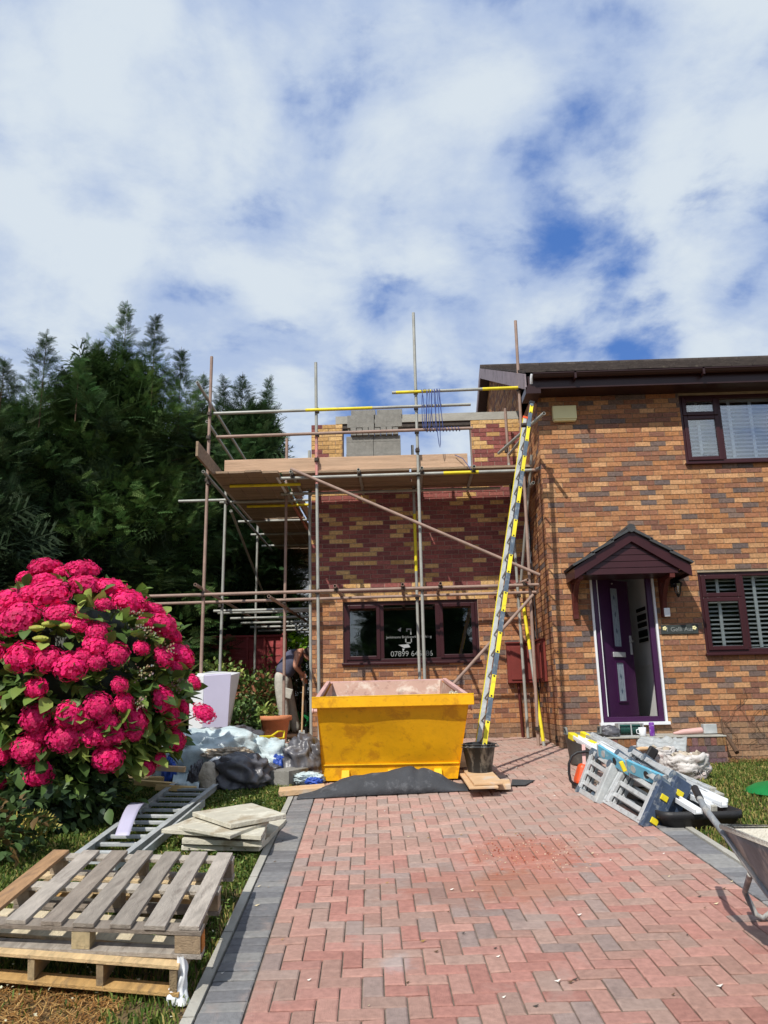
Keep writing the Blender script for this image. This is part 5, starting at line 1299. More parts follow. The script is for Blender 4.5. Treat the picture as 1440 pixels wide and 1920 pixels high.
# ================================================================== RIGHT-HAND PILE
tc_ = G(1074, 1432); 
tub = thing('trug_tub', 'grey flexible trug tub at the foot of the brick corner', 'tub', (2.02, 9.35, gz_(2, 9.35)))
mb = MB(); c = (2.02, 9.35, gz_(2, 9.35)); mb.lathe([(0, 0), (.15, 0), (.165, .015), (.205, .33), (.222, .335), (.222, .348), (.2, .345), (.155, .025), (0, .02)], c, 40); mb.build('tub_body', M_['tub'], tub)
for sx in (-1, 1):
    mb = MB(); mb.path([(c[0]+sx*.19, c[1]-.07, c[2]+.34), (c[0]+sx*.20, c[1]-.06, c[2]+.41), (c[0]+sx*.20, c[1]+.06, c[2]+.41), (c[0]+sx*.19, c[1]+.07, c[2]+.34)], .013, 8); mb.build('handle', M_['tub'], tub)
mb = MB(); mb.lathe([(0, .12), (.17, .12)], c, 24); mb.build('dirty_water', M_['bucket'], tub)
# water trough / long black tank under the window profiles
q0, q1 = G(1232, 1546), G(1362, 1562)
tk = thing('black_trough', 'long black plastic trough under the end of the white profiles', 'trough', (q0+q1)/2)
mb = MB(); zg = min(q0.z, q1.z); x0_, x1_, y0_, y1_ = 2.00, 2.56, 6.50, 7.2; hh = .14
prof = []
def rr2(x0, x1, y0, y1, r_, n=5):
    out = []
    for (cx, cy, a0) in ((x1-r_, y1-r_, 0), (x0+r_, y1-r_, 90), (x0+r_, y0+r_, 180), (x1-r_, y0+r_, 270)):
        for k in range(n+1): a = R(a0+90*k/n); out.append((cx+r_*math.cos(a), cy+r_*math.sin(a)))
    return out
mb = MB(); rings = [(.02, 0), (.0, .02), (-.03, hh-.06), (-.05, hh-.055), (-.05, hh), (-.03, hh), (.0, hh-.05)]
base = []
vs = []
for (ins, z) in rings: vs += [(x, y, zg+z) for x, y in rr2(x0_+ins, x1_-ins, y0_+ins, y1_-ins, .1)]
n = 24; fs = [(i*n+k, i*n+(k+1) % n, (i+1)*n+(k+1) % n, (i+1)*n+k) for i in range(len(rings)-1) for k in range(n)]+[tuple(range((len(rings)-1)*n, len(rings)*n))]
mb.add(vs, fs, True); mb.build('trough_body', M_['black'], tk)
# bundle of white window profiles
pa = [P(1078, 1383, Y=8.6), P(1085, 1390, Y=8.5), P(1100, 1380, Y=8.7), P(1112, 1398, Y=8.4), P(1105, 1376, Y=8.75), P(1120, 1392, Y=8.5), P(1092, 1386, Y=8.62), P(1140, 1400, Y=8.4), P(1128, 1384, Y=8.6)]
pe = [P(1310, 1525, Y=6.42), P(1330, 1512, Y=6.6), P(1340, 1500, Y=6.75), P(1358, 1512, Y=6.55), P(1349, 1492, Y=6.85), P(1338, 1518, Y=6.5), P(1362, 1504, Y=6.7), P(1336, 1484, Y=6.95), P(1320, 1488, Y=6.85)]
labs = ['lowest white profile of the bundle with its end over the trough front', 'white plastic profile second from the front of the bundle', 'grey white profile in the middle of the bundle', 'broad white profile ending nearest the wheelbarrow handle', 'upper grey profile on the bundle', 'white profile beside the blue level', 'slim white profile on the right of the bundle', 'topmost grey metal profile of the bundle', 'dusty grey profile just under the topmost one']
for k, (p, q_) in enumerate(zip(pa, pe)):
    w_, h_ = ((.07, .05), (.06, .055), (.05, .04), (.07, .06), (.08, .03), (.05, .05), (.04, .04), (.06, .05), (.07, .03))[k]
    t = thing('window_profile', labs[k], 'profile', (p+q_)/2, 'bundle of window profiles')
    mb = MB(); d = (q_-p).normalized(); sd = d.cross(Vector((0, 0, 1))).normalized(); u_ = sd.cross(d)
    mb.bar(p, q_, w_, h_*.35); mb.bar(p+sd*(w_*.4)+u_*h_*.3, q_+sd*(w_*.4)+u_*h_*.3, w_*.2, h_*.6); mb.bar(p-sd*(w_*.4)+u_*h_*.3, q_-sd*(w_*.4)+u_*h_*.3, w_*.2, h_*.6)
    mb.build('bar', M_['white' if k in (0, 1, 3, 5, 6) else 'alu'], t, bevel=.003)
    if k in (0, 2, 3, 6):
        mb = MB(); mb.bar(p-d*.10, p+d*.03, w_*1.05, h_*1.3); mb.build('yellow_cap', M_['yellow'], t, bevel=.006)
    if k in (4, 5, 7):
        mb = MB(); mb.bar(q_-d*.02, q_+d*.02, w_*.9, h_*1.4); mb.build('end_block', M_['conc'], t, bevel=.006)
# folded ladders
def folded(BL, BR, TL, TR_, depth, label, nb, ribs, flip, navy=True):
    """folded multi-section ladder lying on its side: frame faces the viewer"""
    t = thing('folded_ladder', label, 'ladder', (BL+BR)/2, 'folded ladders')
    Q = lambda s, h, d=0.: BL.lerp(BR, s).lerp(TL.lerp(TR_, s), h)+dn*d
    dn = (BR-BL).cross(TL-BL).normalized()
    if dn.y < 0: dn = -dn
    for layer in range(3):
        d = layer*depth
        for h in (.04, .96):
            mb = MB(); mb.bar(Q(0, h, d), Q(1, h, d), depth*.8, .045, up=(TL-BL)); mb.build('stile', M_['alu'], t, bevel=.004)
        for s in [(.03), (.97)]+([.33] if ribs else []):
            mb = MB(); mb.bar(Q(s, .04, d-.01), Q(s, .96, d-.01), .05, depth*.7, up=dn); mb.build('rung', M_['alu'], t, bevel=.004)
        for k in range(nb):
            h = (k+1)/(nb+1); mb = MB(); mb.bar(Q(.33 if ribs else .05, h, d+.01), Q(.97, h, d+.01), .03, .04, up=(TL-BL)); mb.build('rung', M_['alu'], t, bevel=.005)
    if ribs:
        for k in range(5):
            s = .06+k*.055; mb = MB(); mb.bar(Q(s, .06, -.02), Q(s, .94, -.02), .035, .012, up=dn); mb.build('tread_rib', M_['alu'], t)
    mb = MB(); mb.bar(Q(1.03, -.03, depth), Q(1.03, 1.0, depth), .06, depth*3.2, up=dn); o = mb.build('end_stile', M_['navy' if navy else 'alu_d'], t, bevel=.008)
    for h in (.2, .72):
        mb = MB(); mb.bar(Q(1.066, h-.06, depth), Q(1.066, h+.06, depth), .012, depth*1.3, up=dn); mb.build('yellow_clip', M_['yellow'], o, bevel=.004)
    for (s, h) in ((.03, .97), (.97, .97), (.03, .03), (.35, .97)):
        mb = MB(); q_ = Q(s, h, -.03); mb.tube(q_, q_+dn*.12, .038, 12); mb.build('hinge', M_['ladblue'], t, bevel=.003)
    return t
up_ = Vector((.10, .10, 1))
BL, BR = G(1112, 1493), G(1203, 1546); TL, TR1 = P(1160, 1410, Y=BL.y+.05), P(1240, 1462, Y=BR.y+.06)
folded(BL, BR, TL, TR1, .05, 'front folded aluminium ladder with ribbed treads and navy end, on the paving', 3, True, 0)
BL2, BR2 = G(1028+57, 1484), G(1118, 1504); TL2, TR2 = P(1113, 1408, Y=BL2.y+.05), P(1148, 1432, Y=BR2.y+.05)
folded(BL2, BR2, TL2, TR2, .045, 'smaller folded ladder behind and left of the front one, beside the orange saw', 3, False, 0, False)
off = Vector((.16, .10, .02)); folded(BL+off, BR+off, TL+off, TR1+off, .05, 'rear folded ladder leaning against the back of the front one', 2, False, 0)
# spirit levels
def level(a, b, w, label):
    a, b = Vector(a), Vector(b); t = thing('spirit_level', label, 'spirit level', (a+b)/2, 'blue spirit levels'); d = (b-a).normalized(); L_ = (b-a).length; u_ = Vector((0, -.5, .85)).normalized()
    sd = d.cross(u_).normalized(); u_ = sd.cross(d)
    mb = MB(); mb.bar(a, b, .028, w, up=u_); mb.build('level_body', M_['levelblue'], t, bevel=.003)
    for s in (.18, .55, .85):
        mb = MB(); p = a.lerp(b, s); sg_ = -1 if sd.y > 0 else 1
        q1_ = p+sd*(.0135*sg_); mb.tube(q1_, q1_+sd*(.003*sg_), w*.3, 14); mb.build('vial_window', M_['alu_d' if s != .55 else 'black'], t)
    for p_, q_ in ((a-d*.015, a), (b, b+d*.015)):
        mb = MB(); mb.bar(p_, q_, .032, w*1.05, up=u_); mb.build('end_cap', M_['alu'], t)
level(P(1124, 1407, Y=7.7), P(1182, 1444, Y=7.2), .11, 'upper blue spirit level lying on the smaller folded ladder')
level(P(1178, 1436, Y=7.15), P(1246, 1466, Y=6.75), .11, 'lower blue spirit level lying on the front folded ladder')
mb = MB(); a = P(1168, 1437, Y=7.1); mb.box(a, (.035, .03, .09), Matrix.Rotation(R(-20), 3, 'Y')); tag(mb.build('yellow_clamp', M_['yellow'], None, bevel=.006), 'yellow clamp between the two spirit levels', 'clamp')
# orange disc cutter
sw = thing('disc_cutter', 'orange disc cutter with black loop handle left of the folded ladders', 'disc cutter', G(1092, 1478))
a = P(1094, 1452, Y=8.0); 
mb = MB(); mb.box(a+Vector((0, 0, .0)), (.16, .2, .2), Matrix.Rotation(R(12), 3, 'Y'), top=.7); mb.build('housing', M_['orange'], sw, bevel=.035)
mb = MB(); mb.box(a+Vector((-.01, .02, -.12)), (.18, .24, .08)); mb.build('tank', M_['black'], sw, bevel=.02)
mb = MB(); pts = [P(x_, y_, Y=7.98) for x_, y_ in ((1112, 1413), (1098, 1409), (1082, 1411), (1072, 1418), (1067, 1432), (1067, 1450), (1070, 1464), (1078, 1472))]; mb.path(pts, .014, 8); mb.build('loop_handle', M_['black'], sw)
mb = MB(); mb.bar(P(1096, 1440, Y=7.95), P(1094, 1396, Y=8.05), .035, .012, up=(0, -1, 0)); mb.build('cutting_arm', M_['skippink'], sw, bevel=.004)
# sacks
def sack(name, c, r_, h, seed, label, col='sack'):
    t = thing(name, label, 'sack', c); c = Vector(c)
    def f(s, u):
        th = 2*math.pi*s; z = h*u; q_ = Vector((math.cos(th)*1.3+seed, math.sin(th)*1.3, u*2.2)); k = 1+.22*mnoise.noise(q_*1.2)+.14*(1-abs(mnoise.noise(q_*3.1))*2)-.02
        rr = r_*(.86+.25*math.sin(u*math.pi*.8))*k; top = .05*mnoise.noise(Vector((math.cos(th)*2, math.sin(th)*2, seed)))*u
        return c+Vector((math.cos(th)*rr, math.sin(th)*rr*.85, z+top))
    mb = MB(); mb.grid(f, 60, 22); mb.build('sack_body', M_[col], t, solid=.004)
    mb = MB(); rg_ = random.Random(seed)
    for k in range(60):
        a_ = rg_.random()*6.28; d_ = rg_.random()*r_*.75; s_ = rg_.uniform(.02, .05); mb.box(c+Vector((math.cos(a_)*d_, math.sin(a_)*d_*.85, h*.62+rg_.random()*.09)), (s_*1.4, s_, s_*.7), Matrix.Rotation(rg_.random()*3, 3, 'X') @ Matrix.Rotation(rg_.random()*3, 3, 'Z'))
    mb.build('rubble', M_['stone'], t); return t
s1c = P(1290, 1466, Y=8.6); t = sack('rubble_sack', (s1c.x, 8.55, gz_(s1c.x, 8.55)), .19, .25, 4, 'white printed rubble sack with pinkish stain in front of the step')
make_text('SACK', .07, M_['letterblk'], 'lettering', t, (s1c.x+.05, 8.31, gz_(s1c.x, 8.55)+.07), RX90, .001)
s2c = P(1228, 1440, Y=9.0); sack('rubble_sack', (s2c.x, 9.0, gz_(s2c.x, 9)), .21, .27, 9, 'torn white rubble sack behind the window profiles')
drape('foil_sheet', [P(1190, 1405, Y=9.35), P(1290, 1440, Y=9.35), P(1288, 1380, Y=9.8), P(1200, 1385, Y=9.8)], lambda s, t: .20+.12*t, (30, 22), 'alu_d', 'crumpled silvery sheet over the sacks in front of the step', 'sheet', .003, amp=.045, freq=6, seed=9)
mb = MB(); a = P(1222, 1412, Y=8.75); mb.box(a, (.11, .05, .13), Matrix.Rotation(R(35), 3, 'Y')); tag(mb.build('dark_trowel', M_['black'], None, bevel=.02), 'dark plastic offcut poking out between sack and profiles', 'offcut')
mb = MB(); mb.path([P(1192, 1407, Y=8.8), P(1200, 1404, Y=8.8), P(1214, 1404, Y=8.82)], .022, 8); tag(mb.build('clay_pipe', M_['ply'], None), 'short tan stick on the left of the torn sack', 'stick')
# things on the step
zt = S[4]
def stp(px, Y): p = P(px, 1375, Y=Y); return Vector((p.x, Y, zt))
c = stp(1143, 10.45); blob('work_hat', c+Vector((0, 0, .06)), (.13, .10, .08), 61, .22, 2.2, 'bag', 'crumpled black hat on the left end of the step', 'hat', flat=0, n=56)
c = stp(1181, 10.5); t = thing('cable_reel', 'green cable reel in an open frame on the step', 'cable reel', c); mb = MB()
for (dx, dz) in ((-.155, 0), (.155, 0)): mb.bx(c.x+dx-.008, c.x+dx+.008, c.y-.09, c.y+.09, zt, zt+.16)
for z_ in (.0, .15): mb.bx(c.x-.147, c.x+.147, c.y-.09, c.y-.075, zt+z_, zt+z_+.014); mb.bx(c.x-.147, c.x+.147, c.y+.075, c.y+.09, zt+z_, zt+z_+.014)
mb.bx(c.x-.007, c.x+.007, c.y-.089, c.y-.074, zt+.014, zt+.15); mb.build('frame', M_['alu_d'], t)
mb = MB(); mb.tube((c.x-.13, c.y, zt+.085), (c.x+.13, c.y, zt+.085), .062, 18)
for k in range(13): mb.tube((c.x-.125+k*.02, c.y, zt+.085), (c.x-.115+k*.02, c.y, zt+.085), .067, 18)
M_['dgreen'] = mat('dark_green_cable', srgb(28, 72, 66), .5, var=.2, vs=20, bump=.2); mb.build('cable_coil', M_['dgreen'], t)
c = stp(1205, 10.4); t = thing('mug', 'white mug on the step beside the purple can', 'mug', c); mb = MB(); mb.lathe([(0, 0), (.036, 0), (.042, .01), (.048, .11), (.043, .11), (.038, .015), (0, .015)], c, 24); mb.build('mug_body', M_['white'], t)
mb = MB(); mb.path([c+Vector((-.045, 0, .09)), c+Vector((-.075, 0, .08)), c+Vector((-.075, 0, .04)), c+Vector((-.043, 0, .03))], .006, 6); mb.build('handle', M_['white'], t)
c = stp(1223, 10.38); M_['purplecan'] = mat('purple_can', srgb(120, 60, 160), .35, var=.1, vs=8, bump=.0, dirt=(srgb(225, 220, 230), .35, 26)); mb = MB(); mb.lathe([(0, 0), (.028, 0), (.033, .008), (.033, .16), (.028, .172), (.026, .168), (0, .168)], c, 24); tag(mb.build('drinks_can', M_['purplecan'], None), 'tall purple patterned drinks can on the step', 'can')
c = stp(1303, 10.55); t = thing('dusty_brush', 'pink handled dusty brush lying on the right of the step', 'brush', c); mb = MB(); mb.path([c+Vector((-.28, 0, .02)), c+Vector((-.15, 0, .035)), c+Vector((.1, .02, .05))], [.012, .035, .04], 8); mb.build('handle', M_['skippink'], t, bevel=0)
mb = MB(); mb.box(c+Vector((.19, 0, .07)), (.17, .1, .12)); mb.build('head', M_['alu_d'], t, bevel=.006); mb = MB(); mb.tube(c+Vector((.08, 0, .13)), c+Vector((.05, 0, .22)), .005, 5); mb.build('wire', M_['black'], t)
mb = MB(); mb.path([P(1352, 1350, Y=10.9), P(1356, 1372, Y=10.8), P(1366, 1385, Y=10.7), P(1382, 1411, Y=10.5)], [.012, .02, .025, .03], 8); tag(mb.build('old_branch', M_['bark'], None), 'dark gnarled branch leaning from the wall onto the step corner', 'branch')
mb = MB()
vr = random.Random(77)
for k in range(9):
    x_ = vr.uniform(3.8, 5.2); z_ = .9; pts = [(x_, FY-.02, z_)]
    for i in range(8): x_ += vr.uniform(-.12, .12); z_ += vr.uniform(.02, .13); pts.append((x_, FY-.012-.02*vr.random(), z_))
    mb.path(pts, .003, 4)
tag(mb.build('dead_creeper', M_['bark'], None), 'thin dead creeper stems on the brick wall below the lower window', 'creeper')
# green cover on the lawn
q_ = G(1440, 1487); mb = MB(); c = Vector((3.62, 7.72, gz_(3.6, 7.7)))
mb.lathe([(0, .10), (.2, .095), (.36, .06), (.44, .02), (.46, .0)], c, 40); tag(mb.build('green_cover', M_['green'], None), 'round green plastic cover lying on the right lawn', 'cover')
# ------------------------------------------------ wheelbarrow
wb = thing('wheelbarrow', 'cement crusted black wheelbarrow with sand at the right edge of the drive', 'wheelbarrow', on(2.1, 4.5))
LG = G(1425, 1728)
HT = P(1303, 1479, Z=1.10); C0 = P(1353, 1548, Z=.99)
axw = (P(1440, 1596, Z=.965)-C0); axw.z = 0; axw.normalize(); sw_ = Vector((-axw.y, axw.x, 0)); 
if sw_.x < 0: sw_ = -sw_
TW_, TL_ = .62, .85
Wp = lambda a_, b_, z_: C0+axw*a_+sw_*b_+Vector((0, 0, z_-.99))
zr = .985
top = [Wp(0, 0, zr), Wp(TL_, .04, zr-.0), Wp(TL_+.0, TW_-.04, zr), Wp(0, TW_, zr)]
bot = [Wp(.13, .13, zr-.27), Wp(TL_-.34, .15, zr-.31), Wp(TL_-.34, TW_-.15, zr-.31), Wp(.13, TW_-.13, zr-.27)]
mb = MB()
for i in range(4):
    j = (i+1) % 4; mb.grid(lambda s, t, i=i, j=j: bot[i].lerp(bot[j], s).lerp(top[i].lerp(top[j], s), t)+Vector((0, 0, -.012*math.sin(math.pi*s)*t)), 10, 8)
mb.add(bot, [(0, 1, 2, 3)])
mb.build('tray', M_['barrow'], wb, solid=.003)
mb = MB(); mb.path([top[0], top[1], top[2], top[3]], .014, 8, closed=True); mb.build('rim', M_['cementy'], wb)
mb = MB()
for i in range(4):
    j = (i+1) % 4; ins = lambda p: p+(Wp(TL_/2, TW_/2, p.z)-p)*.03
    mb.grid(lambda s, t, i=i, j=j: ins(bot[i].lerp(bot[j], s).lerp(top[i].lerp(top[j], s), .25+t*.72)), 10, 6)
mb.build('cement_lining', M_['cementy'], wb)
mb = MB(); mb.grid(lambda s, t: Wp(.1+.62*s, .08+.46*t, zr-.07-.03*math.sin(s*3)*0+.02*mnoise.noise(Vector((s*4, t*4, 1)))+.03*math.sin(math.pi*s)*math.sin(math.pi*t)), 20, 16); mb.build('sand_load', M_['sand'], wb)
for b_ in (.0, TW_):
    mb = MB(); sg_ = 1 if b_ > 0 else -1
    h0 = Wp(-.42, b_+sg_*-.02, zr+.16); h1 = Wp(-.22, b_, zr+.06); h2 = Wp(0, b_-sg_*.02, zr-.05); h3 = Wp(.15, b_-sg_*.13, zr-.28); h4 = Wp(TL_-.3, b_-sg_*.18, zr-.36); h5 = Wp(TL_+.1, TW_/2+sg_*.06, zr-.68)
    if b_ == 0: h0 = HT
    mb.path([h0, h1, h2, h3, h4, h5], .017, 10); o = mb.build('frame_rail', M_['barrow'], wb)
    mb = MB(); mb.path([h0-(h1-h0)*.02, h0.lerp(h1, .55)], .021, 10); mb.build('grip', M_['black'], o)
    mb = MB(); ft = Wp(.13, b_-sg_*.10, zr-.30); gzz = gz_(LG.x, LG.y)
    fo = LG if b_ == 0 else LG+sw_*(TW_-.2)
    r0_ = Wp(.08, b_-sg_*.08, zr-.2); r1_ = Wp(.46, b_-sg_*.16, zr-.33)
    lo1 = Vector((fo.x-.05, fo.y+.03, gzz+.14)); lo2 = Vector((fo.x+.07, fo.y-.04, gzz+.14)); lo = Vector((fo.x, fo.y, gzz+.017))
    mb.path([r0_, r0_.lerp(lo1, .6), lo1, lo1.lerp(lo, .7)+Vector((0, 0, -.02)), lo+Vector((.02, 0, 0)), lo2.lerp(lo, .5)+Vector((.02, 0, -.03)), lo2, lo2.lerp(r1_, .5), r1_], .015, 10)
    mb.build('leg', M_['barrow'], wb)
wc = Wp(TL_+.12, TW_/2, .0); wc.z = gz_(wc.x, wc.y)+.18
mb = MB(); mb.lathe([(.13, -.04), (.165, -.045), (.18, -.02), (.18, .02), (.165, .045), (.13, .04)], wc, 28, rot=Matrix.Rotation(math.atan2(sw_.y, sw_.x), 3, 'Z') @ Matrix.Rotation(R(90), 3, 'Y')); o = mb.build('tyre', M_['black'], wb)
mb = MB(); mb.lathe([(0, -.02), (.13, -.03), (.13, .03), (0, .02)], wc, 20, rot=Matrix.Rotation(math.atan2(sw_.y, sw_.x), 3, 'Z') @ Matrix.Rotation(R(90), 3, 'Y')); mb.build('wheel_rim', M_['barrow'], o)
# loose rubble and leaves on the paving
mb = MB(); r_ = random.Random(31)
for k in range(300):
    a_ = r_.gauss(0, .22); b_ = r_.gauss(0, .26); x_, y_ = .85+a_, 5.95+b_; s_ = r_.uniform(.002, .007)
    mb.box((x_, y_, gz_(x_, y_)+s_*.4), (s_*1.5, s_, s_), Matrix.Rotation(r_.random()*3, 3, 'Z'), r_.choice([srgb(190, 110, 85), srgb(200, 150, 120), srgb(150, 80, 60), srgb(215, 190, 165)]))
tag(mb.build('brick_crumbs', M_['crusty'], None), 'reddish brick crumbs spilled in the middle of the drive', 'crumbs', kind='stuff')
mb = MB()
for k in range(95):
    x_ = r_.uniform(-1.0, 2.1); y_ = r_.uniform(3.2, 9.5)
    s_ = r_.uniform(.006, .018); mb.add([(x_-s_, y_, gz_(x_, y_)+.006), (x_, y_-s_*.5, gz_(x_, y_)+.004), (x_+s_, y_+s_*.3, gz_(x_, y_)+.012), (x_, y_+s_*.6, gz_(x_, y_)+.005)], [(0, 1, 2, 3)], False, r_.choice([srgb(90, 70, 50), srgb(200, 185, 150), srgb(60, 55, 50), srgb(150, 120, 70), srgb(215, 210, 200)]))
tag(mb.build('fallen_leaves', M_['crusty'], None), 'small leaves and chips scattered over the paving', 'leaves', kind='stuff')
# tools by the worker
mb = MB()
for k in range(4):
    y_ = 13.2+k*.12; mb.path([(P(552+k*6, 1330+k*4, Y=y_)) , P(556+k*7, 1352, Y=y_), P(570+k*3, 1362, Y=y_), P(578, 1350-k*5, Y=y_), P(566, 1338, Y=y_)], .012, 6)
tag(mb.build('garden_hose', M_['green'], None), 'coils of green hose behind the worker', 'hose')
# ================================================================== FENCES AND FAR HOUSES
def lap_fence(a, b, h, label, npanel):
    """waney-edge lap panels between posts"""
    a = Vector(a); b = Vector(b); t = thing('garden_fence', label, 'fence', (a+b)/2); d = (b-a).normalized(); n = Vector((d.y, -d.x, 0)); L_ = (b-a).length/npanel
    if n.dot(Vector((0, -1, 0))+Vector((.6, 0, 0))) < 0: n = -n
    for k in range(npanel):
        mb = MB(); p0 = a+d*(k*L_+.05); p1 = a+d*((k+1)*L_-.05); z0 = min(p0.z, p1.z)
        rows = 11
        for r_ in range(rows):
            zb = z0+.05+r_*(h-.12)/rows; zt_ = zb+(h-.12)/rows+.035; m = 22
            vs = []
            for i in range(m):
                s = i/(m-1); p = p0.lerp(p1, s); w = .022*mnoise.noise(Vector((s*6, r_*3.3, k*2+a.x)))
                vs += [(p.x+n.x*.03, p.y+n.y*.03, zb+w), (p.x+n.x*.012, p.y+n.y*.012, zt_)]
            mb.add(vs, [(2*i, 2*i+2, 2*i+3, 2*i+1) for i in range(m-1)])
        for i in range(4):
            p = p0.lerp(p1, i/3); mb.box((p.x+n.x*.045, p.y+n.y*.045, z0+h/2), (.045, .045, h))
        mb.bar(Vector((p0.x+n.x*.03, p0.y+n.y*.03, z0+h)), Vector((p1.x+n.x*.03, p1.y+n.y*.03, z0+h)), .09, .04)
        mb.bar(Vector((p0.x, p0.y, z0+h/2)), Vector((p1.x, p1.y, z0+h/2)), .01, h)
        mb.build('fence_panel', M_['fence'], t)
    for k in range(npanel+1):
        p = a+d*(k*L_); mb = MB(); mb.box((p.x, p.y, p.z+(h+.05)/2), (.09, .09, h+.05)); mb.build('post', M_['fence'], t, bevel=.006)
    return t
lap_fence((-4.85, 16.0, 1.0), (-2.52, 16.0, 1.0), 1.93, 'dark red waney lap fence behind the worker and the shrubs', 2)
lap_fence((-4.88, 8.3, gz_(-4.9, 9)), (-4.88, 15.9, 1.0), 2.0, 'dark red fence along the left boundary behind the hydrangea', 4)
def far_house(name, label, x0, x1, y0, y1, zw, zr_, m='render', wins=(), gable='x', base=1.0):
    t = thing(name, label, 'house', ((x0+x1)/2, y0, base)); mb = MB(); mb.bx(x0, x1, y0, y1, base, zw)
    if gable == 'y': mb.add([(x0, y0, zw), (x1, y0, zw), ((x0+x1)/2, y0, zr_), (x0, y1, zw), (x1, y1, zw), ((x0+x1)/2, y1, zr_)], [(0, 1, 2), (5, 4, 3)])
    else: mb.add([(x0, y0, zw), (x0, y1, zw), (x0, (y0+y1)/2, zr_), (x1, y0, zw), (x1, y1, zw), (x1, (y0+y1)/2, zr_)], [(2, 1, 0), (3, 4, 5)])
    mb.build('walls', M_[m], t); mb = MB(); o_ = .3
    if gable == 'y':
        xm_ = (x0+x1)/2
        for (xa, sg_) in ((x0-o_, 1), (x1+o_, -1)):
            zz = zw-(zr_-zw)*o_/((x1-x0)/2); mb.hexa([(xa, y0-o_, zz), (xm_, y0-o_, zr_), (xm_, y1+o_, zr_), (xa, y1+o_, zz), (xa, y0-o_, zz+.15), (xm_, y0-o_, zr_+.15), (xm_, y1+o_, zr_+.15), (xa, y1+o_, zz+.15)])
    else:
        ym_ = (y0+y1)/2
        for ya in (y0-o_, y1+o_):
            zz = zw-(zr_-zw)*o_/((y1-y0)/2); mb.hexa([(x0-o_, ya, zz), (x1+o_, ya, zz), (x1+o_, ym_, zr_), (x0-o_, ym_, zr_), (x0-o_, ya, zz+.15), (x1+o_, ya, zz+.15), (x1+o_, ym_, zr_+.15), (x0-o_, ym_, zr_+.15)])
    mb.build('roof', M_['slate'], t)
    for (wx, wz, ww, wh) in wins:
        mb = MB(); frame_rect(mb, wx, wx+ww, wz, wz+wh, y0-.03, .07, .08); w_ = mb.build('window', M_['white'], t); mb = MB(); mb.bx(wx+.06, wx+ww-.06, y0-.03, y0-.01, wz+.06, wz+wh-.06); mb.build('pane', M_['navy'], w_)
    return t
far_house('far_house', 'white rendered house with grey roof seen through the scaffold above the fence', -11, -4.4, 30, 38, 6.0, 7.6, wins=((-9.5, 3.9, 1.4, 1.1), (-7.0, 3.9, 1.4, 1.1)))
far_house('far_house', 'second white house further back in the gap beside the extension', -4.0, 1.5, 40, 48, 6.4, 9.4, wins=((-3.4, 4.4, 1.2, 1.1),), gable='y')
far_house('garden_shed', 'low shed with dark pitched roof just beyond the red fence', -6.6, -4.1, 19.2, 22.5, 3.05, 3.75, m='fence', gable='y')
# ================================================================== FOLIAGE
NR = np.random.default_rng(11)
def frond_template(nf=6, L=1.0, w=.10, droop=.18):
    """flat feathery conifer spray along +y: a thin axis with forward-pointing fingers"""
    V = []; F = []
    def tri(a, b, c): V.extend([a, b, c]); F.append((len(V)-3, len(V)-2, len(V)-1))
    tri((-.02, 0, 0), (.02, 0, 0), (0, L, -droop))
    for k in range(nf):
        t = (k+.6)/nf; y = L*t*.85; z = -droop*t*t; l = L*.42*(1-.55*t)
        for s in (-1, 1):
            tip = (s*l*.75, y+l*.85, z-.05-.04*s); b = (s*.01, y, z); tri(b, (s*.01+s*w*.25, y-w*.35, z), tip)
            m_ = (b[0]+(tip[0]-b[0])*.45, b[1]+(tip[1]-b[1])*.45, b[2]+(tip[2]-b[2])*.45)
            tri(m_, (m_[0]+s*.02, m_[1]-.05, m_[2]), (m_[0]+s*l*.42, m_[1]+l*.02, m_[2]-.04))
    return np.array(V), np.array(F)
FV, FF = frond_template()
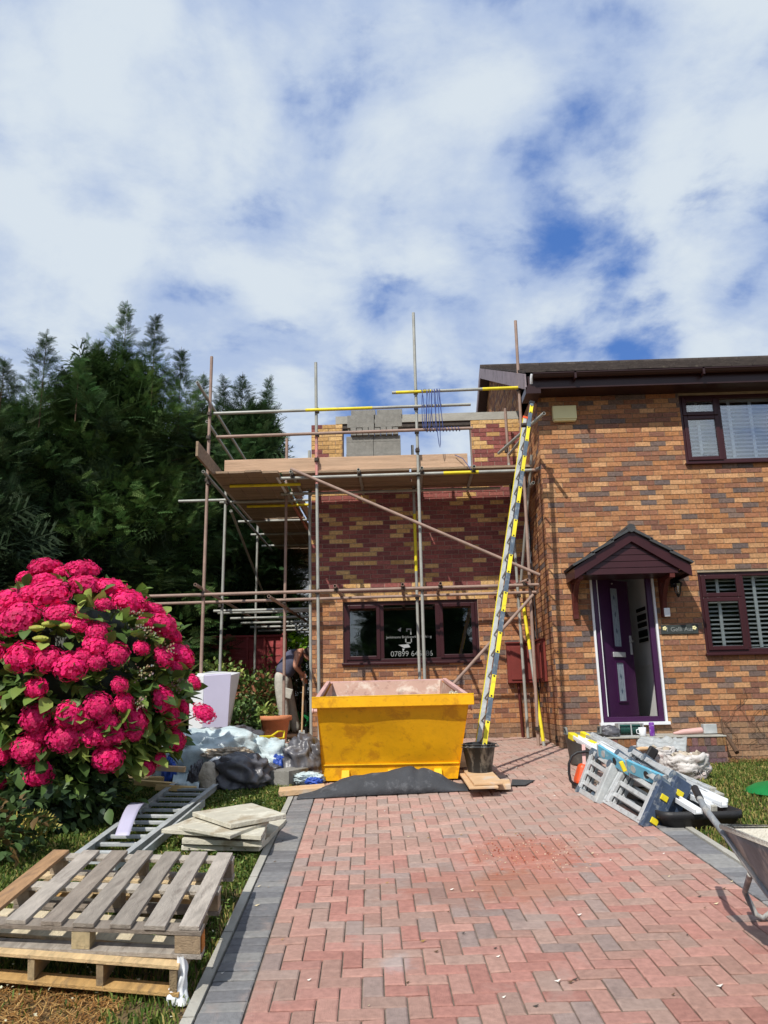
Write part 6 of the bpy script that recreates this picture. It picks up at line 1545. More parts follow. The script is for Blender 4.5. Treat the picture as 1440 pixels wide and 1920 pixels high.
def conifer(label, x, y, H, Rr, n, seed, leaders, top=.0, dens=1.0, base=1.0, low=.03, col=(46, 62, 36), ragged=1.0):
    """leyland-type tree: dark body of sprays plus thin feathery leaders on top"""
    nr = np.random.default_rng(seed); t = thing('conifer_tree', label, 'tree', (x, y, base), 'conifers beyond the left fence')
    mb = MB(); mb.tube((x, y, base), (x, y, base+H*.8), .2, 8, r2=.05)
    for k in range(10):
        a = k*2.4; z = base+H*(.1+.07*k); r_ = Rr*.6; mb.tube((x, y, z), (x+math.cos(a)*r_, y+math.sin(a)*r_, z+.5), .05, 6, r2=.015)
    mb.build('trunk', M_['bark'], t)
    pos = []; dr = []; sl_ = []
    nb = n//30                                  # limbs, each hung with sprays: clumps with dark gaps between them
    for k in range(nb):
        hb = nr.beta(1.0, 1.1)*(1-low)+low; a = nr.uniform(0, 2*np.pi); m = int(nr.uniform(22, 40))
        lump = 1+.16*math.sin(a*3+hb*9+seed)+.12*math.sin(a*5-hb*17+seed*2)+nr.normal(0, .07)
        rb = Rr*max(0, 1-hb**2.0)**.62*lump; r0 = rb*.62; up_t = .25+.75*hb; L0 = rb-r0+.25
        u = nr.uniform(0, 1, m); d0 = np.array([math.cos(a), math.sin(a), up_t]); d0 /= np.linalg.norm(d0); side = np.array([-math.sin(a), math.cos(a), 0])
        b0 = np.array([x+r0*math.cos(a), y+r0*math.sin(a), base+hb*H-up_t*L0*.5]); w = nr.normal(0, .17+.05*Rr, m)*(1.08-u)
        p = b0+d0*(u*L0)[:, None]+side*w[:, None]+np.array([0, 0, 1.])*(-.22*u*u*L0+nr.normal(0, .05, m))[:, None]
        pos.append(p); dr.append(d0+side*(np.sign(w)*.55)[:, None]+nr.normal(0, .28, (m, 3))-np.array([0, 0, .25])*u[:, None]); sl_.append(nr.uniform(.20, .42, m)*(1.1-.35*u)*((y/16)**.7 if y > 0 else 2.0))
    sc_ = np.concatenate(sl_)
    # short upswept plumes that break the outline
    npl = int(34*H*Rr/10) if y > 0 else 8; hp = nr.uniform(.12, .98, npl); tp = nr.uniform(0, 2*np.pi, npl); rp = Rr*np.power(np.clip(1-hp**2, 0, 1), .62)*nr.uniform(.8, 1.0, npl)
    for k in range(npl):
        m = 26; u = nr.uniform(0, 1, m); ln_ = nr.uniform(.45, .95); ax_ = np.array([math.cos(tp[k])*(1.1-hp[k]), math.sin(tp[k])*(1.1-hp[k]), .55+.6*hp[k]]); ax_ /= np.linalg.norm(ax_)
        b0 = np.array([x+rp[k]*math.cos(tp[k]), y+rp[k]*math.sin(tp[k]), base+hp[k]*H-.1])
        pos.append(b0+ax_*(u*ln_)[:, None]+nr.normal(0, .07, (m, 3))*(1-u)[:, None]); dr.append(ax_+nr.normal(0, .5, (m, 3))+np.array([0, 0, .1])); sc_ = np.concatenate([sc_, nr.uniform(.14, .30, m)*(1.05-.4*u)])
    # leaders
    for (lx, ly, z0, z1, r0) in leaders:
        m = int(330*(z1-z0)*max(1, r0)); u = nr.uniform(-.45, 1, m); a = nr.uniform(0, 2*np.pi, m)
        rr = r0*(1-u)**1.15*(.6+.4*np.sin(u*(19+3*nr.random())+a*2))*nr.uniform(.1, .95, m); lean = nr.normal(0, .16); lx_ = lx; lx = lx+lean*(1-u)**2
        pos.append(np.stack([lx+rr*np.cos(a), ly+rr*np.sin(a), z0+(z1-z0)*u], 1)); dr.append(np.stack([np.cos(a), np.sin(a), nr.uniform(.2, 1.2, m)], 1)); sc_ = np.concatenate([sc_, nr.uniform(.14, .34, m)*(1.0-.4*u)]); lx = lx_
    pos = np.concatenate(pos); dr = np.concatenate(dr); N_ = len(pos)
    rot = frames(dr, nr, np.tile([[0, 0, 1.0]], (N_, 1))+nr.normal(0, .45, (N_, 3)))
    b_ = np.array(srgb(*col)); g = np.clip(.55+.45*np.sin(pos[:, 0]*1.9+seed)*np.sin(pos[:, 2]*2.3)+nr.normal(0, .28, N_), .25, 1.7)[:, None]
    c = b_*g; c[:, 0] *= nr.uniform(.85, 1.3, N_)
    c = c*2.0; V, F, C = scatter(FV, FF, pos, rot, sc_, c)
    crown = npmesh('crown', V, F, M_['conifer'], t, cols=C)
    # inner foliage mass so that the body is opaque
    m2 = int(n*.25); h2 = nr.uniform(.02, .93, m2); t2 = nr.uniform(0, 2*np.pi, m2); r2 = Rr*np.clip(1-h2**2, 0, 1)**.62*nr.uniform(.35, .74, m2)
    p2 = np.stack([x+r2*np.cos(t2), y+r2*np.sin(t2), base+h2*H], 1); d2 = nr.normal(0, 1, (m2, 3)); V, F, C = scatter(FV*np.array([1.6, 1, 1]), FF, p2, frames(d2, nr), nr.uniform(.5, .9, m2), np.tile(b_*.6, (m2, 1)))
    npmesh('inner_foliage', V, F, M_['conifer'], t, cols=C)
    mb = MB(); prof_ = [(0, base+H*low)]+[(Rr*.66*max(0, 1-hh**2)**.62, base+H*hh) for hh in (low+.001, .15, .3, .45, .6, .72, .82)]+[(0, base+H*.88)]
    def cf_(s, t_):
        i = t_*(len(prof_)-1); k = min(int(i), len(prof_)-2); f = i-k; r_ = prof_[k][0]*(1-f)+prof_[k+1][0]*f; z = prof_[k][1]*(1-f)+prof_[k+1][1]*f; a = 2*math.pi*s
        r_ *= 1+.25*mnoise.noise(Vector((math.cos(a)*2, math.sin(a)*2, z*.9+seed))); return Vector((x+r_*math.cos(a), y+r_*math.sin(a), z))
    mb.cur = tuple(b_*.5); mb.grid(cf_, 28, 26); mb.build('dark_core', M_['conifer'], t)  # opaque dark core, added so no sky shows through the crown
    for (lx, ly, z0, z1, r0) in leaders:
        mb = MB(); mb.tube((lx, ly, z0-.3), (lx, ly, z1+.12), .014, 5, r2=.003); mb.build('leader_stem', M_['bark'], t)
    return t
def L_(px, py, Y, dz, r0): q = P(px, py, Y=Y); return (q.x, Y, q.z-dz, q.z, r0)
conifer('tallest conifer with two feathery tips behind the scaffold pole', -5.75, 14.2, 7.45, 2.3, 9500, 1, [L_(238, 572, 14, 2.1, 1.0), L_(292, 598, 13.9, 1.8, .85), L_(186, 645, 13.6, 1.2, .7), L_(340, 660, 14.6, 1.5, .7)], col=(66, 92, 48))
conifer('conifer left of the tallest one with a single thin pointed tip', -7.0, 12.6, 5.8, 1.9, 6500, 2, [L_(88, 628, 12.3, 1.5, .8), L_(150, 672, 12.6, .9, .5)], col=(62, 88, 50))
conifer('conifer cut by the left edge of the photo', -7.5, 10.8, 4.9, 1.7, 6000, 3, [L_(8, 682, 11, 1.0, .7), L_(-50, 660, 11, 1.3, .6)], col=(64, 86, 52))
conifer('dark conifer right behind the hydrangea', -6.5, 11.0, 3.9, 1.7, 7500, 4, [], col=(54, 74, 46))
conifer('dark conifer standing between hydrangea and scaffold', -4.95, 18.4, 7.8, 2.0, 8500, 5, [L_(420, 712, 17.5, 1.4, .7), L_(382, 705, 17.2, 1.2, .5)], col=(56, 76, 50), low=.2)
conifer('conifer at the right end of the row with drooping lower branches', -3.75, 17.9, 7.75, 1.4, 7500, 6, [L_(455, 705, 17.6, 1.0, .9), L_(505, 712, 17.6, 1.3, .35)], col=(70, 98, 60), low=.30)
conifer('broad dark conifer filling the row behind the fence corner', -6.5, 17.0, 7.2, 2.4, 6500, 7, [L_(310, 690, 16.5, 1.0, .6)], col=(52, 70, 44))
conifer('low dark conifer over the left boundary fence', -6.0, 13.0, 4.3, 1.5, 6500, 8, [], col=(50, 68, 42))
# trees on the far side of the street (they show in the windows)
conifer('street tree mirrored in the upper window', 14.0, -13, 12.5, 2.8, 2500, 9, [], base=-.3, col=(60, 84, 44))['group'] = 'trees behind the viewer'
conifer('street tree mirrored in the extension window', .5, -15, 9.5, 5.0, 3500, 10, [], base=-.3, col=(50, 74, 40))['group'] = 'trees behind the viewer'
conifer('broad street tree mirrored in the lower window', 18.0, -15, 7, 5.2, 3500, 12, [], base=-.3, col=(54, 78, 42))['group'] = 'trees behind the viewer'
# leaf template (oval, folded along the middle, slight droop)
def leaf_template(w=.34, L=1.0, fold=.10, droop=.2):
    ys = [0, .22, .5, .78, 1.0]; ws = [.03, .75, 1.0, .6, .02]; V = []; F = []
    for y, k in zip(ys, ws):
        z = -droop*y*y; V += [(-w*k, y*L, z+fold*k), (0, y*L, z), (w*k, y*L, z+fold*k)]
    for i in range(4):
        b = i*3; F += [(b, b+1, b+4, b+3), (b+1, b+2, b+5, b+4)]
    return np.array(V), np.array(F)
LV, LF = leaf_template()
def leaves(name, pos, dr, sc_, cols, parent, spin=None, m='leaf', tv=None):
    nr = NR; rot = frames(dr, nr, spin); V, F, C = scatter(LV if tv is None else tv, LF, pos, rot, sc_, cols); return npmesh(name, V, F, M_[m], parent, cols=C, smooth=True)
def bush(name, label, cat, c, rad, n, ls, cols, seed, group=None, stems=True, up=.5, low=-1.0):
    nr = np.random.default_rng(seed); c = np.array(c, float); g = float(gh(c[0], c[1])); t = thing(name, label, cat, (c[0], c[1], g), group)
    v = nr.normal(size=(n, 3)); v /= np.linalg.norm(v, axis=1, keepdims=True); v[:, 2] = np.maximum(v[:, 2], low)
    lump = 1+.22*np.sin(v[:, 0]*6+seed)*np.sin(v[:, 2]*7)+.15*np.sin(v[:, 1]*11+seed)
    r_ = (nr.uniform(0, 1, n)**.30)*lump; p = c+v*np.array(rad)*r_[:, None]; k = p[:, 2] > g+.02; p = p[k]; v = v[k]; n = len(p)
    d = v+nr.normal(0, .5, (n, 3)); d[:, 2] += .1; sp = np.cross(d, [0, 0, 1.0])+nr.normal(0, .35, (n, 3))
    cc = np.array(cols)[nr.integers(0, len(cols), n)]*nr.uniform(.75, 1.25, n)[:, None]
    rot = frames(d, nr, np.tile([[0, 0, 1.]], (n, 1))+nr.normal(0, .5, (n, 3)))
    # leaf blades face up/outwards: z column towards the sky
    V, F, C = scatter(LV, LF, p, rot, nr.uniform(ls*.6, ls*1.3, n), cc); npmesh('foliage', V, F, M_['leaf'], t, cols=C, smooth=True)
    if stems:
        mb = MB(); r = random.Random(seed)
        for k in range(12):
            a = r.random()*6.28; e = Vector((c[0]+math.cos(a)*rad[0]*.6, c[1]+math.sin(a)*rad[1]*.6, c[2]+rad[2]*r.uniform(.1, .7))); b = Vector((c[0]+math.cos(a)*.08, c[1]+math.sin(a)*.08, g)); mb.path([b, b.lerp(e, .5)+Vector((0, 0, .1)), e], [.014, .010, .005], 5)
        mb.build('stems', M_['bark'], t)
    return t
YG = [srgb(150, 168, 86), srgb(122, 148, 72), srgb(172, 184, 104), srgb(98, 124, 60)]; DG = [srgb(66, 88, 50), srgb(52, 72, 44), srgb(82, 106, 58)]; MG = [srgb(100, 128, 66), srgb(80, 108, 56), srgb(122, 146, 78), srgb(134, 112, 76)]
q = P(408, 1262, Y=13.6); bush('garden_shrub', 'light yellow green shrub behind the fridge', 'shrub', (q.x, 13.6, q.z-.35), (.42, .4, .55), 900, .085, YG, 1, 'shrubs in front of the red fence')
q = P(455, 1290, Y=13.8); bush('garden_shrub', 'olive shrub in the middle in front of the red fence', 'shrub', (q.x, 13.8, q.z-.3), (.55, .5, .58), 1600, .085, MG+YG[:2], 2, 'shrubs in front of the red fence')
q = P(490, 1300, Y=13.4); bush('garden_shrub', 'shrub with reddish leaves left of the worker', 'shrub', (q.x, 13.3, q.z-.3), (.42, .42, .55), 1400, .08, MG+[srgb(150, 96, 70)], 3, 'shrubs in front of the red fence')
q = P(440, 1345, Y=12.7); bush('garden_shrub', 'low dark shrub just behind the rubble heap', 'shrub', (q.x, 12.7, 1.25), (.62, .4, .4), 1300, .075, DG+MG[:2], 4, 'shrubs in front of the red fence')
q = P(503, 1240, Y=15.2); bush('garden_shrub', 'tall thin shrub rising against the fence', 'shrub', (q.x, 15.0, 1.7), (.2, .2, .75), 300, .08, MG, 5, 'shrubs in front of the red fence')
q = P(551, 1213, Y=17.5); bush('garden_shrub', 'bright lime green shrub beyond the worker', 'shrub', (q.x, 17.5, q.z-.05), (.42, .4, .30), 500, .12, [srgb(150, 190, 60), srgb(124, 170, 50)], 6, stems=True)
q = P(585, 1225, Y=19.5); bush('garden_shrub', 'dark green hedge bush at the end of the side passage', 'hedge', (q.x-.3, 20.8, 1.9), (1.5, .6, 1.0), 4200, .13, DG+MG[:1], 7)
q = P(506, 1342, Y=11.7); bush('pot_plant', 'small leafy plant growing in the terracotta pot', 'plant', (pt.x-.12, 11.7, 1.42), (.17, .15, .12), 90, .09, YG, 8)
# hydrangea --------------------------------------------------------------
HC = P(128, 1302, Y=7.3); hy = thing('hydrangea', 'huge hydrangea bush covered in bright pink flower heads', 'hydrangea', on(HC.x, HC.y))
ell = [(Vector((HC.x+.03, 7.3, HC.z+.10)), Vector((1.02, .9, .95))), (Vector((HC.x-.55, 7.25, HC.z-.15)), Vector((.85, .85, .8))), (Vector((HC.x+.12, 7.3, HC.z-.33)), Vector((.88, .80, .70)))]
def surf(px, py):
    d = Vector(ray(px, py)); o = Vector((0, 0, EYE)); best = None
    for c, r in ell:
        dd = Vector((d.x/r.x, d.y/r.y, d.z/r.z)); oo = Vector(((o.x-c.x)/r.x, (o.y-c.y)/r.y, (o.z-c.z)/r.z)); A_ = dd.dot(dd); B__ = 2*dd.dot(oo); C__ = oo.dot(oo)-1; D_ = B__*B__-4*A_*C__
        if D_ > 0:
            k = (-B__-math.sqrt(D_))/(2*A_)
            if best is None or k < best[0]: best = (k, (o+d*k), c, r)
    if best: p = best[1]; n = Vector(((p.x-best[2].x)/best[3].x**2, (p.y-best[2].y)/best[3].y**2, (p.z-best[2].z)/best[3].z**2)).normalized(); return p, n
    p = P(px, py, Y=7.2); return p, (p-ell[0][0]).normalized()
def mophead(seed, m='petal'):
    """domed flower head of unit width made of four-petal florets"""
    nr = np.random.default_rng(seed); n = 210; i = np.arange(n)+.5; ph = np.arccos(1-1.45*i/n); th = np.pi*(1+5**.5)*i
    d = np.stack([np.cos(th)*np.sin(ph), np.sin(th)*np.sin(ph), np.cos(ph)], 1)+nr.normal(0, .05, (n, 3)); r_ = .47*(1+.10*np.sin(th*1+ph*5))+nr.normal(0, .018, n)
    p = d*r_[:, None]*np.array([1, 1, .78])
    T = []; F = []
    for k in range(4):
        a = k*math.pi/2; ca, sa = math.cos(a), math.sin(a); R2 = lambda x, y, z: (x*ca-y*sa, x*sa+y*ca, z)
        b = len(T); T += [R2(.003, 0, 0), R2(.034, -.032, .006), R2(.062, 0, .002), R2(.034, .032, .006)]; F.append((b, b+1, b+2, b+3))
    T = np.array(T); F = np.array(F); z = d/np.linalg.norm(d, axis=1, keepdims=True)+nr.normal(0, .22, (n, 3)); z /= np.linalg.norm(z, axis=1, keepdims=True); a = nr.normal(size=(n, 3)); x_ = np.cross(a, z); x_ /= np.linalg.norm(x_, axis=1, keepdims=True); y_ = np.cross(z, x_)
    rot = np.stack([x_, y_, z], 2); cols = np.array(srgb(252, 38, 128))*nr.uniform(.62, 1.15, n)[:, None]*(.82, 1.05, .92, 1.0)[seed % 4]; cols[:, 1] += nr.uniform(0, .025, n)
    V, Fa, C = scatter(T, F, p, rot, nr.uniform(.95, 1.4, n), cols)
    me_o = npmesh('tmp_head', V, Fa, M_[m], None, cols=C)
    # core
    me = me_o.data; bpy.data.objects.remove(me_o); return me
def core_mesh():
    mb = MB(); mb.cur = srgb(220, 24, 102); mb.lathe([(0, -.30)]+[(.40*math.sin(a), .30*math.cos(a)) for a in np.linspace(math.pi*.85, 0.01, 10)], (0, 0, 0), 16); o = mb.build('tmp_core', M_['petal'], None, (0, 0, 0)); me = o.data; bpy.data.objects.remove(o); return me
heads = [mophead(s) for s in range(4)]; corem = core_mesh()
FL = [(310,130,170),(190,190,130),(550,150,190),(425,165,130),(570,245,180),(730,260,190),(350,300,250),(90,350,200),(150,450,250),(200,300,150),(415,430,190),(530,490,140),(690,370,110),(850,350,210),(1010,400,140),(960,480,110),(1060,500,190),(1130,560,120),(650,545,140),(640,630,150),(770,680,150),(930,645,90),(1070,700,130),(1180,690,180),(1150,765,80),(175,700,200),(340,720,160),(480,760,200),(640,720,130),(260,900,130),(790,880,90),(1270,860,105),(655,1010,160),(820,990,100),(1065,970,145),(1200,1025,80),(255,1090,170),(470,1070,160),(560,1100,130),(720,1110,120),(890,1100,160),(1130,1080,120),(1355,1085,140),(620,1210,145),(440,1215,200),(270,1190,120),(1150,1245,145),(770,1210,100),(880,1200,110),(50,1330,130),(215,1300,200),(715,1355,180),(970,1415,90),(280,1455,170),(1045,1365,80),(40,1490,90),(700, 1240, 90), (-60,560,170), (-40,700,180), (-80,1000,180), (-60, 420, 180), (300,215,150), (560,700,120)]
hr = random.Random(2); hpos = []
def cam_side(p):
    d = p-Vector((0, 0, EYE)); z = d.dot(Vector(CF)); return 720+FPX*d.dot(Vector(CR))/z > -25
for k, (zx, zy, w) in enumerate(FL):
    px, py, wd = zx/3.6, 1040+zy/3.6, w/3.6
    p, n_ = surf(px, py)
    if k == 42: p = P(px, py, Y=6.9); n_ = Vector((.5, -.3, .3))
    s = wd*abs((p-Vector((0, 0, EYE))).dot(Vector(CF)))/FPX*1.17
    z = (n_+Vector((0, -.15, .55))).normalized(); p = p+n_*.06
    o = bpy.data.objects.new('flower_head', heads[k % 4]); sc.collection.objects.link(o); o.parent = hy
    q_ = z.to_track_quat('Z', 'Y'); o.rotation_mode = 'QUATERNION'; o.rotation_quaternion = q_; o.location = p-ORG[hy.name]
    sz = s*(1.0 if w > 100 else 1.1); o.scale = (sz, sz*hr.uniform(.85, 1.1), sz*hr.uniform(.62, .85)); ORG[o.name] = ORG[hy.name]
    c_ = bpy.data.objects.new('flower_core', corem); sc.collection.objects.link(c_); c_.parent = o
    hpos.append((p, n_, s))
for k in range(22):     # heads on the flank that faces the left fence
    a = math.pi+hr.uniform(-.9, 1.1); el_ = hr.uniform(-.35, 1.0); c_0, r_0 = ell[1 if k % 2 else 0]
    n_ = Vector((math.cos(a)*math.cos(el_), math.sin(a)*math.cos(el_)*.9, math.sin(el_))).normalized(); p = Vector((c_0.x+n_.x*r_0.x, c_0.y+n_.y*r_0.y, c_0.z+n_.z*r_0.z))+n_*.04
    if cam_side(p): continue
    o = bpy.data.objects.new('flower_head', heads[k % 4]); sc.collection.objects.link(o); o.parent = hy; o.rotation_mode = 'QUATERNION'; o.rotation_quaternion = (n_+Vector((0, 0, .4))).to_track_quat('Z', 'Y'); o.location = p-ORG[hy.name]
    sz = hr.uniform(.2, .32); o.scale = (sz, sz, sz*.75); c_ = bpy.data.objects.new('flower_core', corem); sc.collection.objects.link(c_); c_.parent = o
# leaves on the bush
nr = np.random.default_rng(21)
PP = []; DD = []; SS = []; CC = []
HG = [srgb(126, 148, 70), srgb(104, 130, 60), srgb(150, 166, 84), srgb(78, 104, 50), srgb(86, 114, 58)]
for c, r in ell:
    n = 1700; v = nr.normal(size=(n, 3)); v /= np.linalg.norm(v, axis=1, keepdims=True); rr = nr.uniform(.82, 1.07, n)
    p = np.array(c)+v*np.array(r)*rr[:, None]; k = (p[:, 2] > .78) & (p[:, 1] < 7.9) & ~((p[:, 2] < 1.12) & (p[:, 0] > HC.x+.45)); PP.append(p[k]); d = v[k]+nr.normal(0, .55, (k.sum(), 3)); d[:, 2] -= .1; DD.append(d); SS.append(nr.uniform(.10, .19, k.sum())); CC.append(np.array(HG)[nr.integers(0, 5, k.sum())]*nr.uniform(.7, 1.25, k.sum())[:, None])
PP = np.concatenate(PP); DD = np.concatenate(DD); SS = np.concatenate(SS); CC = np.concatenate(CC)
leaves('foliage', PP, DD, SS, CC, hy, spin=np.tile([[0, 0, 1.]], (len(PP), 1))+nr.normal(0, .45, (len(PP), 3)))
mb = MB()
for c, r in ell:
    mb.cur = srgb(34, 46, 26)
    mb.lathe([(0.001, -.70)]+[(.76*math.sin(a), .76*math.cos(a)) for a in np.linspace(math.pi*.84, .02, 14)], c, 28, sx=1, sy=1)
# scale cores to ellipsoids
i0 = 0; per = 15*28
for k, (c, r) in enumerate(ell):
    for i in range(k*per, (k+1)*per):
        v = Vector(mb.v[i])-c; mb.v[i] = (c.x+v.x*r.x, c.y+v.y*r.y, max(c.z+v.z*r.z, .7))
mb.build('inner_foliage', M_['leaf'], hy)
mb = MB()
for k in range(30):
    a = hr.random()*6.28; b = Vector((HC.x+math.cos(a)*.25, 7.3+math.sin(a)*.2, gz_(0, 7.3))); e = Vector((HC.x+math.cos(a)*.8, 7.3+math.sin(a)*.65, 1.2+hr.random()*.7)); mb.path([b, b.lerp(e, .5)+Vector((0, 0, .15)), e], [.014, .01, .006], 5)
p, n_, s = hpos[42]; mb.path([Vector((HC.x+.9, 7.1, 1.35)), p.lerp(Vector((HC.x+.9, 7.1, 1.3)), .4)+Vector((0, 0, .03)), p], .006, 5)
mb.build('stems', M_['bark'], hy)
# faded cream heads and pale buds
for (zx, zy) in ((910, 520), (1200, 860), (930, 800), (900, 990), (960, 560), (1160, 880), (860, 430), (1080, 650)):
    mb = MB(); p, n_ = surf(zx/3.6, 1040+zy/3.6); p = p+n_*.08
    for k in range(34):
        mb.cur = tuple(x*hr.uniform(.45, 1.0) for x in srgb(190, 176, 150)); q_ = p+Vector((hr.gauss(0, .05), hr.gauss(0, .03), hr.gauss(0, .035))); s = hr.uniform(.005, .011); mb.add([q_+Vector((-s, 0, -s*.4)), q_+Vector((s*.3, -s*.3, -s)), q_+Vector((s, 0, s*.5)), q_+Vector((-s*.2, 0, s))], [(0, 1, 2, 3)])
        mb.cur = srgb(120, 110, 70); mb.bar(p-n_*.06, q_, .0015, .0015)
    mb.build('faded_head', M_['petal'], hy)
for (zx, zy) in ((270, 530), (350, 505), (455, 515), (295, 595)):
    mb = MB(); p, n_ = surf(zx/3.6, 1040+zy/3.6); p = p+n_*.08; mb.cur = srgb(186, 190, 96)
    mb.lathe([(0, -.03), (.05, -.012), (.06, .0), (.045, .016), (0, .024)], p, 14)
    for k in range(90):
        a = hr.random()*6.28; r_ = .058*math.sqrt(hr.random()); q_ = p+Vector((math.cos(a)*r_, math.sin(a)*r_, .024-r_*r_*5)); s = .006; mb.add([q_+Vector((-s, 0, -s)), q_+Vector((s, -s*.3, -s)), q_+Vector((s, 0, s)), q_+Vector((-s, 0, s))], [(0, 1, 2, 3)], False, tuple(x*hr.uniform(.7, 1.1) for x in srgb(206, 206, 110)))
    mb.build('flower_bud', M_['petal'], hy)
# undergrowth at the foot
q = G(90, 1560); bush('undergrowth', 'dark leafy ivy undergrowth at the foot of the hydrangea', 'undergrowth', (q.x-.1, 6.85, .93), (.62, .35, .40), 1300, .11, DG+[srgb(48, 66, 50)], 31)
q = G(270, 1500); bush('undergrowth', 'dark ground ivy under the right side of the hydrangea', 'undergrowth', (q.x-.62, 7.4, .90), (.5, .35, .30), 800, .10, DG, 32)
q = G(8, 1600); bush('undergrowth', 'dark brownish weeds at the left edge beside the lawn', 'undergrowth', (q.x-.1, 5.9, .72), (.45, .3, .3), 600, .08, DG+[srgb(120, 96, 60)], 33)
# ferns
fq = P(20, 1510, Y=6.2); fern = thing('fern', 'yellow green fern at the left edge under the hydrangea', 'fern', on(fq.x, 6.2)); mb = MB(); r = random.Random(3)
for k in range(11):
    a = r.uniform(-1.0, 2.2); L0 = r.uniform(.35, .55); b = Vector((fq.x-.08, 6.25, fq.z-.35)); pts = []
    for i in range(13):
        t = i/12; pts.append(b+Vector((math.cos(a)*L0*t, -.25*L0*t, L0*(1.3*t-.9*t*t))))
    mb.cur = r.choice([srgb(170, 160, 80), srgb(120, 140, 60), srgb(190, 165, 80)]); mb.path(pts, .003, 4)
    for i in range(2, 13):
        d = (pts[i]-pts[i-1]).normalized(); sd = d.cross(Vector((0, -1, .3))).normalized(); l = .075*math.sin(math.pi*min(1, i/12.5))+.012
        for s in (-1, 1): mb.add([pts[i], pts[i]+d*.012, pts[i]+sd*(s*l)+d*.02, pts[i]+sd*(s*l*.5)-d*.006], [(0, 1, 2, 3)])
mb.build('fronds', M_['leaf'], fern)
# clover and daisies on the lawn
nr = np.random.default_rng(5); n = 1500; u_ = nr.uniform(-1.0, -.29, n); v_ = nr.uniform(4.2, 8.0, n); X_ = D0.x+DX.x*u_+DR.x*v_; Y_ = D0.y+DX.y*u_+DR.y*v_
k = nr.random(n) < .8; X_, Y_ = X_[k], Y_[k]; pos = np.stack([X_, Y_, gh(X_, Y_)+nr.uniform(.01, .05, len(X_))], 1); d = nr.normal(0, 1, (len(X_), 3)); d[:, 2] = np.abs(d[:, 2])*.3
V, F, C = scatter(LV, LF, pos, frames(d, nr, np.tile([[0, 0, 1.]], (len(X_), 1))), nr.uniform(.015, .035, len(X_)), np.array([srgb(100, 130, 60), srgb(130, 150, 80), srgb(70, 96, 44)])[nr.integers(0, 3, len(X_))])
tag(npmesh('clover', V, F, M_['leaf'], None, (0, 0, 0), C), 'small clover leaves in the grass beside the drive edging', 'clover', kind='stuff')
n = 220; u_ = nr.uniform(-1.4, -.3, n); v_ = nr.uniform(3.6, 7.6, n); X_ = D0.x+DX.x*u_+DR.x*v_; Y_ = D0.y+DX.y*u_+DR.y*v_
pos = np.stack([X_, Y_, gh(X_, Y_)+nr.uniform(.02, .05, n)], 1); V, F, C = scatter(LV*np.array([1.3, 1, 1]), LF, pos, frames(nr.normal(0, 1, (n, 3))*np.array([1, 1, .2]), nr, np.tile([[0, 0, 1.]], (n, 1))), nr.uniform(.008, .02, n), np.tile(srgb(225, 222, 190), (n, 1)))
tag(npmesh('white_clover_flowers', V, F, M_['petal'], None, (0, 0, 0), C), 'tiny whitish clover flowers dotted over the left lawn', 'flowers', kind='stuff')
# ================================================================== WORKER
WY = 13.0
wk = thing('person', 'worker in dark sleeveless top and grey work trousers bending over a long handled tool', 'person', (P(535, 1384, Y=WY).x, WY, 1.0))
def skinmesh(name, pts, edges, rad, m, sub=2):
    me = bpy.data.meshes.new(name); o0 = ORG[wk.name]; me.from_pydata([tuple(Vector(p)-o0) for p in pts], edges, []); o = bpy.data.objects.new(name, me); sc.collection.objects.link(o); o.parent = wk
    sk_ = o.modifiers.new('skin', 'SKIN'); sk_.use_smooth_shade = True
    for i, r_ in enumerate(rad):
        v = me.skin_vertices[0].data[i]; v.radius = r_ if isinstance(r_, tuple) else (r_, r_); v.use_root = (i == 0)
    s_ = o.modifiers.new('sub', 'SUBSURF'); s_.levels = sub; s_.render_levels = sub
    dg = bpy.context.evaluated_depsgraph_get(); me2 = bpy.data.meshes.new_from_object(o.evaluated_get(dg)); o.modifiers.clear(); o.data = me2; bpy.data.meshes.remove(me); me2.materials.clear(); me2.materials.append(M_[m])
    for p in me2.polygons: p.use_smooth = True
    ORG[o.name] = o0; return o
def W(px, py, dy=0.): return P(px, py, Y=WY+dy)
hip = W(529, 1272); hl, hr_ = W(526, 1278, -.10), W(533, 1278, .10); kl, kr = W(531, 1330, -.11), W(546, 1328, .14); al, ar = W(536, 1378, -.09), W(556, 1378, .16)
toeL, toeR = al+Vector((.14, -.02, -.03)), ar+Vector((.14, .0, -.03))
wst = W(534, 1256); chest = W(549, 1236); neckb = W(561, 1224); nk = W(568, 1222); hd = W(576, 1228); 
sl_, sr_ = W(558, 1228, -.19), W(560, 1227, .19); el, er = W(553, 1250, -.24), W(560, 1252, .2); wl, wr = W(565, 1263, -.10), W(566, 1272, .06)
hdl, hdr = W(569, 1266, -.05), W(569.5, 1276, .03)
pts = [hip, wst, chest, neckb, nk, hd, hl, kl, al, toeL, hr_, kr, ar, toeR, sl_, el, wl, hdl, sr_, er, wr, hdr]
edg = [(0, 1), (1, 2), (2, 3), (3, 4), (4, 5), (0, 6), (6, 7), (7, 8), (8, 9), (0, 10), (10, 11), (11, 12), (12, 13), (3, 14), (14, 15), (15, 16), (16, 17), (3, 18), (18, 19), (19, 20), (20, 21)]
rad = [.11, .105, .13, .12, .058, .095, .10, .065, .045, .04, .10, .065, .045, .04, .058, .042, .03, .035, .058, .042, .03, .035]
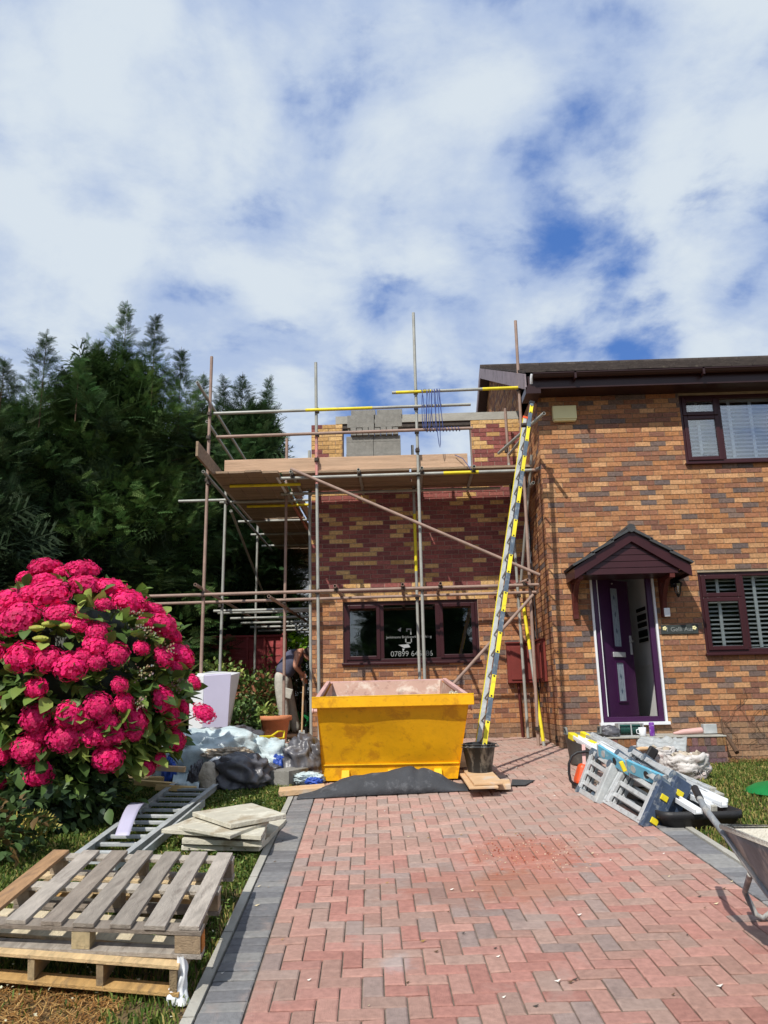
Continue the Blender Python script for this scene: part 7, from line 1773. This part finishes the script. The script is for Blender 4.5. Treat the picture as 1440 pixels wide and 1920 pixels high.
# face: brow, nose and chin are extra vertices of the head; hands carry five fingers each
fd = (hd-nk).normalized(); pts += [hd+fd*.07+Vector((0, 0, -.03)), hd+Vector((.05, 0, -.10))]; edg += [(5, 22), (5, 23)]; rad += [.075, .05]
for hi_, hv, sgn in ((17, hdl, 1), (21, hdr, -1)):
    for f in range(5):
        b = len(pts); th = -.7+.35*f; o1 = hv+Vector((.022, sgn*-.01, .03-.017*f)); o2 = o1+Vector((.03, sgn*-.035, -.004)); o3x = o2+Vector((-.022, sgn*-.022, -.004))
        if f == 0: o1 = hv+Vector((.0, sgn*-.025, .035)); o2 = o1+Vector((.02, sgn*-.02, .02)); o3x = o2+Vector((.015, 0, .006))
        pts += [o1, o2, o3x]; edg += [(hi_, b), (b, b+1), (b+1, b+2)]; rad += [.010, .009, .008]
skinmesh('body', pts, edg, rad, 'skin')
o_ = skinmesh('work_trousers', [wst.lerp(hip, .1), hip, hl, kl, al+Vector((0, 0, .03)), hr_, kr, ar+Vector((0, 0, .03))], [(0, 1), (1, 2), (2, 3), (3, 4), (1, 5), (5, 6), (6, 7)], [.168, .175, .125, .095, .082, .125, .095, .082], 'trouser')
skinmesh('vest_top', [hip.lerp(wst, .25), wst, chest, neckb, sl_.lerp(neckb, .35), sr_.lerp(neckb, .35)], [(0, 1), (1, 2), (2, 3), (3, 4), (3, 5)], [.180, .178, .180, .14, .09, .09], 'shirt')
mb = MB(); mb.lathe([(0, -.02)]+[(.108*math.sin(a), .112*math.cos(a)) for a in np.linspace(math.pi*.55, .02, 10)], hd+Vector((0.01, 0, .012)), 20, rot=Matrix.Rotation(R(35), 3, 'Y')); mb.build('hair', M_['hair'], wk)
for a_, t_ in ((al, toeL), (ar, toeR)):
    mb = MB(); mb.box((a_+t_)/2+Vector((0, 0, -.0)), (.27, .1, .085)); mb.box(a_+Vector((0, 0, .06)), (.11, .1, .1)); mb.build('boot', M_['bark'], wk, bevel=.03)
mb = MB(); mb.box(W(540, 1300, -.2), (.13, .03, .16), Matrix.Rotation(R(15), 3, 'Y')); mb.build('cargo_pocket', M_['trouser'], wk, bevel=.012)
tl = thing('digging_bar', 'long pale wooden tool handle held by the worker', 'tool', W(566, 1384)); mb = MB(); mb.tube(W(570, 1262, -.01), W(566, 1372, .0), .017, 10); mb.build('handle', M_['ply'], tl)
mb = MB(); mb.box(W(566, 1380), (.12, .02, .18), top=.8); mb.build('blade', M_['alu_d'], tl, bevel=.004)
mb = MB(); mb.tube((P(581, 1300, Y=14.2).x-.06, 14.2, 1.0), (P(581, 1300, Y=14.2).x-.08, 14.2, 1.9), .03, 8); tag(mb.build('dark_post', M_['iron'], None), 'dark post standing behind the worker by the wall', 'post')
# path and rubble near the worker
pxq = MB(); r = random.Random(17)
for k in range(260):
    x_ = r.uniform(-2.9, -1.1); y_ = r.uniform(9.6, 13.2); s = r.uniform(.015, .05); pxq.box((x_, y_, gz_(x_, y_)+s*.2), (s*1.4, s, s*.7), Matrix.Rotation(r.random()*3, 3, 'Z') @ Matrix.Rotation(r.random(), 3, 'X'), r.choice([srgb(190, 180, 160), srgb(170, 150, 130), srgb(150, 140, 125), srgb(205, 195, 180)]))
tag(pxq.build('rubble_chips', M_['crusty'], None), 'pale broken rubble chips scattered round the foot of the extension corner', 'rubble', kind='stuff')
